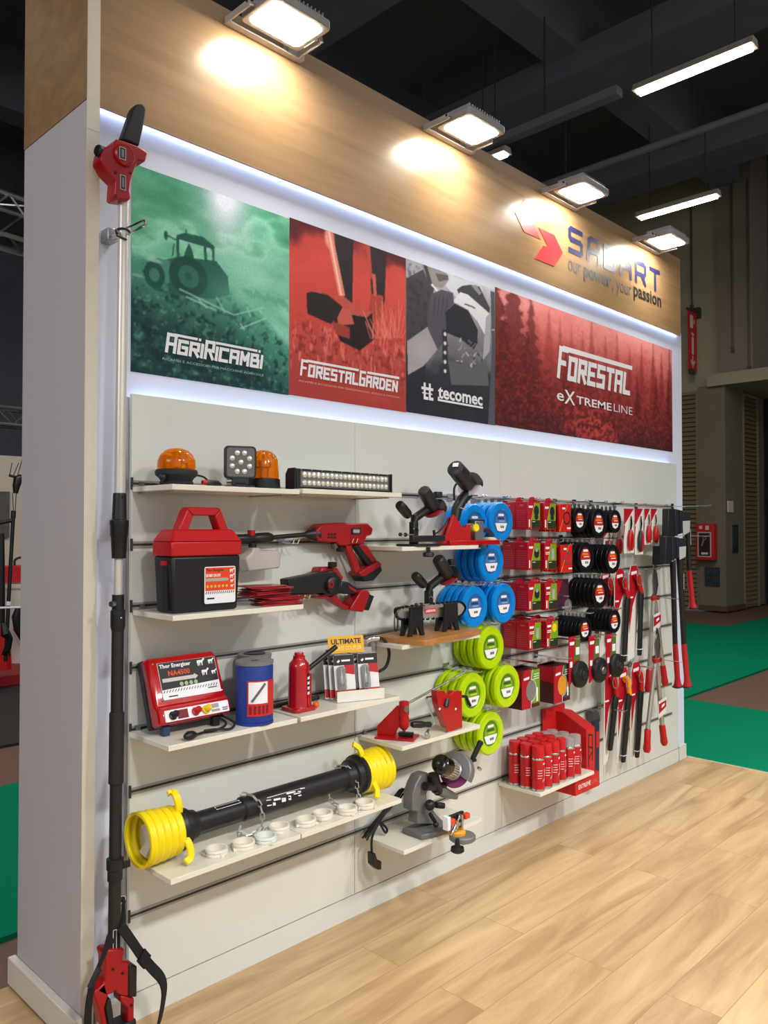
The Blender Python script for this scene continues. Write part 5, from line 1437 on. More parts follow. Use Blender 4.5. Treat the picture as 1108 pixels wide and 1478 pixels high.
# ================================================================ CHAIN SHARPENERS
M_wheelred = mat('red_grinding_wheel', (140, 28, 44), 0.6, var=0.1, scale=80)
M_charcoal = mat('charcoal_plastic', (34, 34, 37), 0.45, var=0.1, scale=90)
lo_ = Vector((1.172, -0.2, 1.409)) - Vector((1.057, -0.22, 1.696))
def sharpener(lab, clamp):
    """compact chain sharpener: handle, motor, wheel and guard on a post with a chain vise"""
    loc = (1.146, -0.22, 1.532)
    t = thing('chain_sharpener', lab, 'sharpener', loc, 'compact black chain sharpeners')
    a, b = Vector((1.179, -0.23, 1.759)), Vector((1.258, -0.22, 1.681))
    d = (b - a).normalized()
    ob('motor', G().lathe([(0.0, -0.002), (0.02, 0.0), (0.026, 0.006), (0.028, 0.03), (0.03, 0.1), (0.026, 0.108)], a, d, 28), M_charcoal, t)
    w0 = a + d * 0.115
    ob('grinding_wheel', G().lathe([(0.0, 0), (0.046, 0.0), (0.049, 0.003), (0.046, 0.006), (0, 0.006)], w0, d, 32), M_wheelred, t)
    rings = []
    u = Vector((0.72, 0.0, 0.3)).normalized()
    u = (u - d * u.dot(d)).normalized()
    w = d.cross(u)
    g = G()
    for k in range(14):
        an = R(-90 + 180 * k / 13)
        q = u * math.cos(an) + w * math.sin(an)
        rings.append([tuple(w0 + q * r_ + d * h_) for r_, h_ in ((0.01, -0.008), (0.053, -0.008), (0.053, 0.014), (0.05, 0.014), (0.05, -0.004), (0.01, -0.004))])
    ob('wheel_guard', g.loft(rings), M_charcoal, t)
    ob('guard_knob', G().cbox(w0 + u * 0.056 - d * 0.03, (0.034, 0.026, 0.026), ), M_charcoal, t, 0.004)
    h0, h1 = (1.023, -0.24, 1.695), (1.129, -0.22, 1.628)
    ob('handle', G().lathe([(0.0, 0.0), (0.014, 0.0), (0.019, 0.006), (0.021, 0.03), (0.02, 0.075), (0.016, 0.085)], h0, Vector(h1) - Vector(h0), 22), M_black, t)
    ob('arm', G().tube([(1.252, -0.21, 1.684), (1.204, -0.21, 1.666), (1.137, -0.22, 1.639), (1.133, -0.22, 1.611)], [0.02, 0.018, 0.018, 0.014], n=12), M_black, t)
    px0, pz0 = (1.131, 1.605)
    zb = ZH + 0.008 if clamp else (1.268, 1.279)[1] - lo_.z
    ob('post', G().box((px0 - 0.012, -0.235, zb), (px0 + 0.016, -0.205, pz0 + 0.02)), M_black, t, 0.004)
    if clamp:
        ob('vise', G().box(((1.084, 1.567)[0], -0.262, (1.084, 1.544)[1]), ((1.285, 1.565)[0], -0.245, (1.084, 1.569)[1])), M_black, t, 0.004)
    if clamp:
        ob('vise_jaw', G().cyl((1.239, -0.24, 1.56), (1.235, -0.24, 1.591), 0.006, n=10), M_black, t)
    ob('adjuster_rod', G().cyl((1.019, -0.25, 1.574), (1.1, -0.25, 1.572), 0.003, n=8), M_alu, t)
    ob('adjuster_knob', G().sphere((1.021, -0.25, 1.574), 0.008, 14, 8), M_black, t)
    ob('adjuster_knob', G().sphere((1.051, -0.25, 1.573), 0.0085, 14, 8), M_black, t)
    ob('link', G().tube([(1.111, -0.24, 1.597), (1.124, -0.24, 1.603), (1.14, -0.24, 1.591)], 0.003, n=6), M_chrome, t)
    if clamp:
        cx, cy = px0 + 0.055, -0.2
        ob('base_plate', G().prism(rrect(0.17, 0.12, 0.02, 4, cx, cy), ZH, ZH + 0.009), M_black, t, 0.002)
        kx = (1.18, -0.25, 1.515)
        ob('clamp_knob', G().lathe([(0.008, 0.0), (0.008, -0.018), (0.022, -0.022), (0.024, -0.034), (0.02, -0.04), (0.0, -0.04)], (kx[0], -0.258, ZH - 0.004), (0, 0, 1), 18), M_black, t)
    return t
sharpener('black chain sharpener clamped at the left of the upper sharpener shelf', True)
sh = sharpener('black chain sharpener clamped on the chainsaw bar above the wooden board', False)
sh.location = Vector(sh.location) + lo_
# red bench sharpener
t = thing('bench_sharpener', 'chain sharpener with red base and tilted black motor above the blue spools', 'sharpener', (1.391, -0.2, 1.528))
a, b = Vector((1.371, -0.24, 1.858)), Vector((1.551, -0.2, 1.77))
d = (b - a).normalized()
ob('motor', G().lathe([(0.0, -0.002), (0.03, 0.0), (0.037, 0.006), (0.039, 0.07), (0.036, 0.072), (0.039, 0.078), (0.039, 0.14), (0.033, 0.15)], a, d, 32), M_charcoal, t)
u = d.orthogonal().normalized()
ob('motor_label', G().cbox((0, 0, 0), (0.026, 0.018, 0.003), Matrix.Translation(a - d * 0.002 + Vector((0.0, -0.006, 0.01))) @ d.to_track_quat('Z', 'Y').to_matrix().to_4x4()), M_print, t)
w0 = a + d * 0.155
ob('grinding_wheel', G().lathe([(0.0, 0), (0.052, 0.0), (0.055, 0.004), (0.052, 0.008), (0, 0.008)], w0, d, 36), mat('pale_grinding_wheel', (188, 176, 176), 0.7, var=0.06, scale=60), t)
gu = Vector((0.7, -0.1, 0.6))
gu = (gu - d * gu.dot(d)).normalized()
gw = d.cross(gu)
rings = []
for k in range(14):
    an = R(-75 + 150 * k / 13)
    q = gu * math.cos(an) + gw * math.sin(an)
    rings.append([tuple(w0 + q * r_ + d * h_) for r_, h_ in ((0.012, -0.006), (0.06, -0.006), (0.06, 0.018), (0.056, 0.018), (0.056, -0.002), (0.012, -0.002))])
ob('wheel_guard', G().loft(rings), M_charcoal, t)
ob('arm', G().tube([(1.512, -0.2, 1.753), (1.468, -0.2, 1.722), (1.434, -0.2, 1.681), (1.419, -0.2, 1.63)], [0.024, 0.025, 0.024, 0.02], n=14), M_black, t)
ob('cable', G().tube([(1.393, -0.23, 1.788), (1.379, -0.23, 1.766), (1.393, -0.22, 1.719)], 0.005, n=8, smooth=5).tube([(1.349, -0.22, 1.641), (1.318, -0.23, 1.614), (1.266, -0.24, 1.585), (1.247, -0.23, 1.574)], 0.003, n=6, smooth=5), M_rubber, t)
ob('stop_bolt', G().cyl((1.421, -0.23, 1.687), (1.434, -0.25, 1.679), 0.004, n=8), M_chrome, t)
g = G()
trace(g, [(1.305, 1.534), (1.372, 1.658), (1.433, 1.604), (1.452, 1.6), (1.462, 1.615), (1.483, 1.617), (1.488, 1.554), (1.49, 1.531)], -0.235, 0.012)
trace(g, [(1.35, 1.533), (1.413, 1.651), (1.47, 1.603), (1.526, 1.554), (1.528, 1.53)], -0.175, 0.012)
ob('side_plates', g, M_red, t, 0.002, label='red upright side plates')
bx0, bx1 = (1.329, 1.535)[0], (1.7, 1.539)[0]
ob('base', G().prism([(bx0, -0.25), (bx1 - 0.02, -0.25), (bx1, -0.235), (bx1, -0.19), (bx1 - 0.02, -0.172), (bx0, -0.172)], ZH, ZH + 0.02), M_red, t, 0.003)
g = G().box(((1.533, 1.557)[0], -0.225, ZH + 0.02), ((1.593, 1.556)[0], -0.19, (1.573, 1.631)[1]))
g.cyl((1.532, -0.23, 1.594), (1.647, -0.2, 1.594), 0.005, n=8).cyl((1.573, -0.21, 1.631), (1.573, -0.21, 1.56), 0.007, n=8)
ob('vise', g, M_alu, t, 0.002)
ob('vise_clamp', G().box(((1.508, 1.63)[0], -0.22, (1.508, 1.621)[1]), ((1.609, 1.634)[0], -0.2, (1.508, 1.638)[1])), M_black, t, 0.002)
ob('yellow_knob', G().lathe([(0.014, 0), (0.017, 0.004), (0.017, 0.02), (0.013, 0.024), (0, 0.022)], (1.519, -0.225, 1.6), (-0.25, -1, 0), 20), M_yellow, t)
ob('coolant_cover', G().tube([(1.606, -0.2, 1.594), (1.653, -0.2, 1.59), (1.695, -0.2, 1.565)], [0.012, 0.015, 0.01], n=10), M_navy, t)
ob('scale_disc', G().lathe([(0.034, 0), (0.034, 0.006), (0.02, 0.012), (0, 0.013)], ((1.668, 1.556)[0], -0.2, ZH + 0.02), (0, 0, 1), 24), mat('cream_disc', (206, 196, 150), 0.5), t)
ob('clamp_knob', G().lathe([(0.006, 0.0), (0.02, -0.003), (0.022, -0.014), (0, -0.015)], ((1.541, 1.526)[0], -0.262, ZH + 0.003), (0, 0, 1), 16), M_black, t)

# ================================================================ BOARD WITH CHAINSAW BAR
bang = R(9)
t = solo('wooden_board', G().prism(rrect(0.46, 0.27, 0.012, 4), 0, 0.02, Matrix.Translation((1.29, -0.158, ZI)) @ Matrix.Rotation(bang, 4, 'Z')), M_board, 'rectangular wooden board lying on the shelf under the chainsaw bar', 'board', bev=0.002)
ZW = ZI + 0.0205
t = thing('chainsaw_bar', 'silver chainsaw bar with chain mounted on two black stands on the wooden board', 'chainsaw bar', (1.3, -0.17, ZW))
BY = -0.165
ob('bar', trace(G(), [(1.101, 1.255), (1.093, 1.23), (1.241, 1.216), (1.495, 1.212), (1.519, 1.226), (1.529, 1.242), (1.519, 1.258), (1.49, 1.27), (1.259, 1.273), (1.121, 1.27)], BY, 0.006), mat('bar_steel', (158, 153, 142), 0.35, 0.25, var=0.06, scale=30), t)
g = G()
edge = [(1.101, 1.229), (1.163, 1.22), (1.25, 1.213), (1.385, 1.209), (1.495, 1.208), (1.524, 1.223), (1.537, 1.242), (1.524, 1.261), (1.49, 1.274), (1.386, 1.277), (1.259, 1.278), (1.13, 1.275), (1.084, 1.267)]
P_ = spline([Vector((a_[0], 0, a_[1])) for a_ in edge], 8, True)
k_ = 0
for i in range(len(P_)):
    q, n_ = P_[i], P_[(i + 1) % len(P_)]
    d_ = n_ - q
    if i % 2 == 0:
        an = math.atan2(d_.z, d_.x)
        M_ = front(q.x, BY + 0.008, q.z) @ Matrix.Rotation(an, 4, 'Z')
        g.prism([(-0.002, -0.003), (0.009, -0.003), (0.009, 0.0045), (0.002, 0.0085), (-0.002, 0.0035)], 0, 0.01, M_)
ob('chain', g, mat('dark_steel_chain', (60, 58, 58), 0.4, 0.8), t)
ob('chain_drop', G().tube([(1.083, -0.17, 1.262), (1.062, -0.18, 1.242), (1.055, -0.185, 1.207), (1.063, -0.185, 1.184), (1.079, -0.18, 1.199), (1.086, -0.175, 1.24)], 0.0028, n=6, smooth=4), mat('dark_steel_chain', (60, 58, 58)), t)
for x0_, x1_, y0_, nm in (((1.121, 1.239)[0], (1.219, 1.231)[0], -0.2, 'stand'), ((1.339, 1.221)[0], (1.447, 1.213)[0], -0.2, 'stand')):
    g = G()
    zt = (1.211, 1.275)[1]
    cx = (x0_ + x1_) / 2
    for yy in (-0.192, -0.15):
        g.prism([(x0_ + 0.012, zt), (x1_ - 0.012, zt), (x1_ - 0.008, ZW + 0.03), (x1_, ZW), (x1_ - 0.02, ZW), (cx + 0.012, ZW + 0.035), (cx - 0.012, ZW + 0.035), (x0_ + 0.02, ZW), (x0_, ZW), (x0_ + 0.008, ZW + 0.03)][::-1], 0, 0.012, front(0, yy, 0))
    g.box((x0_ + 0.016, -0.19, ZW + 0.035), (x1_ - 0.016, -0.152, ZW + 0.045))
    ob(nm, g, M_black, t, 0.001)
fo = front((1.298, 1.247)[0], BY - 0.0008, (1.298, 1.247)[1])
lb_ = ob('bar_badge', G().prism(rrect(0.075, 0.021, 0.009, 4), 0, 0.0008, fo), M_logored, t)
ob('lettering', text_geo('OREGON', fo @ Matrix.Translation((0, 0, 0.001)), 0.062, 0.011, 0.03), M_print, lb_)
ob('small_print', G().flat([(0.05, 0.006), (0.085, 0.006), (0.085, 0.008), (0.05, 0.008)], 0.0, fo).flat([(0.05, 0.001), (0.09, 0.001), (0.09, 0.002), (0.05, 0.002)], 0.0, fo), M_dkprint, t)

# ================================================================ RED CHAIN TOOLS
ax_, bx_ = Vector((0.474, -0.88, 0)), Vector((0.88, 0.474, 0))
t = thing('chain_rivet_tool', 'red chain riveting tool with black crank grip and long steel lever', 'chain tool', (1.1, -0.16, ZE))
o_ = Vector((1.045, -0.085, ZE))
MB_ = frame(o_, ax_, bx_)
ob('base', G().box((0.0, -0.01, 0), (0.165, 0.09, 0.008), MB_), M_red, t, 0.002)
cw = 0.04
g = G()
fw = MB_ @ frame((0, cw, 0), (1, 0, 0), (0, 0, 1))
g.prism([(0.0, 0.008), (0.075, 0.008), (0.082, 0.03), (0.1, 0.055), (0.1, 0.13), (0.082, 0.13), (0.0, 0.045)], -0.01, 0.01, fw)
ob('web', g, M_red, t, 0.002)
hp = MB_ @ Vector((0.112, cw, 0.035))
ob('head', G().lathe([(0.012, 0.0), (0.021, 0.012), (0.021, 0.05), (0.019, 0.056), (0.021, 0.062), (0.021, 0.112), (0.017, 0.115), (0, 0.115)], hp, (0, 0, 1), 26), M_red, t)
ob('head_dial', G().cyl(hp + Vector((-0.006, -0.022, 0.088)), hp + Vector((-0.006, -0.018, 0.088)), 0.014, n=20), M_alu, t)
ob('rivet_pin', G().cyl(hp + Vector((0, 0, -0.02)), hp, 0.003, 0.008, 10), M_chrome, t)
ob('chain_piece', G().add([], []).box((0.09, 0.03, 0.009), (0.15, 0.055, 0.024), MB_).box((0.095, 0.055, 0.009), (0.115, 0.06, 0.02), MB_).box((0.125, 0.055, 0.009), (0.145, 0.06, 0.02), MB_), mat('dark_steel_chain', (60, 58, 58)), t, 0.003)
ob('lever', G().cyl(hp + Vector((0.01, 0.0, 0.1)), (1.527, -0.17, 0.958), 0.005, n=10), M_alu, t)
t = thing('link', 'small loose steel chain part lying on the shelf beside the riveting tool', 'chain part', (1.2, -0.235, ZE))
ob('body', G().cyl((1.185, -0.25, ZE + 0.012), (1.205, -0.225, ZE + 0.014), 0.011, n=16), M_chrome, t)
ob('pin', G().cyl((1.2, -0.228, ZE + 0.02), (1.222, -0.22, ZE + 0.026), 0.006, n=12), M_alu, t)
t = thing('chain_breaker', 'red chain breaker with bent steel crank and black lever on the tool shelf', 'chain tool', (1.369, -0.22, 0.737))
g = trace(G(), [(1.26, 0.908), (1.308, 0.901), (1.324, 0.884), (1.364, 0.882), (1.365, 0.892), (1.425, 0.884), (1.428, 0.724), (1.335, 0.738), (1.319, 0.749), (1.266, 0.854)], -0.235, 0.035)
zl = min(v[2] for v in g.v)
g.v = [(v[0], v[1], v[2] + ZE - zl) for v in g.v]
ob('body', g, M_redgloss, t, 0.003)
g = trace(G(), [(1.319, 0.74), (1.324, 0.81), (1.36, 0.803), (1.388, 0.728)], -0.2355, 0.003)
g.v = [(v[0], v[1], max(v[2], ZE)) for v in g.v]
ob('rib', g, M_redgloss, t, 0.001)
for px_ in ((1.275, -0.236, 0.845), (1.38, -0.236, 0.828)):
    ob('rivet', G().sphere(px_, 0.0055, 10, 6, (1, 0.5, 1)), M_print, t)
ob('drive_screw', G().cyl((1.306, -0.22, 0.891), (1.384, -0.22, 0.879), 0.007, n=12).cyl((1.324, -0.235, 0.879), (1.309, -0.24, 0.85), 0.012, n=12), mat('dark_steel_chain', (60, 58, 58)), t)
ob('crank', G().tube([(1.261, -0.22, 0.896), (1.215, -0.23, 0.903), (1.188, -0.24, 0.897), (1.201, -0.27, 0.813), (1.194, -0.27, 0.803), (1.173, -0.27, 0.804)], 0.004, n=8, smooth=4), M_chrome, t)
ob('crank_grip', G().lathe([(0.009, 0), (0.013, 0.008), (0.014, 0.05), (0.011, 0.072), (0.012, 0.1), (0.01, 0.102)], (1.076, -0.26, 0.82), Vector((1.177, -0.27, 0.804)) - Vector((1.076, -0.26, 0.82)), 18), M_black, t)
ob('lever', G().tube([(1.438, -0.21, 0.87), (1.484, -0.21, 0.861), (1.5, -0.22, 0.819)], 0.007, n=8), M_black, t)

# ================================================================ GREY GRINDER
M_casting = mat('grey_casting', (116, 116, 116), 0.5, 0.3, var=0.08, scale=40)
t = thing('chain_grinder', 'large grey chain grinder with black capped motor and purple wheel on the lowest shelf', 'grinder', (1.28, -0.19, ZF))
g = trace(G(), [(1.187, 0.337), (1.195, 0.383), (1.157, 0.398), (1.161, 0.466), (1.18, 0.501), (1.207, 0.53), (1.251, 0.533), (1.289, 0.508), (1.289, 0.482), (1.261, 0.474), (1.245, 0.445), (1.25, 0.415), (1.3, 0.354), (1.377, 0.285)], -0.19, 0.055)
zl = min(v[2] for v in g.v)
g.v = [(v[0], v[1], ZF + (v[2] - zl) * 1.0) for v in g.v]
ob('column', g, M_casting, t, 0.005)
ob('foot', G().prism([(1.17, -0.23), (1.33, -0.27), (1.36, -0.2), (1.3, -0.12), (1.17, -0.12)], ZF, ZF + 0.022), M_casting, t, 0.004)
pl_ = (1.284, -0.348, 0.335)
ob('chain_table', G().lathe([(0.05, 0.004), (0.054, 0.008), (0.054, 0.022), (0.05, 0.026), (0, 0.026)], (pl_[0], pl_[1], ZF), (0, 0, 1), 36), M_casting, t)
ob('angle_scale', G().lathe([(0.036, 0.026), (0.036, 0.036), (0.028, 0.04), (0, 0.04)], (pl_[0] - 0.01, pl_[1] + 0.02, ZF), (0, 0, 1), 30), mat('orange_scale', (216, 150, 40), 0.4), t)
ob('lock_knob', G().lathe([(0.008, 0.03), (0.012, 0.0), (0.026, -0.004), (0.028, -0.018), (0.02, -0.024), (0, -0.024)], (pl_[0] - 0.05, min(pl_[1] - 0.015, -0.262), ZF - 0.004), (0, 0, 1), 20), M_black, t)
g = G().box((pl_[0] - 0.03, pl_[1] + 0.005, ZF + 0.04), (pl_[0] - 0.015, pl_[1] + 0.03, ZF + 0.085)).box((pl_[0] + 0.005, pl_[1] + 0.005, ZF + 0.04), (pl_[0] + 0.015, pl_[1] + 0.03, ZF + 0.1)).cyl((pl_[0] - 0.06, pl_[1] + 0.01, ZF + 0.035), (pl_[0] + 0.01, pl_[1] + 0.02, ZF + 0.095), 0.006, n=8)
ob('vise', g, M_chrome, t, 0.002)
ob('vise_jaw', G().box((pl_[0] - 0.06, pl_[1] + 0.03, ZF + 0.06), (pl_[0] + 0.05, pl_[1] + 0.045, ZF + 0.1)), M_black, t, 0.003)
for dx_, m_ in ((-0.045, 'l'), (0.05, 'r')):
    ob('red_stop', G().cbox((pl_[0] + dx_, pl_[1] + 0.02, ZF + 0.083), (0.03, 0.02, 0.022)), mat('orange_red', (222, 66, 36), 0.4), t, 0.003)
ob('side_panel', G().cbox((pl_[0] - 0.075, pl_[1] + 0.02, ZF + 0.085), (0.018, 0.03, 0.055)), M_print, t, 0.003)
a, b = Vector((1.245, -0.26, 0.631)), Vector((1.503, -0.2, 0.504))
d = (b - a).normalized()
ob('motor_cap', G().lathe([(0.0, 0.004), (0.014, 0.0), (0.03, 0.001), (0.039, 0.008), (0.042, 0.02), (0.042, 0.062), (0.04, 0.064)], a, d, 36), mat('gloss_black', (16, 16, 17), 0.15, coat=0.5), t)
g = G().lathe([(0.038, 0.06), (0.038, 0.125), (0.044, 0.128), (0.044, 0.14)], a, d, 36)
ob('motor_body', g, M_alu, t)
u = d.orthogonal().normalized()
w = d.cross(u)
g = G()
for k in range(24):
    an = 2 * PI * k / 24
    q = u * math.cos(an) + w * math.sin(an)
    g.tube([a + d * 0.066 + q * 0.0385, a + d * 0.12 + q * 0.0385], 0.0028, n=5)
ob('cooling_fins', g, mat('pale_aluminium', (200, 190, 172), 0.4, 0.5), t)
w0 = a + d * 0.155
ob('grinding_wheel', G().lathe([(0.0, 0), (0.066, 0.0), (0.07, 0.004), (0.066, 0.008), (0, 0.008)], w0, d, 44), mat('purple_wheel', (128, 54, 104), 0.65, var=0.08, scale=60), t)
gu = Vector((0.3, 0, 0.9))
gu = (gu - d * gu.dot(d)).normalized()
gw = d.cross(gu)
rings = []
for k in range(22):
    an = R(-95 + 205 * k / 21)
    q = gu * math.cos(an) + gw * math.sin(an)
    rings.append([tuple(w0 + q * r_ + d * h_) for r_, h_ in ((0.01, -0.016), (0.076, -0.016), (0.082, -0.01), (0.082, 0.024), (0.078, 0.024), (0.078, -0.006), (0.01, -0.006))])
ob('wheel_guard', G().loft(rings), M_casting, t)
ob('feed_handle', G().lathe([(0.008, 0), (0.0115, 0.01), (0.012, 0.07), (0.014, 0.085), (0.009, 0.092), (0, 0.092)], (1.512, -0.22, 0.582), Vector((1.551, -0.23, 0.642)) - Vector((1.512, -0.22, 0.582)), 18), M_black, t)
ob('handle_mount', G().cbox((1.502, -0.22, 0.581), (0.05, 0.03, 0.012)), M_black, t, 0.002)
ob('guard_screw', G().cyl((1.556, -0.22, 0.539), (1.571, -0.22, 0.527), 0.007, n=10), M_chrome, t)
ob('hinge', G().tube([(1.271, -0.2, 0.567), (1.279, -0.2, 0.527), (1.311, -0.2, 0.488)], [0.026, 0.03, 0.022], n=12).cyl((1.211, -0.21, 0.534), (1.342, -0.2, 0.501), 0.018, n=14), M_black, t)
ob('arm_bracket', G().tube([(1.288, -0.2, 0.505), (1.342, -0.2, 0.478), (1.426, -0.2, 0.437)], [0.022, 0.024, 0.012], n=10), M_casting, t)
ob('depth_knob', G().sphere((1.23, -0.22, 0.455), 0.022, 20, 12), M_black, t)
ob('depth_grip', G().cyl((1.281, -0.21, 0.44), (1.318, -0.22, 0.43), 0.0125, n=16), M_black, t)
ob('angle_lever', G().tube([(1.241, -0.21, 0.415), (1.263, -0.225, 0.373)], 0.008, n=8).sphere((1.257, -0.23, 0.37), 0.012, 12, 8), M_black, t)
# its cable
t = thing('power_cable', 'black power cable of the grey grinder coiled and hanging beside its shelf', 'cable', (1.05, -0.08, 0.3))
cp_ = [(1.317, -0.14, 0.514), (1.27, -0.13, 0.525), (1.231, -0.11, 0.506), (1.205, -0.09, 0.473), (1.192, -0.07, 0.439)]
g = G().tube(cp_, 0.004, smooth=5)
A_, B_ = Vector((1.205, -0.07, 0.486)), Vector((0.99, -0.06, 0.336))
dv = (B_ - A_)
sd = Vector((0.6, 0, 0.55)).normalized()
rc = random.Random(5)
for k in range(3):
    off = Vector((rc.uniform(-0.008, 0.008), -0.004 - 0.01 * k, rc.uniform(-0.012, 0.012)))
    w_ = 0.016 + 0.011 * k
    g.tube([A_ + off, A_ + dv * 0.25 + sd * w_ * 0.8 + off, A_ + dv * 0.5 + sd * 0.006 + off, A_ + dv * 0.8 + sd * w_ * 1.3 + off, B_ + off * 1.5, A_ + dv * 0.8 - sd * w_ * 1.0 + off, A_ + dv * 0.5 - sd * 0.006 + off, A_ + dv * 0.25 - sd * w_ * 0.8 + off], 0.0036, closed=True, smooth=6)
g.tube([(1.068, -0.09, 0.396), (1.109, -0.09, 0.356), (1.101, -0.09, 0.342), (1.076, -0.09, 0.377)], 0.005, closed=True, smooth=5)
ob('cord', g, M_rubber, t)
ob('cord_end', G().tube([(1.066, -0.08, 0.382), (1.038, -0.08, 0.348), (1.03, -0.08, 0.319), (1.032, -0.08, 0.274)], 0.005, smooth=5), M_rubber, t)
ob('plug', trace(G(), [(1.024, 0.281), (1.04, 0.277), (1.05, 0.246), (1.074, 0.235), (1.074, 0.199), (1.054, 0.205), (1.026, 0.231)], -0.095, 0.035), M_black, t, 0.004)
for dz_ in (0, 0.012):
    q = (1.074, -0.08, 0.216)
    ob('pin', G().cyl((q[0], -0.086 + dz_, q[2]), (q[0] + 0.022, -0.086 + dz_, q[2]), 0.0024, n=8), M_chrome, t)

# ================================================================ SPRAY CANS
M_can = mat('red_can_print', (178, 16, 24), 0.3, var=0.06, scale=60)
M_cap = mat('red_can_cap', (190, 18, 22), 0.4)
M_capclear = mat('clear_can_cap', (226, 222, 222), 0.2, trans=0.7, ior=1.25)
def can(r, clear):
    t = thing('spray_can', 'spray can', 'spray can', (0, 0, ZG), 'spray cans on the shelf')
    ob('base_rim', G().lathe([(r * 0.94, 0), (r, 0.002), (r, 0.01), (r * 0.97, 0.012)], (0, 0, 0), n=28), M_chrome, t, local=True)
    ob('body', G().lathe([(r * 0.985, 0.01), (r * 0.985, 0.152), (r * 0.9, 0.158)], (0, 0, 0), n=28), M_can, t, local=True)
    ob('top_rim', G().lathe([(r * 0.99, 0.15), (r, 0.152), (r, 0.156), (r * 0.93, 0.159)], (0, 0, 0), n=28), M_chrome, t, local=True)
    if clear:
        ob('cap', G().lathe([(r * 0.93, 0.157), (r * 0.95, 0.16), (r * 0.93, 0.2), (r * 0.86, 0.206), (0, 0.207)], (0, 0, 0), n=28), M_capclear, t, local=True)
        ob('nozzle', G().lathe([(r * 0.6, 0.158), (r * 0.3, 0.166), (0.006, 0.168), (0.006, 0.182), (0, 0.183)], (0, 0, 0), n=16), M_print, t, local=True)
    else:
        ob('cap', G().lathe([(r * 0.93, 0.157), (r * 0.97, 0.16), (r * 0.95, 0.208), (r * 0.9, 0.214), (0, 0.213)], (0, 0, 0), n=28), M_cap, t, local=True)
    g = wrap(G(), 0, 0, r * 0.99, -95, -35, 0.128, 0.136, 6)
    wrap(g, 0, 0, r * 0.99, -75, -35, 0.07, 0.105, 5)
    for k in range(4):
        wrap(g, 0, 0, r * 0.99, -150, -105 - 6 * (k % 2), 0.1 - k * 0.012, 0.1025 - k * 0.012, 4)
    ob('white_print', g, M_print, t, local=True)
    g = G()
    rr = r * 0.992
    n = 6
    for k in range(n):
        b0, b1 = R(-100 + 60 * k / n), R(-100 + 60 * (k + 1) / n)
        z0, z1 = 0.045 + 0.018 * k / n, 0.045 + 0.018 * (k + 1) / n
        g.add([(rr * math.cos(b0), rr * math.sin(b0), z0), (rr * math.cos(b1), rr * math.sin(b1), z1), (rr * math.cos(b1), rr * math.sin(b1), z1 + 0.01), (rr * math.cos(b0), rr * math.sin(b0), z0 + 0.01)], [(0, 1, 2, 3)])
    ob('picture_band', g, mat('silver_print', (160, 158, 162)) if not clear else mat('olive_print', (90, 96, 60), 0.5), t, local=True)
    return t
protos = {}
rows_ = ['front', 'middle', 'back']
cols_ = ['first', 'second', 'third', 'fourth', 'fifth', 'sixth']
for i in range(6):
    for j in range(3):
        r = 0.026 if (i == 3 and j == 0) else 0.0312
        clear = i >= 4
        x, y = 2.038 + 0.068 * i + (0.006 if i == 4 else 0), -0.213 + 0.068 * j
        lab = ('clear' if clear else 'red') + ' capped red spray can, %s row, %s from the left on the can shelf' % (rows_[j], cols_[i])
        key = (r, clear)
        if key not in protos:
            protos[key] = can(r, clear)
            o = protos[key]
            o.location = (x, y, ZG)
            o['label'] = lab
        else:
            dup(protos[key], (x, y, ZG), lab)
# red cardboard display beside and below the cans
M_cardred = mat('red_cardboard', (188, 28, 30), 0.45, var=0.04, scale=20)
t = thing('display_box', 'red cardboard display box with dark line drawing at the end of the can shelf', 'box', (2.55, -0.12, 0.225))
ob('tray', G().box((2.36, -0.225, 0.222), (2.6, -0.02, 0.3)), M_cardred, t, 0.001)
ob('side_box', G().prism([(-0.2, 0.3), (-0.01, 0.3), (-0.01, 0.6), (-0.06, 0.6), (-0.2, 0.53)], 2.512, 2.6, frame((0, 0, 0), (0, 1, 0), (0, 0, 1))), M_cardred, t, 0.001)
ob('back_card', G().box((2.38, -0.016, 0.42), (2.6, -0.012, 0.63)), M_cardred, t)
fd = front(2.48, -0.2255, 0.26)
ob('lettering', text_geo('EXTREME', fd @ Matrix.Translation((-0.03, 0, 0)), 0.12, 0.022, 0.01), M_print, t)
ob('lettering', text_geo('LINE', fd @ Matrix.Translation((0.072, 0.0, 0)), 0.05, 0.02, -0.01), mat('faint_print', (214, 120, 116), 0.5), t)
fd = front(2.556, -0.2005, 0.42)
g = G()
hh_ = 0
for s in ([(-0.02, -0.09), (-0.02, 0.08)], [(0.018, -0.06), (0.018, 0.07)], [(-0.02, 0.08), (0.018, 0.07)], [(-0.025, 0.02), (0.02, 0.0)], [(-0.02, -0.05), (0.01, -0.02)]):
    hh_ = stroke(g, s, 0.009, fd, hh_)
ob('line_drawing', g, M_dkprint, t)
t = thing('hanging_tool', 'long dark blue wrapped tool hanging right of the red display box', 'tool', (2.68, -0.05, 0.21))
ob('sleeve', trace(G(), [(2.838, 0.5), (2.889, 0.499), (2.889, 0.119), (2.838, 0.126)], -0.065, 0.025), mat('navy_sleeve', (34, 34, 66), 0.4, var=0.1, scale=20), t, 0.003)
ob('label', trace(G(), [(2.853, 0.434), (2.888, 0.432), (2.887, 0.341), (2.852, 0.343)], -0.0665, 0.001), M_cardred, t)
ob('clamp', trace(G(), [(2.825, 0.555), (2.88, 0.554), (2.903, 0.519), (2.91, 0.482), (2.84, 0.486)], -0.06, 0.04), mat('grey_clamp', (84, 84, 86), 0.4, 0.6), t, 0.003)

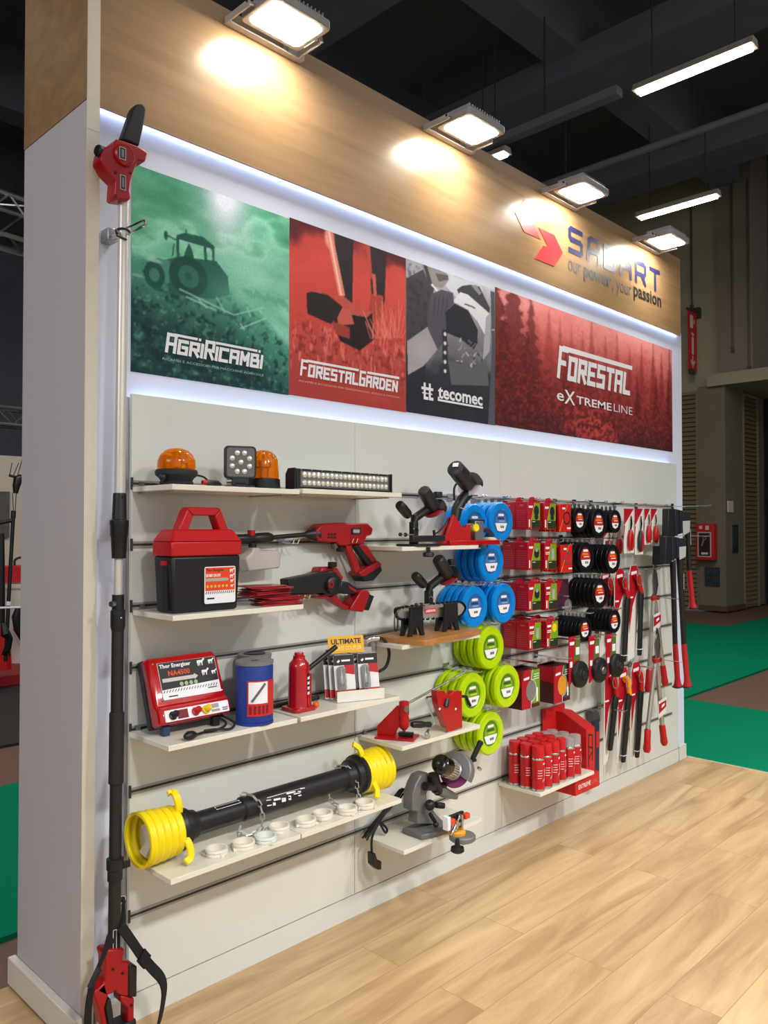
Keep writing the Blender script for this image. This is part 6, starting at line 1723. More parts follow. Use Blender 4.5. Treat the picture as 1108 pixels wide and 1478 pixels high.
# ================================================================ SPOOLS, REELS, BOXES ON PRONGS
def prong(lab, x, z, L, twin=True):
    t = thing('display_hook', lab, 'hook', (x, -0.004, z), 'wire display prongs on the slatwall rails')
    ob('back_plate', G().box((x - 0.02, -0.007, z - 0.014), (x + 0.02, -0.003, z + 0.02)), M_chrome, t)
    for s in ((-1, 1) if twin else (0,)):
        ob('prong', G().tube([(x + s * 0.012, -0.004, z), (x + s * 0.012, -L, z), (x + s * 0.012, -L - 0.008, z + 0.008)], 0.0028, n=6), M_chrome, t)
    return t
ORD = ['front', 'second', 'third', 'fourth', 'fifth', 'sixth', 'seventh', 'eighth']
def spool_proto(kind):
    """line spool: translucent doughnut, hub, printed round label with a white tag, clear hang tab; faces -y, origin at its bottom centre"""
    P_ = {'blue': (0.0945, 0.034, (0, 140, 232), (40, 88, 150), (62, 116, 178)), 'lime': (0.1, 0.034, (190, 226, 0), (70, 122, 16), (120, 160, 20)),
          'blackbig': (0.083, 0.024, (20, 20, 24), (186, 30, 24), (222, 92, 20)), 'blacksmall': (0.066, 0.02, (20, 20, 24), (186, 30, 24), (222, 92, 20))}[kind]
    Rr, th, c, c2, c3 = P_
    blk = kind.startswith('black')
    t = thing('line_spool', 'line spool', 'spool', (0, 0, 0))
    m_ = mat(kind[:5] + '_line', c, 0.28, var=0.06, scale=25, trans=0.0 if blk else 0.25, ior=1.2)
    hub = 0.74 if blk else 0.57
    prof = []
    if blk:
        prof = [(Rr * hub, 0.002), (Rr * 0.96, 0.0), (Rr, 0.003), (Rr, 0.007), (Rr * 0.94, 0.009), (Rr * 0.94, th - 0.007), (Rr, th - 0.005), (Rr, th - 0.002), (Rr * 0.96, th), (Rr * hub, th)]
    else:
        n = 14
        for k in range(n):
            a = 2 * PI * k / n
            prof.append((Rr * (1 + hub) / 2 + Rr * (1 - hub) / 2 * max(-1, min(1, 1.15 * math.cos(a))), th / 2 + th / 2 * max(-1, min(1, 1.2 * math.sin(a)))))
        prof = prof[::-1]
    ob('winding', G().lathe(prof, (0, 0, Rr), (0, 1, 0), 44, loop=True), m_, t, local=True)
    ob('hub', G().lathe([(0.0, 0.006), (Rr * hub * 1.02, 0.006), (Rr * hub * 1.02, th - 0.004), (0.0, th - 0.004)], (0, 0, Rr), (0, 1, 0), 36), mat(kind[:5] + '_label', c2, 0.4, var=0.15, scale=30), t, local=True)
    f_ = front(0, 0.0052, Rr)
    q = Rr * hub
    lb = ob('label', G().flat([(q * 0.8 * math.cos(2 * PI * k / 28), q * 0.8 * math.sin(2 * PI * k / 28)) for k in range(28)], 0.0, f_), mat(kind[:5] + '_label_centre', c3 if not blk else c2, 0.4, var=0.2, scale=60), t, local=True)
    g = G().flat([(-q * 0.88, -q * 0.12), (q * 0.88, -q * 0.12), (q * 0.55, -q * 0.78), (q * 0.0, -q * 0.86), (-q * 0.55, -q * 0.78)] if not blk else [(-q * 0.8, -q * 0.2), (q * 0.8, -q * 0.2), (q * 0.55, -q * 0.68), (0, -q * 0.86), (-q * 0.55, -q * 0.68)], 0.0015, f_)
    tg = ob('size_tag', g, M_print, t, local=True)
    g = G()
    for k in range(4):
        g.flat([(q * (-0.12 + 0.14 * k), -q * 0.55), (q * (-0.02 + 0.14 * k), -q * 0.55), (q * (-0.02 + 0.14 * k), -q * 0.34), (q * (-0.12 + 0.14 * k), -q * 0.34)], 0.0018, f_)
    ob('tag_print', g, M_dkprint, tg, local=True, kind='stuff')
    g = G().flat([(-q * 0.4, q * 0.5), (q * 0.4, q * 0.5), (q * 0.4, q * 0.7), (-q * 0.4, q * 0.7)], 0.0012, f_)
    ob('title_print', g, M_print, lb, local=True)
    g = G().flat([(-q * 0.3, q * 0.02), (q * 0.55, q * 0.02), (q * 0.55, q * 0.1), (-q * 0.3, q * 0.1)], 0.0012, f_)
    ob('line_print', g, M_print if blk else mat(kind + '_pale', (150, 178, 210) if kind == 'blue' else (200, 220, 90), 0.5), lb, local=True)
    g = G().flat([(-q * 0.55, q * 0.2), (q * 0.5, q * 0.2), (q * 0.4, q * 0.4), (-q * 0.45, q * 0.4)], 0.001, f_)
    ob('picture_print', g, mat(kind[:5] + '_picture', (226, 120, 20) if blk else ((30, 52, 100) if kind == 'blue' else (50, 84, 20)), 0.5, var=0.4, scale=90), lb, local=True)
    ob('hang_tab', G().prism(rrect(0.03, 0.03, 0.008, 3, 0, 2 * Rr + 0.006), th * 0.5 - 0.0008, th * 0.5 + 0.0008, frame((0, 0, 0), (1, 0, 0), (0, 0, 1)) @ Matrix.Scale(-1, 4, (0, 0, 1))), M_clear, t, local=True)
    t['rad'], t['th'] = Rr, th
    return t
SPOOLS = [('blue', (1.624, -0.155, 1.616), 3, 'left blue line spool stack, top blue row'), ('blue', (1.813, -0.165, 1.629), 4, 'right blue line spool stack, top blue row'),
          ('blue', (1.736, -0.165, 1.442), 4, 'single blue line spool stack, middle blue row'), ('blue', (1.61, -0.165, 1.241), 4, 'left blue line spool stack, bottom blue row'),
          ('blue', (1.833, -0.165, 1.242), 4, 'right blue line spool stack, bottom blue row'), ('lime', (1.731, -0.165, 1.043), 4, 'top lime green line spool stack'),
          ('lime', (1.593, -0.165, 0.843), 4, 'left lime green line spool stack, middle lime row'), ('lime', (1.824, -0.19, 0.854), 4, 'right lime green line spool stack, middle lime row'),
          ('lime', (1.727, -0.165, 0.647), 4, 'lowest lime green line spool stack'),
          ('blacksmall', (2.523, -0.165, 1.643), 6, 'first small black line spool stack, top row'), ('blackbig', (2.725, -0.165, 1.625), 5, 'large black line spool stack, top row'),
          ('blacksmall', (2.909, -0.165, 1.637), 6, 'second small black line spool stack, top row'), ('blackbig', (2.582, -0.165, 1.44), 5, 'left large black line spool stack, second row'),
          ('blackbig', (2.878, -0.165, 1.423), 5, 'right large black line spool stack, second row'), ('blackbig', (2.732, -0.165, 1.237), 6, 'large black line spool stack, third row'),
          ('blacksmall', (2.571, -0.165, 1.052), 7, 'left small black line spool stack, fourth row'), ('blacksmall', (2.894, -0.165, 1.068), 7, 'right small black line spool stack, fourth row')]
SP = {}
for kind, c, n, lab in SPOOLS:
    for k in range(n):
        if kind not in SP:
            SP[kind] = spool_proto(kind)
            o = SP[kind]
        else:
            o = dup(SP[kind], (0, 0, 0))
        Rr, th = SP[kind]['rad'], SP[kind]['th']
        pitch = min((-0.005 - c[1] - th) / max(1, n - 1), th + 0.006)
        o.location = (c[0], c[1] + k * pitch, c[2] - Rr)
        TRUE[o.name] = tuple(o.location)
        o['label'] = '%s spool of the %s' % (ORD[k], lab)
        o['group'] = lab + ' on one prong'
    rz = min(RAILS, key=lambda z: abs(z - (c[2] + Rr + 0.012)))
    hz = c[2] + Rr + 0.008
    prong('wire prong holding the ' + lab, c[0], max(hz, rz - 0.004) if abs(hz - rz) < 0.05 else hz, 0.2)

M_boxred = mat('red_carton', (168, 14, 34), 0.35, var=0.04, scale=20)
M_boxgreen = mat('green_carton_print', (108, 150, 20), 0.45, var=0.25, scale=70)
M_boxdark = mat('dark_green_print', (30, 44, 20), 0.45, var=0.2, scale=60)
def carton(w, h, dpt, pic):
    """hanging carton: red body with side print, green picture field, dark lower field; origin at the bottom centre of its front face"""
    t = thing('carton', 'carton', 'box', (0, 0, 0))
    ob('box', G().box((-w / 2, 0, 0), (w / 2, dpt, h)), M_boxred, t, 0.0015, local=True)
    ob('hang_tab', G().prism([(-w * 0.4, h), (w * 0.2, h), (w * 0.15, h + 0.018), (-w * 0.02, h + 0.026), (-w * 0.3, h + 0.022)], -0.004, -0.002, front(0, 0, 0)), M_boxred, t, local=True)
    f_ = front(0, -0.0006, 0)
    ob('picture_field', G().flat([(-w * 0.22, h * 0.34), (w * 0.48, h * 0.34), (w * 0.48, h * 0.97), (w * 0.06, h * 0.97)], 0, f_), M_boxgreen, t, local=True)
    ob('dark_field', G().flat([(-w * 0.22, h * 0.03), (w * 0.48, h * 0.03), (w * 0.48, h * 0.33), (-w * 0.22, h * 0.33)], 0, f_), M_boxdark, t, local=True)
    g = G()
    stroke(g, [(-w * 0.25, 0.003), (-w * 0.25, h * 0.3), (w * 0.03, h * 0.98)], 0.003, f_, 0.0004)
    ob('yellow_line', g, mat('gold_print', (216, 176, 60), 0.4), t, local=True)
    g = G().flat([(-w * 0.44, h * 0.78), (-w * 0.14, h * 0.78), (-w * 0.1, h * 0.86), (-w * 0.44, h * 0.86)], 0.0005, f_)
    g.flat([(-w * 0.44, h * 0.08), (-w * 0.35, h * 0.08), (-w * 0.35, h * 0.36), (-w * 0.44, h * 0.36)], 0.0005, f_)
    if pic > 1:
        g.flat([(-w * 0.44, h * 0.58), (-w * 0.14, h * 0.58), (-w * 0.13, h * 0.61), (-w * 0.44, h * 0.61)], 0.0005, f_).flat([(-w * 0.44, h * 0.64), (-w * 0.12, h * 0.64), (-w * 0.11, h * 0.67), (-w * 0.44, h * 0.67)], 0.0005, f_)
    g.flat([(-w * 0.15, h * 0.27), (w * 0.08, h * 0.27), (w * 0.08, h * 0.29), (-w * 0.15, h * 0.29)], 0.0005, f_)
    ob('white_print', g, M_print, t, local=True)
    fs = frame((-w / 2 - 0.0006, dpt, 0), (0, -1, 0), (0, 0, 1))
    g = G().flat([(dpt * 0.35, h * 0.86), (dpt * 0.65, h * 0.86), (dpt * 0.65, h * 0.9), (dpt * 0.35, h * 0.9)], 0, fs)
    for k in range(8):
        g.flat([(dpt * 0.12, h * (0.12 + 0.08 * k)), (dpt * 0.85, h * (0.12 + 0.08 * k)), (dpt * 0.85, h * (0.13 + 0.08 * k)), (dpt * 0.12, h * (0.13 + 0.08 * k))], 0, fs)
    ob('side_print', g, mat('pink_print', (206, 96, 110), 0.5), t, local=True, kind='stuff')
    cx, cz = w * 0.18, h * 0.63
    if pic == 0:
        ob('product_picture', G().flat([(cx + 0.022 * math.cos(2 * PI * k / 20), cz + 0.006 + 0.026 * math.sin(2 * PI * k / 20)) for k in range(20)], 0.0006, f_).flat([(cx + 0.017 * math.cos(2 * PI * k / 20), cz - 0.024 + 0.014 * math.sin(2 * PI * k / 20)) for k in range(20)], 0.0005, f_), M_dkprint, t, local=True)
    elif pic == 1:
        ob('product_picture', G().flat([(cx + 0.022 * math.cos(2 * PI * k / 20), cz - 0.004 + 0.024 * math.sin(2 * PI * k / 20)) for k in range(20)], 0.0006, f_), M_dkprint, t, local=True)
        ob('picture_highlight', G().flat([(cx + 0.011 * math.cos(2 * PI * k / 14), cz + 0.012 + 0.009 * math.sin(2 * PI * k / 14)) for k in range(14)], 0.0009, f_), mat('silver_print', (160, 158, 162)), t, local=True)
    elif pic == 2:
        ob('product_picture', G().flat([(cx - 0.012, cz + 0.02), (cx + 0.012, cz + 0.02), (cx + 0.012, cz - 0.03), (cx + 0.004, cz - 0.036), (cx - 0.012, cz - 0.03)], 0.0006, f_), mat('silver_print', (160, 158, 162)), t, local=True)
    else:
        ob('product_picture', G().flat([(cx + 0.02 * math.cos(2 * PI * k / 12), cz + 0.014 + 0.022 * math.sin(2 * PI * k / 12)) for k in range(12)], 0.0006, f_), mat('yellow_flower', (226, 196, 10), 0.5), t, local=True)
    return t
BX = {}
CW_, CH_, CD_ = 0.107, 0.135, 0.075
def cartons(px, n, pic, lab):
    for k in range(n):
        if pic not in BX:
            BX[pic] = carton(CW_, CH_, CD_, pic)
            o = BX[pic]
        else:
            o = dup(BX[pic], (0, 0, 0))
        o.location = (px[0], -0.18 + k * 0.0775, px[2])
        TRUE[o.name] = tuple(o.location)
        o['label'] = '%s red and green carton of the %s' % (['front', 'rear'][k], lab)
        o['group'] = 'hanging cartons, ' + lab
    prong('wire prong above the ' + lab, px[0], px[2] + CH_ + 0.012, 0.2)
NM = ['top', 'second', 'third', 'fourth']
PICA, PICB = [0, 1, 1, 2], [0, 2, 2, 3]
for r_, (pa, pb) in enumerate((((2.06, -0.18, 1.593), (2.203, -0.18, 1.591)), ((2.061, -0.18, 1.393), (2.207, -0.18, 1.388)), ((2.063, -0.18, 1.192), (2.212, -0.18, 1.186)), ((2.065, -0.18, 1.001), (2.22, -0.18, 0.994)))):
    cartons(pa, 2, PICA[r_], NM[r_] + ' row, left carton column')
    cartons(pb, 2, PICB[r_], NM[r_] + ' row, right carton column')
# flat red packets with a round picture
def flatpack(kind):
    t = thing('flat_pack', 'flat pack', 'packet', (0, 0, 0))
    w, h = 0.113, 0.142
    f_ = front(0, 0, 0)
    ob('card', G().prism([(-w / 2, 0), (w / 2, 0.0), (w / 2, h), (-w / 2, h)], -0.012, 0, f_), mat('red_flat_pack', (196, 24, 24), 0.35), t, 0.001, local=True)
    g = G()
    stroke(g, [(-w * 0.48, 0.002), (w * 0.2, h * 0.98)], 0.003, f_, 0.0004)
    ob('pale_line', g, mat('gold_print', (216, 176, 60)), t, local=True)
    g = G().flat([(-w * 0.25, h * 0.82), (0, h * 0.82), (0.0, h * 0.89), (-w * 0.25, h * 0.89)], 0.0005, f_).flat([(w * 0.15, h * 0.1), (w * 0.46, h * 0.1), (w * 0.46, h * 0.16), (w * 0.15, h * 0.16)], 0.0005, f_)
    ob('white_print', g, M_print, t, local=True)
    c = (w * 0.14, h * 0.5)
    g = G().ring((c[0], -0.0004, c[1]), (0, 1, 0), 0.026, 0.035, 0.0012, 28)
    ob('round_picture', g, M_dkprint if kind == 0 else M_alu, t, local=True)
    return t
fp0 = flatpack(0)
fp0.location = Vector((2.354, -0.175, 1.58))
fp0['label'] = 'front flat red packet with dark ring picture in the top packet stack'
fp0['group'] = 'flat red packets, top stack'
for k in range(1, 5):
    dup(fp0, Vector((2.354, -0.175, 1.58)) + Vector((0, 0.028 * k, 0)), '%s flat red packet with dark ring picture in the top packet stack' % ORD[k])
fp1 = flatpack(1)
fp1.location = Vector((2.366, -0.175, 1.369))
fp1['label'] = 'front flat red packet with silver ring picture in the lower packet stack'
fp1['group'] = 'flat red packets, lower stack'
for k in range(1, 5):
    dup(fp1, Vector((2.366, -0.175, 1.369)) + Vector((0, 0.028 * k, 0)), '%s flat red packet with silver ring picture in the lower packet stack' % ORD[k])
prong('wire prong over the top stack of flat red packets', (2.354, -0.175, 1.58)[0], (2.354, -0.175, 1.58)[2] + 0.1435, 0.2)
prong('wire prong over the lower stack of flat red packets', (2.366, -0.175, 1.369)[0], (2.366, -0.175, 1.369)[2] + 0.1435, 0.2)
q = (2.521, -0.06, 1.245)
t = thing('flat_pack', 'dark purple packet hanging alone at the back of the third row', 'packet', (q[0], -0.05, q[2] - 0.07))
ob('card', G().box((q[0] - 0.06, -0.055, q[2] - 0.075), (q[0] + 0.06, -0.045, q[2] + 0.075)), mat('dark_purple_pack', (70, 30, 52), 0.4, var=0.4, scale=18), t, 0.001)
ob('red_corner', G().flat([(q[0] - 0.058, q[2] - 0.02), (q[0] + 0.0, q[2] + 0.07), (q[0] - 0.058, q[2] + 0.07)], 0.0005, front(0, -0.055, 0)), M_boxred, t)
q = (2.497, -0.1, 1.182)
t = thing('display_hook', 'empty wire prong with a round clear end tag beside the third spool row', 'hook', (q[0], -0.1, q[2]))
ob('end_tag', G().lathe([(0.0, 0), (0.034, 0), (0.036, 0.002), (0.034, 0.004), (0, 0.004)], (q[0], -0.105, q[2]), (0, 1, 0), 28), M_clear, t)
ob('prong', G().tube([(q[0], -0.004, q[2] + 0.05), (q[0], -0.11, q[2] + 0.05)], 0.004, n=6), M_chrome, t)
# wide cartons with blade picture
def wide_carton(px, picc, lab, dark):
    x, z = px[0], px[2]
    w, h, dp = 0.155, 0.19, 0.1
    y = -0.165
    t = thing('wide_carton', lab, 'box', (x, y, z), 'wide blade cartons under the tall carton rows')
    ob('box', G().box((x - w / 2, y, z), (x + w / 2, y + dp, z + h)), mat('dark_carton_side', (70, 26, 24), 0.4, var=0.15, scale=20), t, 0.0015)
    ob('top_flap', G().add([(x - w / 2, y + dp, z + h), (x + w / 2, y + dp, z + h), (x + w / 2, y + 0.03, z + h + 0.025), (x - w / 2, y + 0.03, z + h + 0.025), (x - w / 2, y + 0.028, z + h + 0.025), (x + w / 2, y + 0.028, z + h + 0.025)], [(0, 1, 2, 3), (3, 2, 5, 4)]), M_boxred, t)
    f_ = front(x, y - 0.0006, z)
    ob('red_field', G().flat([(-w / 2, 0), (0.0, 0), (0.0, h), (-w / 2 + 0.02, h), (-w / 2, h * 0.7)], 0, f_), M_boxred, t)
    ob('green_field', G().flat([(0.0, 0.02), (w / 2, 0.02), (w / 2, h * 0.97), (0.0, h * 0.97)], 0, f_), mat('grey_green_print', (62, 76, 50), 0.45, var=0.5, scale=40) if dark else M_boxgreen, t)
    ob('picture', G().flat([(0.0 + 0.042 * math.cos(2 * PI * k / 28), h * 0.45 + 0.05 * math.sin(2 * PI * k / 28)) for k in range(28)], 0.0006, f_), mat(picc[0], picc[1], 0.4, var=0.3, scale=60), t)
    g = G()
    hh = 0.0009
    pts = [(0.046 * math.cos(R(-90 + 180 * k / 10)), h * 0.45 + 0.055 * math.sin(R(-90 + 180 * k / 10))) for k in range(11)]
    hh = stroke(g, [(0, 0.0), (0, h * 0.16)] + pts + [(0, h * 0.74), (0.014, h * 0.98)], 0.003, f_, hh)
    ob('white_outline', g, M_print, t)
    g = G().flat([(-w * 0.4, h * 0.74), (-w * 0.1, h * 0.76), (-w * 0.1, h * 0.82), (-w * 0.4, h * 0.8)], 0.0009, f_)
    for k in range(3):
        g.flat([(w * 0.15, h * (0.84 - 0.06 * k)), (w * 0.44, h * (0.85 - 0.06 * k)), (w * 0.44, h * (0.87 - 0.06 * k)), (w * 0.15, h * (0.86 - 0.06 * k))], 0.0009, f_)
    g.flat([(w * 0.3, h * 0.14), (w * 0.38, h * 0.14), (w * 0.38, h * 0.5), (w * 0.3, h * 0.5)], 0.0009, f_)
    ob('white_print', g, M_print, t)
    fs = frame((x - w / 2 - 0.0006, y + dp, z), (0, -1, 0), (0, 0, 1))
    ob('side_field', G().flat([(0.0, h * 0.6), (dp, h * 0.55), (dp, h * 0.98), (0.0, h * 0.98)], 0, fs), M_boxred, t)
    prong('wire prong above the ' + lab.split(' with ')[0], x, z + h + 0.035, 0.21)
wide_carton((2.049, -0.165, 0.714), ('grey_blade_picture', (120, 116, 114)), 'left wide carton with grey saw blade picture hanging beside the lime spools', False)
wide_carton((2.333, -0.165, 0.7), ('gold_blade_picture', (206, 140, 40)), 'right wide carton with gold disc picture hanging above the spray cans', True)
def wheel_card(px, pw, lab, r):
    x, z = px[0], px[2]
    y = -0.18
    t = thing('trimmer_head_pack', lab, 'packet', (x, y, z), 'black trimmer heads on red cards')
    w, h = 0.11, 0.25
    f_ = front(x, y, z)
    ob('card', G().prism([(-w / 2, 0), (-w / 2 + 0.012, 0), (w / 2, 0.06), (w / 2, h), (-w / 2, h)], -0.003, 0, f_), M_boxred, t)
    ob('green_field', G().flat([(-0.01, 0.12), (w / 2, 0.12), (w / 2, h), (0.018, h)], 0.0005, f_), mat('olive_card', (84, 104, 44), 0.5, var=0.3, scale=50), t)
    ob('white_tag', G().flat([(0.012, 0.15), (0.048, 0.15), (0.048, 0.19), (0.012, 0.19)], 0.0009, f_).flat([(-w * 0.42, 0.205), (-0.006, 0.205), (0.0, 0.222), (-w * 0.42, 0.222)], 0.0009, f_).flat([(-w * 0.42, 0.09), (-w * 0.2, 0.09), (-w * 0.2, 0.12), (-w * 0.42, 0.12)], 0.0009, f_), M_print, t)
    ob('trimmer_head', G().lathe([(r, 0.001), (r, 0.018), (r * 0.92, 0.026), (r * 0.5, 0.03), (r * 0.45, 0.036), (0, 0.036)], (pw[0], y, pw[2]), (0, -1, 0), 32), M_black, t)
    ob('hub_nut', G().lathe([(r * 0.3, 0.036), (r * 0.28, 0.042), (r * 0.12, 0.044), (0, 0.04)], (pw[0], y, pw[2]), (0, -1, 0), 18), M_alu if 'steel' in lab else M_charcoal, t)
    prong('wire prong holding the ' + lab.split(' with ')[0], x, z + h - 0.012, 0.2)
wheel_card((2.431, -0.18, 0.781), (2.466, -0.18, 0.828), 'left trimmer head card with plain black hub', 0.07)
wheel_card((2.634, -0.18, 0.765), (2.671, -0.18, 0.825), 'middle trimmer head card with steel hub nut', 0.068)
wheel_card((2.819, -0.18, 0.758), (2.856, -0.18, 0.827), 'right trimmer head card with smaller black hub', 0.066)

# ================================================================ SECATEURS, SAWS
M_cardwhite = mat('white_backing_card', (214, 212, 206), 0.5, var=0.03, scale=20)
def pruner(tl, br, lab, black, y=-0.14):
    x0, z1 = tl
    x1, z0 = br
    w, h = x1 - x0, z1 - z0
    t = thing('pruner_pack', lab, 'pruner', ((x0 + x1) / 2, y, z0), 'hand pruners in blister cards')
    f_ = front(x0, y, z0)
    ob('card', G().prism([(0, 0), (w, 0.0), (w, h), (0, h)], -0.002, 0, f_), M_cardwhite, t)
    ob('card_top', G().flat([(0, h * 0.62), (w * 0.3, h * 0.72), (w, h), (0, h)], 0.0004, f_).flat([(0, h * 0.3), (w * 0.12, h * 0.62), (0, h * 0.62)], 0.0004, f_), M_boxred, t)
    ob('blade', G().prism([(w * 0.45, h * 0.52), (w * 0.6, h * 0.52), (w * 0.72, h * 0.66), (w * 0.66, h * 0.84), (w * 0.52, h * 0.74)], 0.001, 0.01, f_), M_chrome, t)
    for s, m_ in ((0, M_red if not black else M_charcoal), (1, M_red)):
        xs = w * (0.34 + 0.3 * s)
        ob('handle', G().tube([f_ @ Vector((w * 0.52, h * 0.52, 0.012)), f_ @ Vector((xs + w * 0.02, h * 0.36, 0.014)), f_ @ Vector((xs, h * 0.16, 0.014)), f_ @ Vector((xs + w * 0.06 * (1 - 2 * s), h * 0.06, 0.012))], [0.008, 0.011, 0.011, 0.006], n=10), m_, t)
    return t
pruner(((3.051, 1.714)), ((3.172, 1.451)), 'red handled pruner in the first pruner card right of the black spools', False)
pruner(((3.184, 1.716)), ((3.291, 1.44)), 'pruner with one black and one red handle, second pruner card', True)
pruner(((3.308, 1.718)), ((3.383, 1.497)), 'first of the two small red snips beside the upper axe', False)
pruner(((3.395, 1.719)), ((3.481, 1.496)), 'second of the two small red snips, nearest the upper axe', False)
pruner(((2.968, 1.6)), ((3.073, 1.443)), 'pruner card half hidden under the large black top spools', False, -0.05)
pruner(((3.092, 1.641)), ((3.192, 1.432)), 'pruner card partly hidden behind the second small black spools', False, -0.05)
prong('long wire prong over the pruner cards', (3.188, -0.1, 1.729)[0], 1.737, 0.2)
prong('long wire prong over the small snips', (3.468, -0.1, 1.73)[0], 1.737, 0.2)
M_sheath = mat('black_saw_sheath', (20, 21, 21), 0.45, var=0.1, scale=60)
M_orange = mat('orange_handle', (238, 150, 20), 0.4)
def saw(head, hi, lo, bot, lab, orange=False, strip=True, y=-0.1, cardbot=None):
    """pruning saw on a white card with a red pointed top; hi and lo are the ends of its black sheath"""
    h0, h1 = Vector((head[0], y, head[2])), Vector((hi[0], y, hi[2]))
    s1 = Vector((lo[0], y, lo[2]))
    t = thing('pruning_saw', lab, 'saw', (h0.x, y, bot[2]), 'pruning saws with black sheaths')
    zt, zb = h0.z + 0.085, bot[2]
    x0, x1 = h0.x - 0.065, h0.x + 0.055
    ax = s1.x - h0.x
    f_ = front(0, y + 0.022, 0)
    ob('card', G().prism([(x0 - 0.02, zb), (x0 + ax * 0.6 + 0.06, zb + 0.02), (x1 + 0.0, zt - 0.25), (x1 + 0.004, zt - 0.03), (x1 - 0.02, zt), (x0 + 0.03, zt), (x0 + 0.004, zt - 0.05)][::1], -0.003, 0, f_), M_cardwhite, t)
    ob('card_print', G().flat([(x0 + 0.0, zt - 0.42), (x0 + 0.045, zt - 0.25), (x1 - 0.01, zt - 0.15), (x1 + 0.002, zt - 0.032), (x1 - 0.02, zt - 0.002), (x0 + 0.032, zt - 0.002), (x0 + 0.006, zt - 0.06)], 0.0006, f_), M_boxred, t)
    ob('title_print', G().flat([(x0 + 0.03, zt - 0.06), (x1 - 0.02, zt - 0.055), (x1 - 0.02, zt - 0.035), (x0 + 0.03, zt - 0.04)], 0.001, f_).flat([(x0 + 0.006, zt - 0.2), (x0 + 0.05, zt - 0.2), (x0 + 0.05, zt - 0.19), (x0 + 0.006, zt - 0.19)], 0.001, f_), M_print, t)
    hd = ob('handle', G().tube([h0 + Vector((-0.02, 0, 0.012)), h0 + Vector((0.01, 0, 0.016)), h0 + Vector((0.02, 0, -0.02)), h1 + Vector((0.0, 0, -0.01))], [0.016, 0.022, 0.02, 0.016], n=12, smooth=4), M_orange if orange else M_red, t, label='orange handle' if orange else None)
    g = G().ring(h0 + Vector((0.0, -0.016, 0.0)), (0, 1, 0), 0.034, 0.038, 0.003, 24)
    ob('cable_tie', g, M_clear, t)
    d = (s1 - h1)
    rings = []
    for k, (u_, w_) in enumerate(((0, 0.019), (0.08, 0.027), (0.2, 0.027), (0.28, 0.022), (0.9, 0.019), (1.0, 0.014))):
        c = h1 + d * u_
        rings.append([tuple(c + Vector((a * w_, b * 0.011, 0))) for a, b in ((-1, -0.5), (-0.6, -1), (0.6, -1), (1, -0.5), (1, 0.5), (0.6, 1), (-0.6, 1), (-1, 0.5))])
    ob('sheath', G().loft(rings), M_sheath, t, 0.002)
    if strip:
        c = h1 + d * 0.9
        ob('sheath_band', G().cbox(c, (0.044, 0.025, 0.004)), M_print, t)
    return t
saw((3.114, -0.1, 1.275), (3.173, -0.1, 1.193), (3.116, -0.1, 0.806), (3.159, -0.1, 0.772), 'tall pruning saw in the middle of the upper saw row')
saw((3.036, -0.07, 1.273), (3.068, -0.07, 1.206), (3.032, -0.07, 0.915), (3.039, -0.07, 0.841), 'pruning saw half hidden behind the black spools in the upper saw row', strip=False, y=-0.05)
saw((3.292, -0.1, 1.287), (3.341, -0.1, 1.212), (3.313, -0.1, 0.821), (3.326, -0.1, 0.794), 'pruning saw at the right end of the upper saw row beside the lopper')
saw((2.991, -0.1, 0.705), (3.022, -0.1, 0.624), (2.946, -0.1, 0.317), (2.945, -0.1, 0.23), 'pruning saw with square ended sheath, left in the lower saw row', strip=False)
saw((3.149, -0.1, 0.683), (3.183, -0.1, 0.612), (3.101, -0.1, 0.217), (3.084, -0.1, 0.204), 'pruning saw with the orange handle in the lower saw row', orange=True)
saw((3.311, -0.1, 0.695), (3.333, -0.1, 0.607), (3.274, -0.1, 0.21), (3.273, -0.1, 0.194), 'pruning saw at the right of the lower saw row beside the long lopper')
for a_, lab in (((3.429, -0.02, 1.334), 'wire prong over the upper saw row'), ((3.375, -0.02, 0.728), 'wire prong over the lower saw row'), ((2.996, -0.02, 0.515), 'wire prong above the hanging blue tool')):
    prong(lab, a_[0], min(RAILS, key=lambda z: abs(z - a_[2])), 0.17)
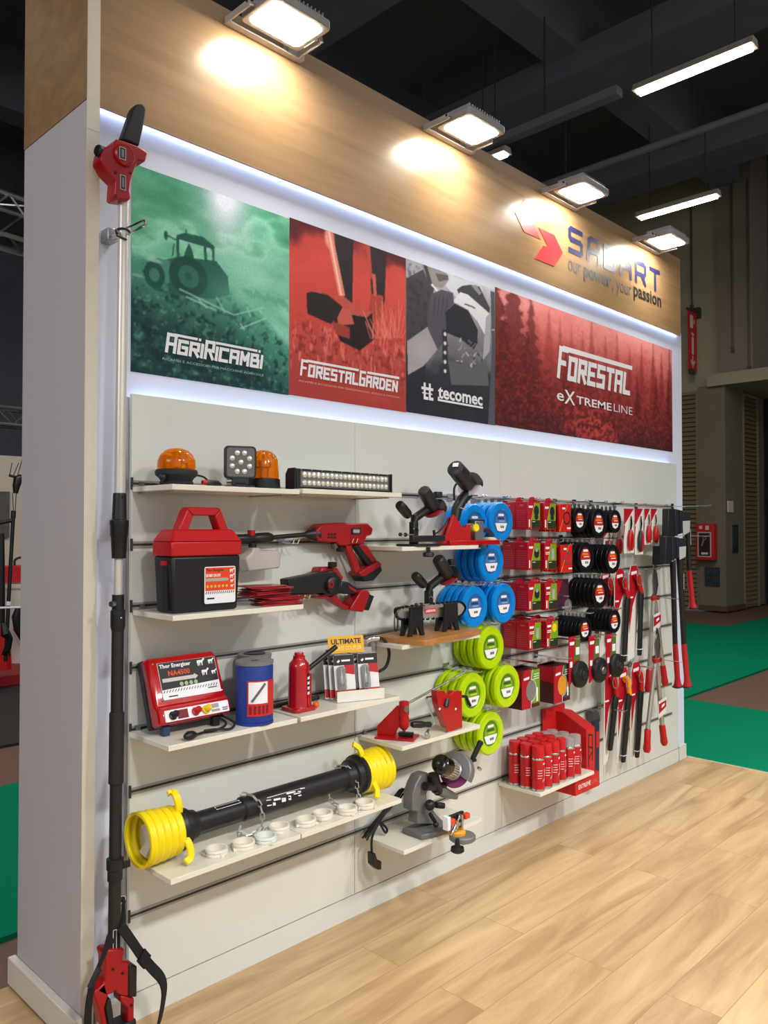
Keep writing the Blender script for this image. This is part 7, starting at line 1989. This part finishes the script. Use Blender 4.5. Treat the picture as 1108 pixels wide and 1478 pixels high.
# ================================================================ LOPPERS
def lopper(tip, piv, gl0, gl1, gr0, gr1, tag0, lab, y=-0.12):
    V = lambda p: Vector((p[0], y, p[2]))
    t = thing('lopper', lab, 'lopper', V(gl1), 'long handled loppers')
    a, p = V(tip), V(piv)
    ob('blade', G().prism([(-0.012, 0), (0.014, 0), (0.03, 0.1), (0.016, (a - p).length), (-0.006, (a - p).length * 0.95), (-0.03, 0.1)], 0, 0.006, frame(p, (1, 0, 0), a - p)), mat('lopper_steel', (160, 158, 156), 0.3, 0.9), t, 0.001)
    ob('hook_jaw', G().tube([p + Vector((0.02, 0.008, 0.0)), p + Vector((0.05, 0.008, 0.08)), p + Vector((0.04, 0.008, 0.15)), p + Vector((0.028, 0.008, 0.19))], [0.014, 0.014, 0.011, 0.004], n=8), M_charcoal, t)
    ob('pivot', G().cbox(p + Vector((0.01, -0.004, -0.005)), (0.09, 0.022, 0.028)), M_red, t, 0.004)
    ob('pivot_bolt', G().cyl(p + Vector((0.012, -0.014, 0)), p + Vector((0.012, -0.02, 0)), 0.012, n=14), M_chrome, t)
    for g0, g1, s in ((gl0, gl1, -1), (gr0, gr1, 1)):
        q0, q1 = V(g0), V(g1)
        ob('handle_tube', G().cyl(p + Vector((0.012 * s, 0.002 * s, -0.01)), q0, 0.0135, n=14), mat('lopper_silver', (176, 172, 164), 0.35, 0.7), t)
        ob('grip', G().lathe([(0.015, 0), (0.019, 0.008), (0.02, 0.6 * (q1 - q0).length), (0.023, 0.85 * (q1 - q0).length), (0.016, (q1 - q0).length)], q0, q1 - q0, 16), M_red, t)
    z = tag0[2]
    x = tag0[0]
    f_ = front(x, y - 0.02, z)
    g = G().prism([(-0.05, -0.06), (0.05, -0.035), (0.055, 0.06), (-0.045, 0.045)], 0, 0.002, f_)
    c = ob('wrap_label', g, M_cardwhite, t)
    ob('label_red', G().flat([(-0.046, -0.03), (0.052, 0.0), (0.054, 0.042), (-0.045, 0.03)], 0.0025, f_), M_boxred, c)
    ob('label_print', G().flat([(-0.01, 0.0), (0.03, 0.012), (0.03, 0.028), (-0.01, 0.016)], 0.003, f_), M_print, c)
    return t
lopper((3.555, -0.065, 1.41), (3.585, -0.065, 1.157), (3.511, -0.065, 0.707), (3.491, -0.065, 0.567), (3.701, -0.065, 0.71), (3.734, -0.065, 0.576), (3.578, -0.065, 1.003), 'upper long silver lopper with red grips left of the axes', -0.065)
lopper((3.397, -0.165, 0.95), (3.4, -0.165, 0.793), (3.284, -0.165, 0.391), (3.269, -0.165, 0.253), (3.474, -0.165, 0.383), (3.505, -0.165, 0.253), (3.433, -0.165, 0.496), 'lower long silver lopper with red grips hanging near the floor', -0.165)
prong('wire prong holding the upper lopper', (3.702, -0.03, 1.13)[0], 1.145, 0.2, False)
prong('wire prong holding the lower lopper', (3.696, -0.03, 0.729)[0], 0.745, 0.2, False)
# ================================================================ AXES
M_axeblack = mat('black_axe_sheath', (20, 21, 26), 0.5, var=0.15, scale=40)
M_axegrip = mat('axe_red_grip', (176, 24, 38), 0.45)
def axe(hl, hr, top, red, end, lab, y):
    """axe hung head up: sheathed head, grey cheek print, black shaft, red grip with flared knob"""
    V = lambda p: Vector((p[0], y, p[2]))
    a, r_, e = V(top), V(red), V(end)
    t = thing('axe', lab, 'axe', e, 'axes hung at the right end of the display wall')
    x0, x1 = hl[0], hr[0]
    z1, z0 = hl[2], hr[2]
    w, h = x1 - x0, z1 - z0
    f_ = front(x0, y, z0)
    ob('head_sheath', G().prism([(0, 0), (w * 0.22, 0.0), (w * 0.3, h * 0.12), (w * 0.62, h * 0.2), (w * 0.62, h * 0.95), (w * 0.3, h), (0.01, h)], -0.022, 0.022, f_), M_axeblack, t, 0.004)
    ob('sheath_rib', G().box((w * 0.26, h * 0.12, 0.018), (w * 0.36, h * 0.97, 0.03), f_).box((w * 0.5, h * 0.2, 0.018), (w * 0.6, h * 0.95, 0.028), f_), mat('dark_blue_strap', (26, 28, 46), 0.5), t, 0.002)
    ob('head', G().prism([(w * 0.62, h * 0.3), (w, h * 0.3), (w * 1.03, h * 0.92), (w * 0.62, h * 0.92)], -0.018, 0.018, f_), M_charcoal, t, 0.004)
    ob('cheek_label', G().flat([(w * 0.64, h * 0.12), (w * 0.94, h * 0.24), (w * 0.96, h * 0.62), (w * 0.62, h * 0.6)], 0.0235, f_), mat('grey_label', (178, 178, 176), 0.5), t)
    P_ = [a, a.lerp(r_, 0.5), r_]
    ob('shaft', G().tube(P_, [0.021, 0.017, 0.016], n=12), M_axeblack, t)
    d = (e - r_).normalized()
    L = (e - r_).length
    ob('grip', G().lathe([(0.0165, 0), (0.018, L * 0.3), (0.017, L * 0.78), (0.022, L * 0.9), (0.03, L * 0.98)], r_, d, 16), M_axegrip, t)
    ob('end_knob', G().lathe([(0.03, L * 0.965), (0.034, L * 0.98), (0.026, L), (0, L)], r_ + Vector((-0.008, 0, 0)), d, 16), M_black, t)
    m = a.lerp(r_, 0.3)
    ob('shaft_print', G().flat([(-0.003, -0.05), (0.006, -0.05), (0.006, 0.05), (-0.003, 0.05)], 0.0, front(m.x, y - 0.0205, m.z)), mat('silver_print', (160, 158, 162)), t)
axe((3.49, -0.12, 1.487), (3.775, -0.12, 1.369), (3.735, -0.12, 1.474), (3.766, -0.12, 0.848), (3.803, -0.12, 0.56), 'front left axe of the lower pair with long black and red shaft', -0.12)
axe((3.375, -0.22, 1.549), (3.674, -0.22, 1.38), (3.614, -0.22, 1.434), (3.67, -0.22, 0.868), (3.722, -0.22, 0.586), 'front right axe of the lower pair overlapping the end of the wall', -0.22)
axe((3.522, -0.17, 1.721), (3.853, -0.17, 1.527), (3.844, -0.17, 1.631), (3.871, -0.17, 1.323), (3.925, -0.17, 1.069), 'upper axe with shorter red grip at the top right corner of the slatwall', -0.17)
prong('long wire prong carrying the upper axe', (3.99, -0.03, 1.746)[0], 1.745, 0.26)
prong('long wire prong carrying the lower axes', (3.987, -0.03, 1.539)[0], 1.545, 0.26)

# ================================================================ POLE SAW LEANING AT THE LEFT EDGE
def side(px, d):
    return px
t = thing('pole_saw', 'tall red and black pole saw with shoulder strap standing at the left wall edge', 'pole saw', (0.02, -0.1, 0.0))
TY, BYY = -0.075, -0.125
top_ = Vector((-0.05, -0.045, 2.645))
ob('bar_guard', trace(G(), [(-0.07, 2.83), (-0.059, 2.863), (-0.037, 2.933), (-0.031, 2.946), (-0.023, 2.957), (-0.013, 2.964), (-0.003, 2.968), (0.006, 2.968), (0.012, 2.962), (0.014, 2.952), (0.01, 2.92), (-0.01, 2.827)], -0.07, 0.035), mat('black_bar_guard', (18, 18, 20), 0.65, var=0.2, scale=150), t, 0.006)
g = trace(G(), [(-0.099, 2.809), (-0.094, 2.818), (-0.075, 2.82), (-0.015, 2.82), (0.009, 2.814), (0.015, 2.805), (0.005, 2.778), (-0.019, 2.774), (-0.03, 2.743), (-0.042, 2.703), (-0.047, 2.669), (-0.043, 2.645), (-0.053, 2.635), (-0.092, 2.629), (-0.098, 2.636), (-0.095, 2.686), (-0.125, 2.705), (-0.145, 2.734), (-0.14, 2.763), (-0.131, 2.78), (-0.101, 2.798)], -0.08, 0.06)
ob('saw_head', g, M_drkred, t, 0.006)
cb = (-0.069, -0.08, 2.773)
ob('sprocket_boss', G().lathe([(0.034, 0.0), (0.034, 0.008), (0.029, 0.014), (0.027, 0.012), (0, 0.013)], cb, (0, -1, 0), 32), M_drkred, t)
ob('tension_knob', G().lathe([(0.012, 0), (0.0185, 0.004), (0.0185, 0.02), (0.015, 0.024), (0, 0.024)], (-0.127, -0.06, 2.768), (-1, -0.1, 0.05), 18), M_black, t)
for px_, w_, h_, yy in (((-0.081, -0.095, 2.771), 0.017, 0.034, -0.0945), ((-0.072, -0.081, 2.686), 0.014, 0.042, -0.081)):
    f_ = front(px_[0], yy, px_[2])
    b_ = ob('badge', G().prism(rrect(w_ + 0.006, h_ + 0.006, 0.002, 2), 0, 0.0012, f_), mat('silver_print', (160, 158, 162)), t)
    ob('badge_field', G().flat(rrect(w_, h_, 0.001, 2), 0.0015, f_), M_dkprint, b_)
    ob('badge_print', G().flat(rrect(w_ * 0.5, h_ * 0.75, 0.001, 2), 0.0018, f_), mat('grey_badge_print', (120, 118, 122), 0.4), b_)
for px_ in ((-0.097, -0.081, 2.71), (-0.047, -0.081, 2.725), (-0.096, -0.081, 2.638)):
    ob('housing_screw', G().cyl(px_, (px_[0], px_[1] - 0.003, px_[2]), 0.004, n=10), M_black, t)
PT = lambda y_, p: Vector(p)
pole_hi, pole_a = Vector((-0.053, -0.05, 2.651)), Vector((-0.073, -0.075, 1.708))
pole_b, pole_c = Vector((-0.077, -0.08, 1.505)), Vector((-0.08, -0.083, 1.393))
bot = Vector((-0.102, -0.115, 0.32))
M_pole = mat('white_aluminium_pole', (196, 192, 184), 0.35, 0.3, var=0.04, scale=30)
ob('upper_tube', G().cyl(pole_hi, pole_a, 0.0165, n=20), M_pole, t)
ob('middle_tube', G().cyl(pole_a, pole_c, 0.0135, n=18), M_pole, t)
d_ = (pole_b - pole_a).normalized()
L_ = (pole_b - pole_a).length
ob('coupler', G().lathe([(0.02, 0.0), (0.0225, L_ * 0.4), (0.029, L_ * 0.42), (0.029, L_ * 0.48), (0.028, L_ * 0.5), (0.027, L_ * 0.65), (0.025, L_ * 0.67), (0.0215, L_)], pole_a, d_, 26), M_black, t)
ob('coupler_detail', G().cyl(pole_a + Vector((0.0, -0.019, -0.01)), pole_a + Vector((0.0, -0.024, -0.012)), 0.004, n=10), M_rubber, t)
d_ = (bot - pole_c).normalized()
along = lambda p: pole_c + d_ * ((pole_c.z - Vector(p).z) / -d_.z)
q0, q1 = pole_c, along((-0.084, -0.085, 1.28))
ob('clamp', G().lathe([(0.0185, 0.0), (0.0185, (q1 - q0).length * 0.4), (0.0225, (q1 - q0).length * 0.44), (0.0225, (q1 - q0).length * 0.85), (0.019, (q1 - q0).length)], q0, d_, 22), M_black, t)
ob('clamp_screw', G().cyl(along((-0.084, -0.085, 1.366)) + Vector((-0.016, -0.008, 0)), along((-0.084, -0.085, 1.366)) + Vector((-0.03, -0.012, 0)), 0.009, n=12), M_alu, t)
ob('clamp_pin', G().sphere(along((-0.084, -0.085, 1.323)) + Vector((0, -0.022, 0)), 0.0035, 8, 6), M_chrome, t)
ob('lower_tube', G().cyl(q1, bot, 0.0185, n=22), mat('matt_black_tube', (26, 25, 24), 0.5, var=0.1, scale=30), t)
a_, b_ = along((-0.088, -0.09, 1.034)), along((-0.094, -0.1, 0.815))
ob('foam_grip', G().lathe([(0.019, 0), (0.0225, 0.004), (0.0225, (b_ - a_).length - 0.004), (0.019, (b_ - a_).length)], a_, d_, 22), M_rubber, t)
a_, b_ = along((-0.093, -0.1, 0.596)), along((-0.093, -0.1, 0.529))
ob('strap_ring', G().lathe([(0.02, 0), (0.026, 0.003), (0.026, (b_ - a_).length * 0.5), (0.0225, (b_ - a_).length * 0.55), (0.0225, (b_ - a_).length)], a_, d_, 22).cbox(a_.lerp(b_, 0.4) + Vector((0.03, -0.01, 0)), (0.024, 0.012, 0.018)), M_black, t)
c_ = along((-0.101, -0.115, 0.361))
fz = frame(c_ + Vector((-0.008, -0.0195, 0)), (1, 0, 0), (0, 0, 1))
ob('tube_label', G().flat([(-0.006, -0.03), (-0.0045, -0.03), (-0.0045, 0.03), (-0.006, 0.03)], 0, fz).flat([(0.0045, -0.03), (0.006, -0.03), (0.006, 0.03), (0.0045, 0.03)], 0, fz).flat([(-0.006, 0.0285), (0.006, 0.0285), (0.006, 0.03), (-0.006, 0.03)], 0, fz).flat([(-0.006, -0.03), (0.006, -0.03), (0.006, -0.0285), (-0.006, -0.0285)], 0, fz), M_print, t)
# rear handle
HYF = -0.14
HT = [(-0.148, 0.337), (-0.142, 0.345), (-0.081, 0.327), (-0.081, 0.311), (-0.088, 0.293), (-0.063, 0.281), (-0.064, 0.226), (-0.066, 0.176)]
g = G()
trace(g, HT + [(-0.093, 0.191), (-0.113, 0.207), (-0.141, 0.209), (-0.17, 0.235), (-0.142, 0.251), (-0.142, 0.314)], HYF, 0.05)
trace(g, [(-0.17, 0.236), (-0.142, 0.251), (-0.131, 0.209), (-0.143, 0.175), (-0.132, 0.116), (-0.149, 0.119), (-0.159, 0.172), (-0.177, 0.222)], HYF, 0.05)
trace(g, [(-0.091, 0.19), (-0.066, 0.176), (-0.047, 0.165), (-0.048, 0.075), (-0.069, 0.084), (-0.069, 0.144), (-0.093, 0.171)], HYF, 0.05)
ob('rear_handle', g, M_drkred, t, 0.006)
hx = (-0.101, 0.098)
ob('battery_foot', G().box(((-0.154, 0.121)[0], -0.145, 0.0), ((-0.042, 0.072)[0], -0.085, (-0.101, 0.102)[1])), M_black, t, 0.006)
ob('grip_pad', trace(G(), [(-0.128, 0.188), (-0.119, 0.19), (-0.111, 0.147), (-0.107, 0.098), (-0.126, 0.107), (-0.137, 0.167)], -0.13, 0.035), M_black, t, 0.004)
ob('control_box', trace(G(), [(-0.069, 0.274), (-0.06, 0.274), (-0.041, 0.26), (-0.042, 0.168), (-0.05, 0.17), (-0.068, 0.179)], -0.145, 0.05), M_black, t, 0.004)
for px_ in ((-0.118, -0.141, 0.28), (-0.087, -0.141, 0.256), (-0.11, -0.141, 0.21), (-0.058, -0.141, 0.148)):
    ob('handle_screw', G().cyl(px_, (px_[0], px_[1] - 0.003, px_[2]), 0.004, n=10), M_black, t)
# shoulder strap hangs from the ring on the tube
t = thing('shoulder_strap', 'black shoulder strap with buckle hanging in a loop from the pole saw', 'strap', (0.05, -0.15, 0.0))
M_web = mat('black_webbing', (14, 14, 16), 0.85, var=0.2, scale=200)
wd_ = Vector((0.75, 0.55, 0.35))
ob('right_webbing', G().strap([(-0.092, -0.135, 0.396), (-0.079, -0.145, 0.374), (-0.057, -0.155, 0.334), (-0.034, -0.16, 0.294), (-0.006, -0.165, 0.252), (0.027, -0.165, 0.207), (0.039, -0.165, 0.17), (0.035, -0.165, 0.125), (0.021, -0.165, 0.067), (0.007, -0.16, 0.033)], 0.036, 0.004, wd_), M_web, t)
ob('left_webbing', G().strap([(-0.121, -0.135, 0.375), (-0.143, -0.15, 0.36), (-0.158, -0.155, 0.335), (-0.184, -0.16, 0.295), (-0.198, -0.16, 0.249), (-0.204, -0.16, 0.196), (-0.203, -0.155, 0.138)], 0.034, 0.004, Vector((0.8, 0.5, 0.25))), M_web, t)
ob('buckle', G().strap([(-0.04, -0.163, 0.302), (-0.03, -0.166, 0.286), (-0.02, -0.168, 0.273)], 0.042, 0.012, wd_), M_black, t)
ob('left_pad', G().strap([(-0.171, -0.16, 0.31), (-0.185, -0.163, 0.293), (-0.198, -0.163, 0.27)], 0.038, 0.01, Vector((0.8, 0.5, 0.25))), M_rubber, t)
ob('clip', G().tube([(-0.059, -0.08, 0.452), (-0.054, -0.08, 0.442), (-0.054, -0.08, 0.417), (-0.077, -0.12, 0.4), (-0.085, -0.13, 0.389)], [0.007, 0.007, 0.006, 0.01, 0.01], n=8), M_black, t)
ob('clip_ring', G().torus((-0.059, -0.08, 0.448), (0, 1, 0), 0.011, 0.0025, 16, 6), M_chrome, t)
t = thing('display_hook', 'steel double prong bracket tying the pole saw to the wall with black ties', 'hook', (-0.057, 0.04, 2.551))
ob('plate', G().box(((-0.08, 2.563)[0], 0.0, (-0.062, 2.524)[1]), ((-0.046, 2.572)[0], 0.049, (-0.062, 2.565)[1])), M_alu, t, 0.002)
ob('prong', G().tube([(-0.07, 0, 2.539), (-0.062, -0.03, 2.545), (-0.044, -0.13, 2.553), (-0.036, -0.15, 2.556), (-0.034, -0.155, 2.544), (-0.042, -0.14, 2.537), (-0.05, -0.08, 2.531), (-0.061, 0, 2.526)], 0.0038, n=8, smooth=4), M_chrome, t)
g = G().torus(Vector((-0.056, -0.052, 2.541)), (0.1, 0.2, 1), 0.021, 0.003, 18, 6).tube([(-0.082, -0.06, 2.521), (-0.057, -0.08, 2.509)], 0.003, n=6).tube([(-0.082, -0.06, 2.538), (-0.085, -0.07, 2.524)], 0.005, n=6)
ob('cable_tie', g, M_black, t)
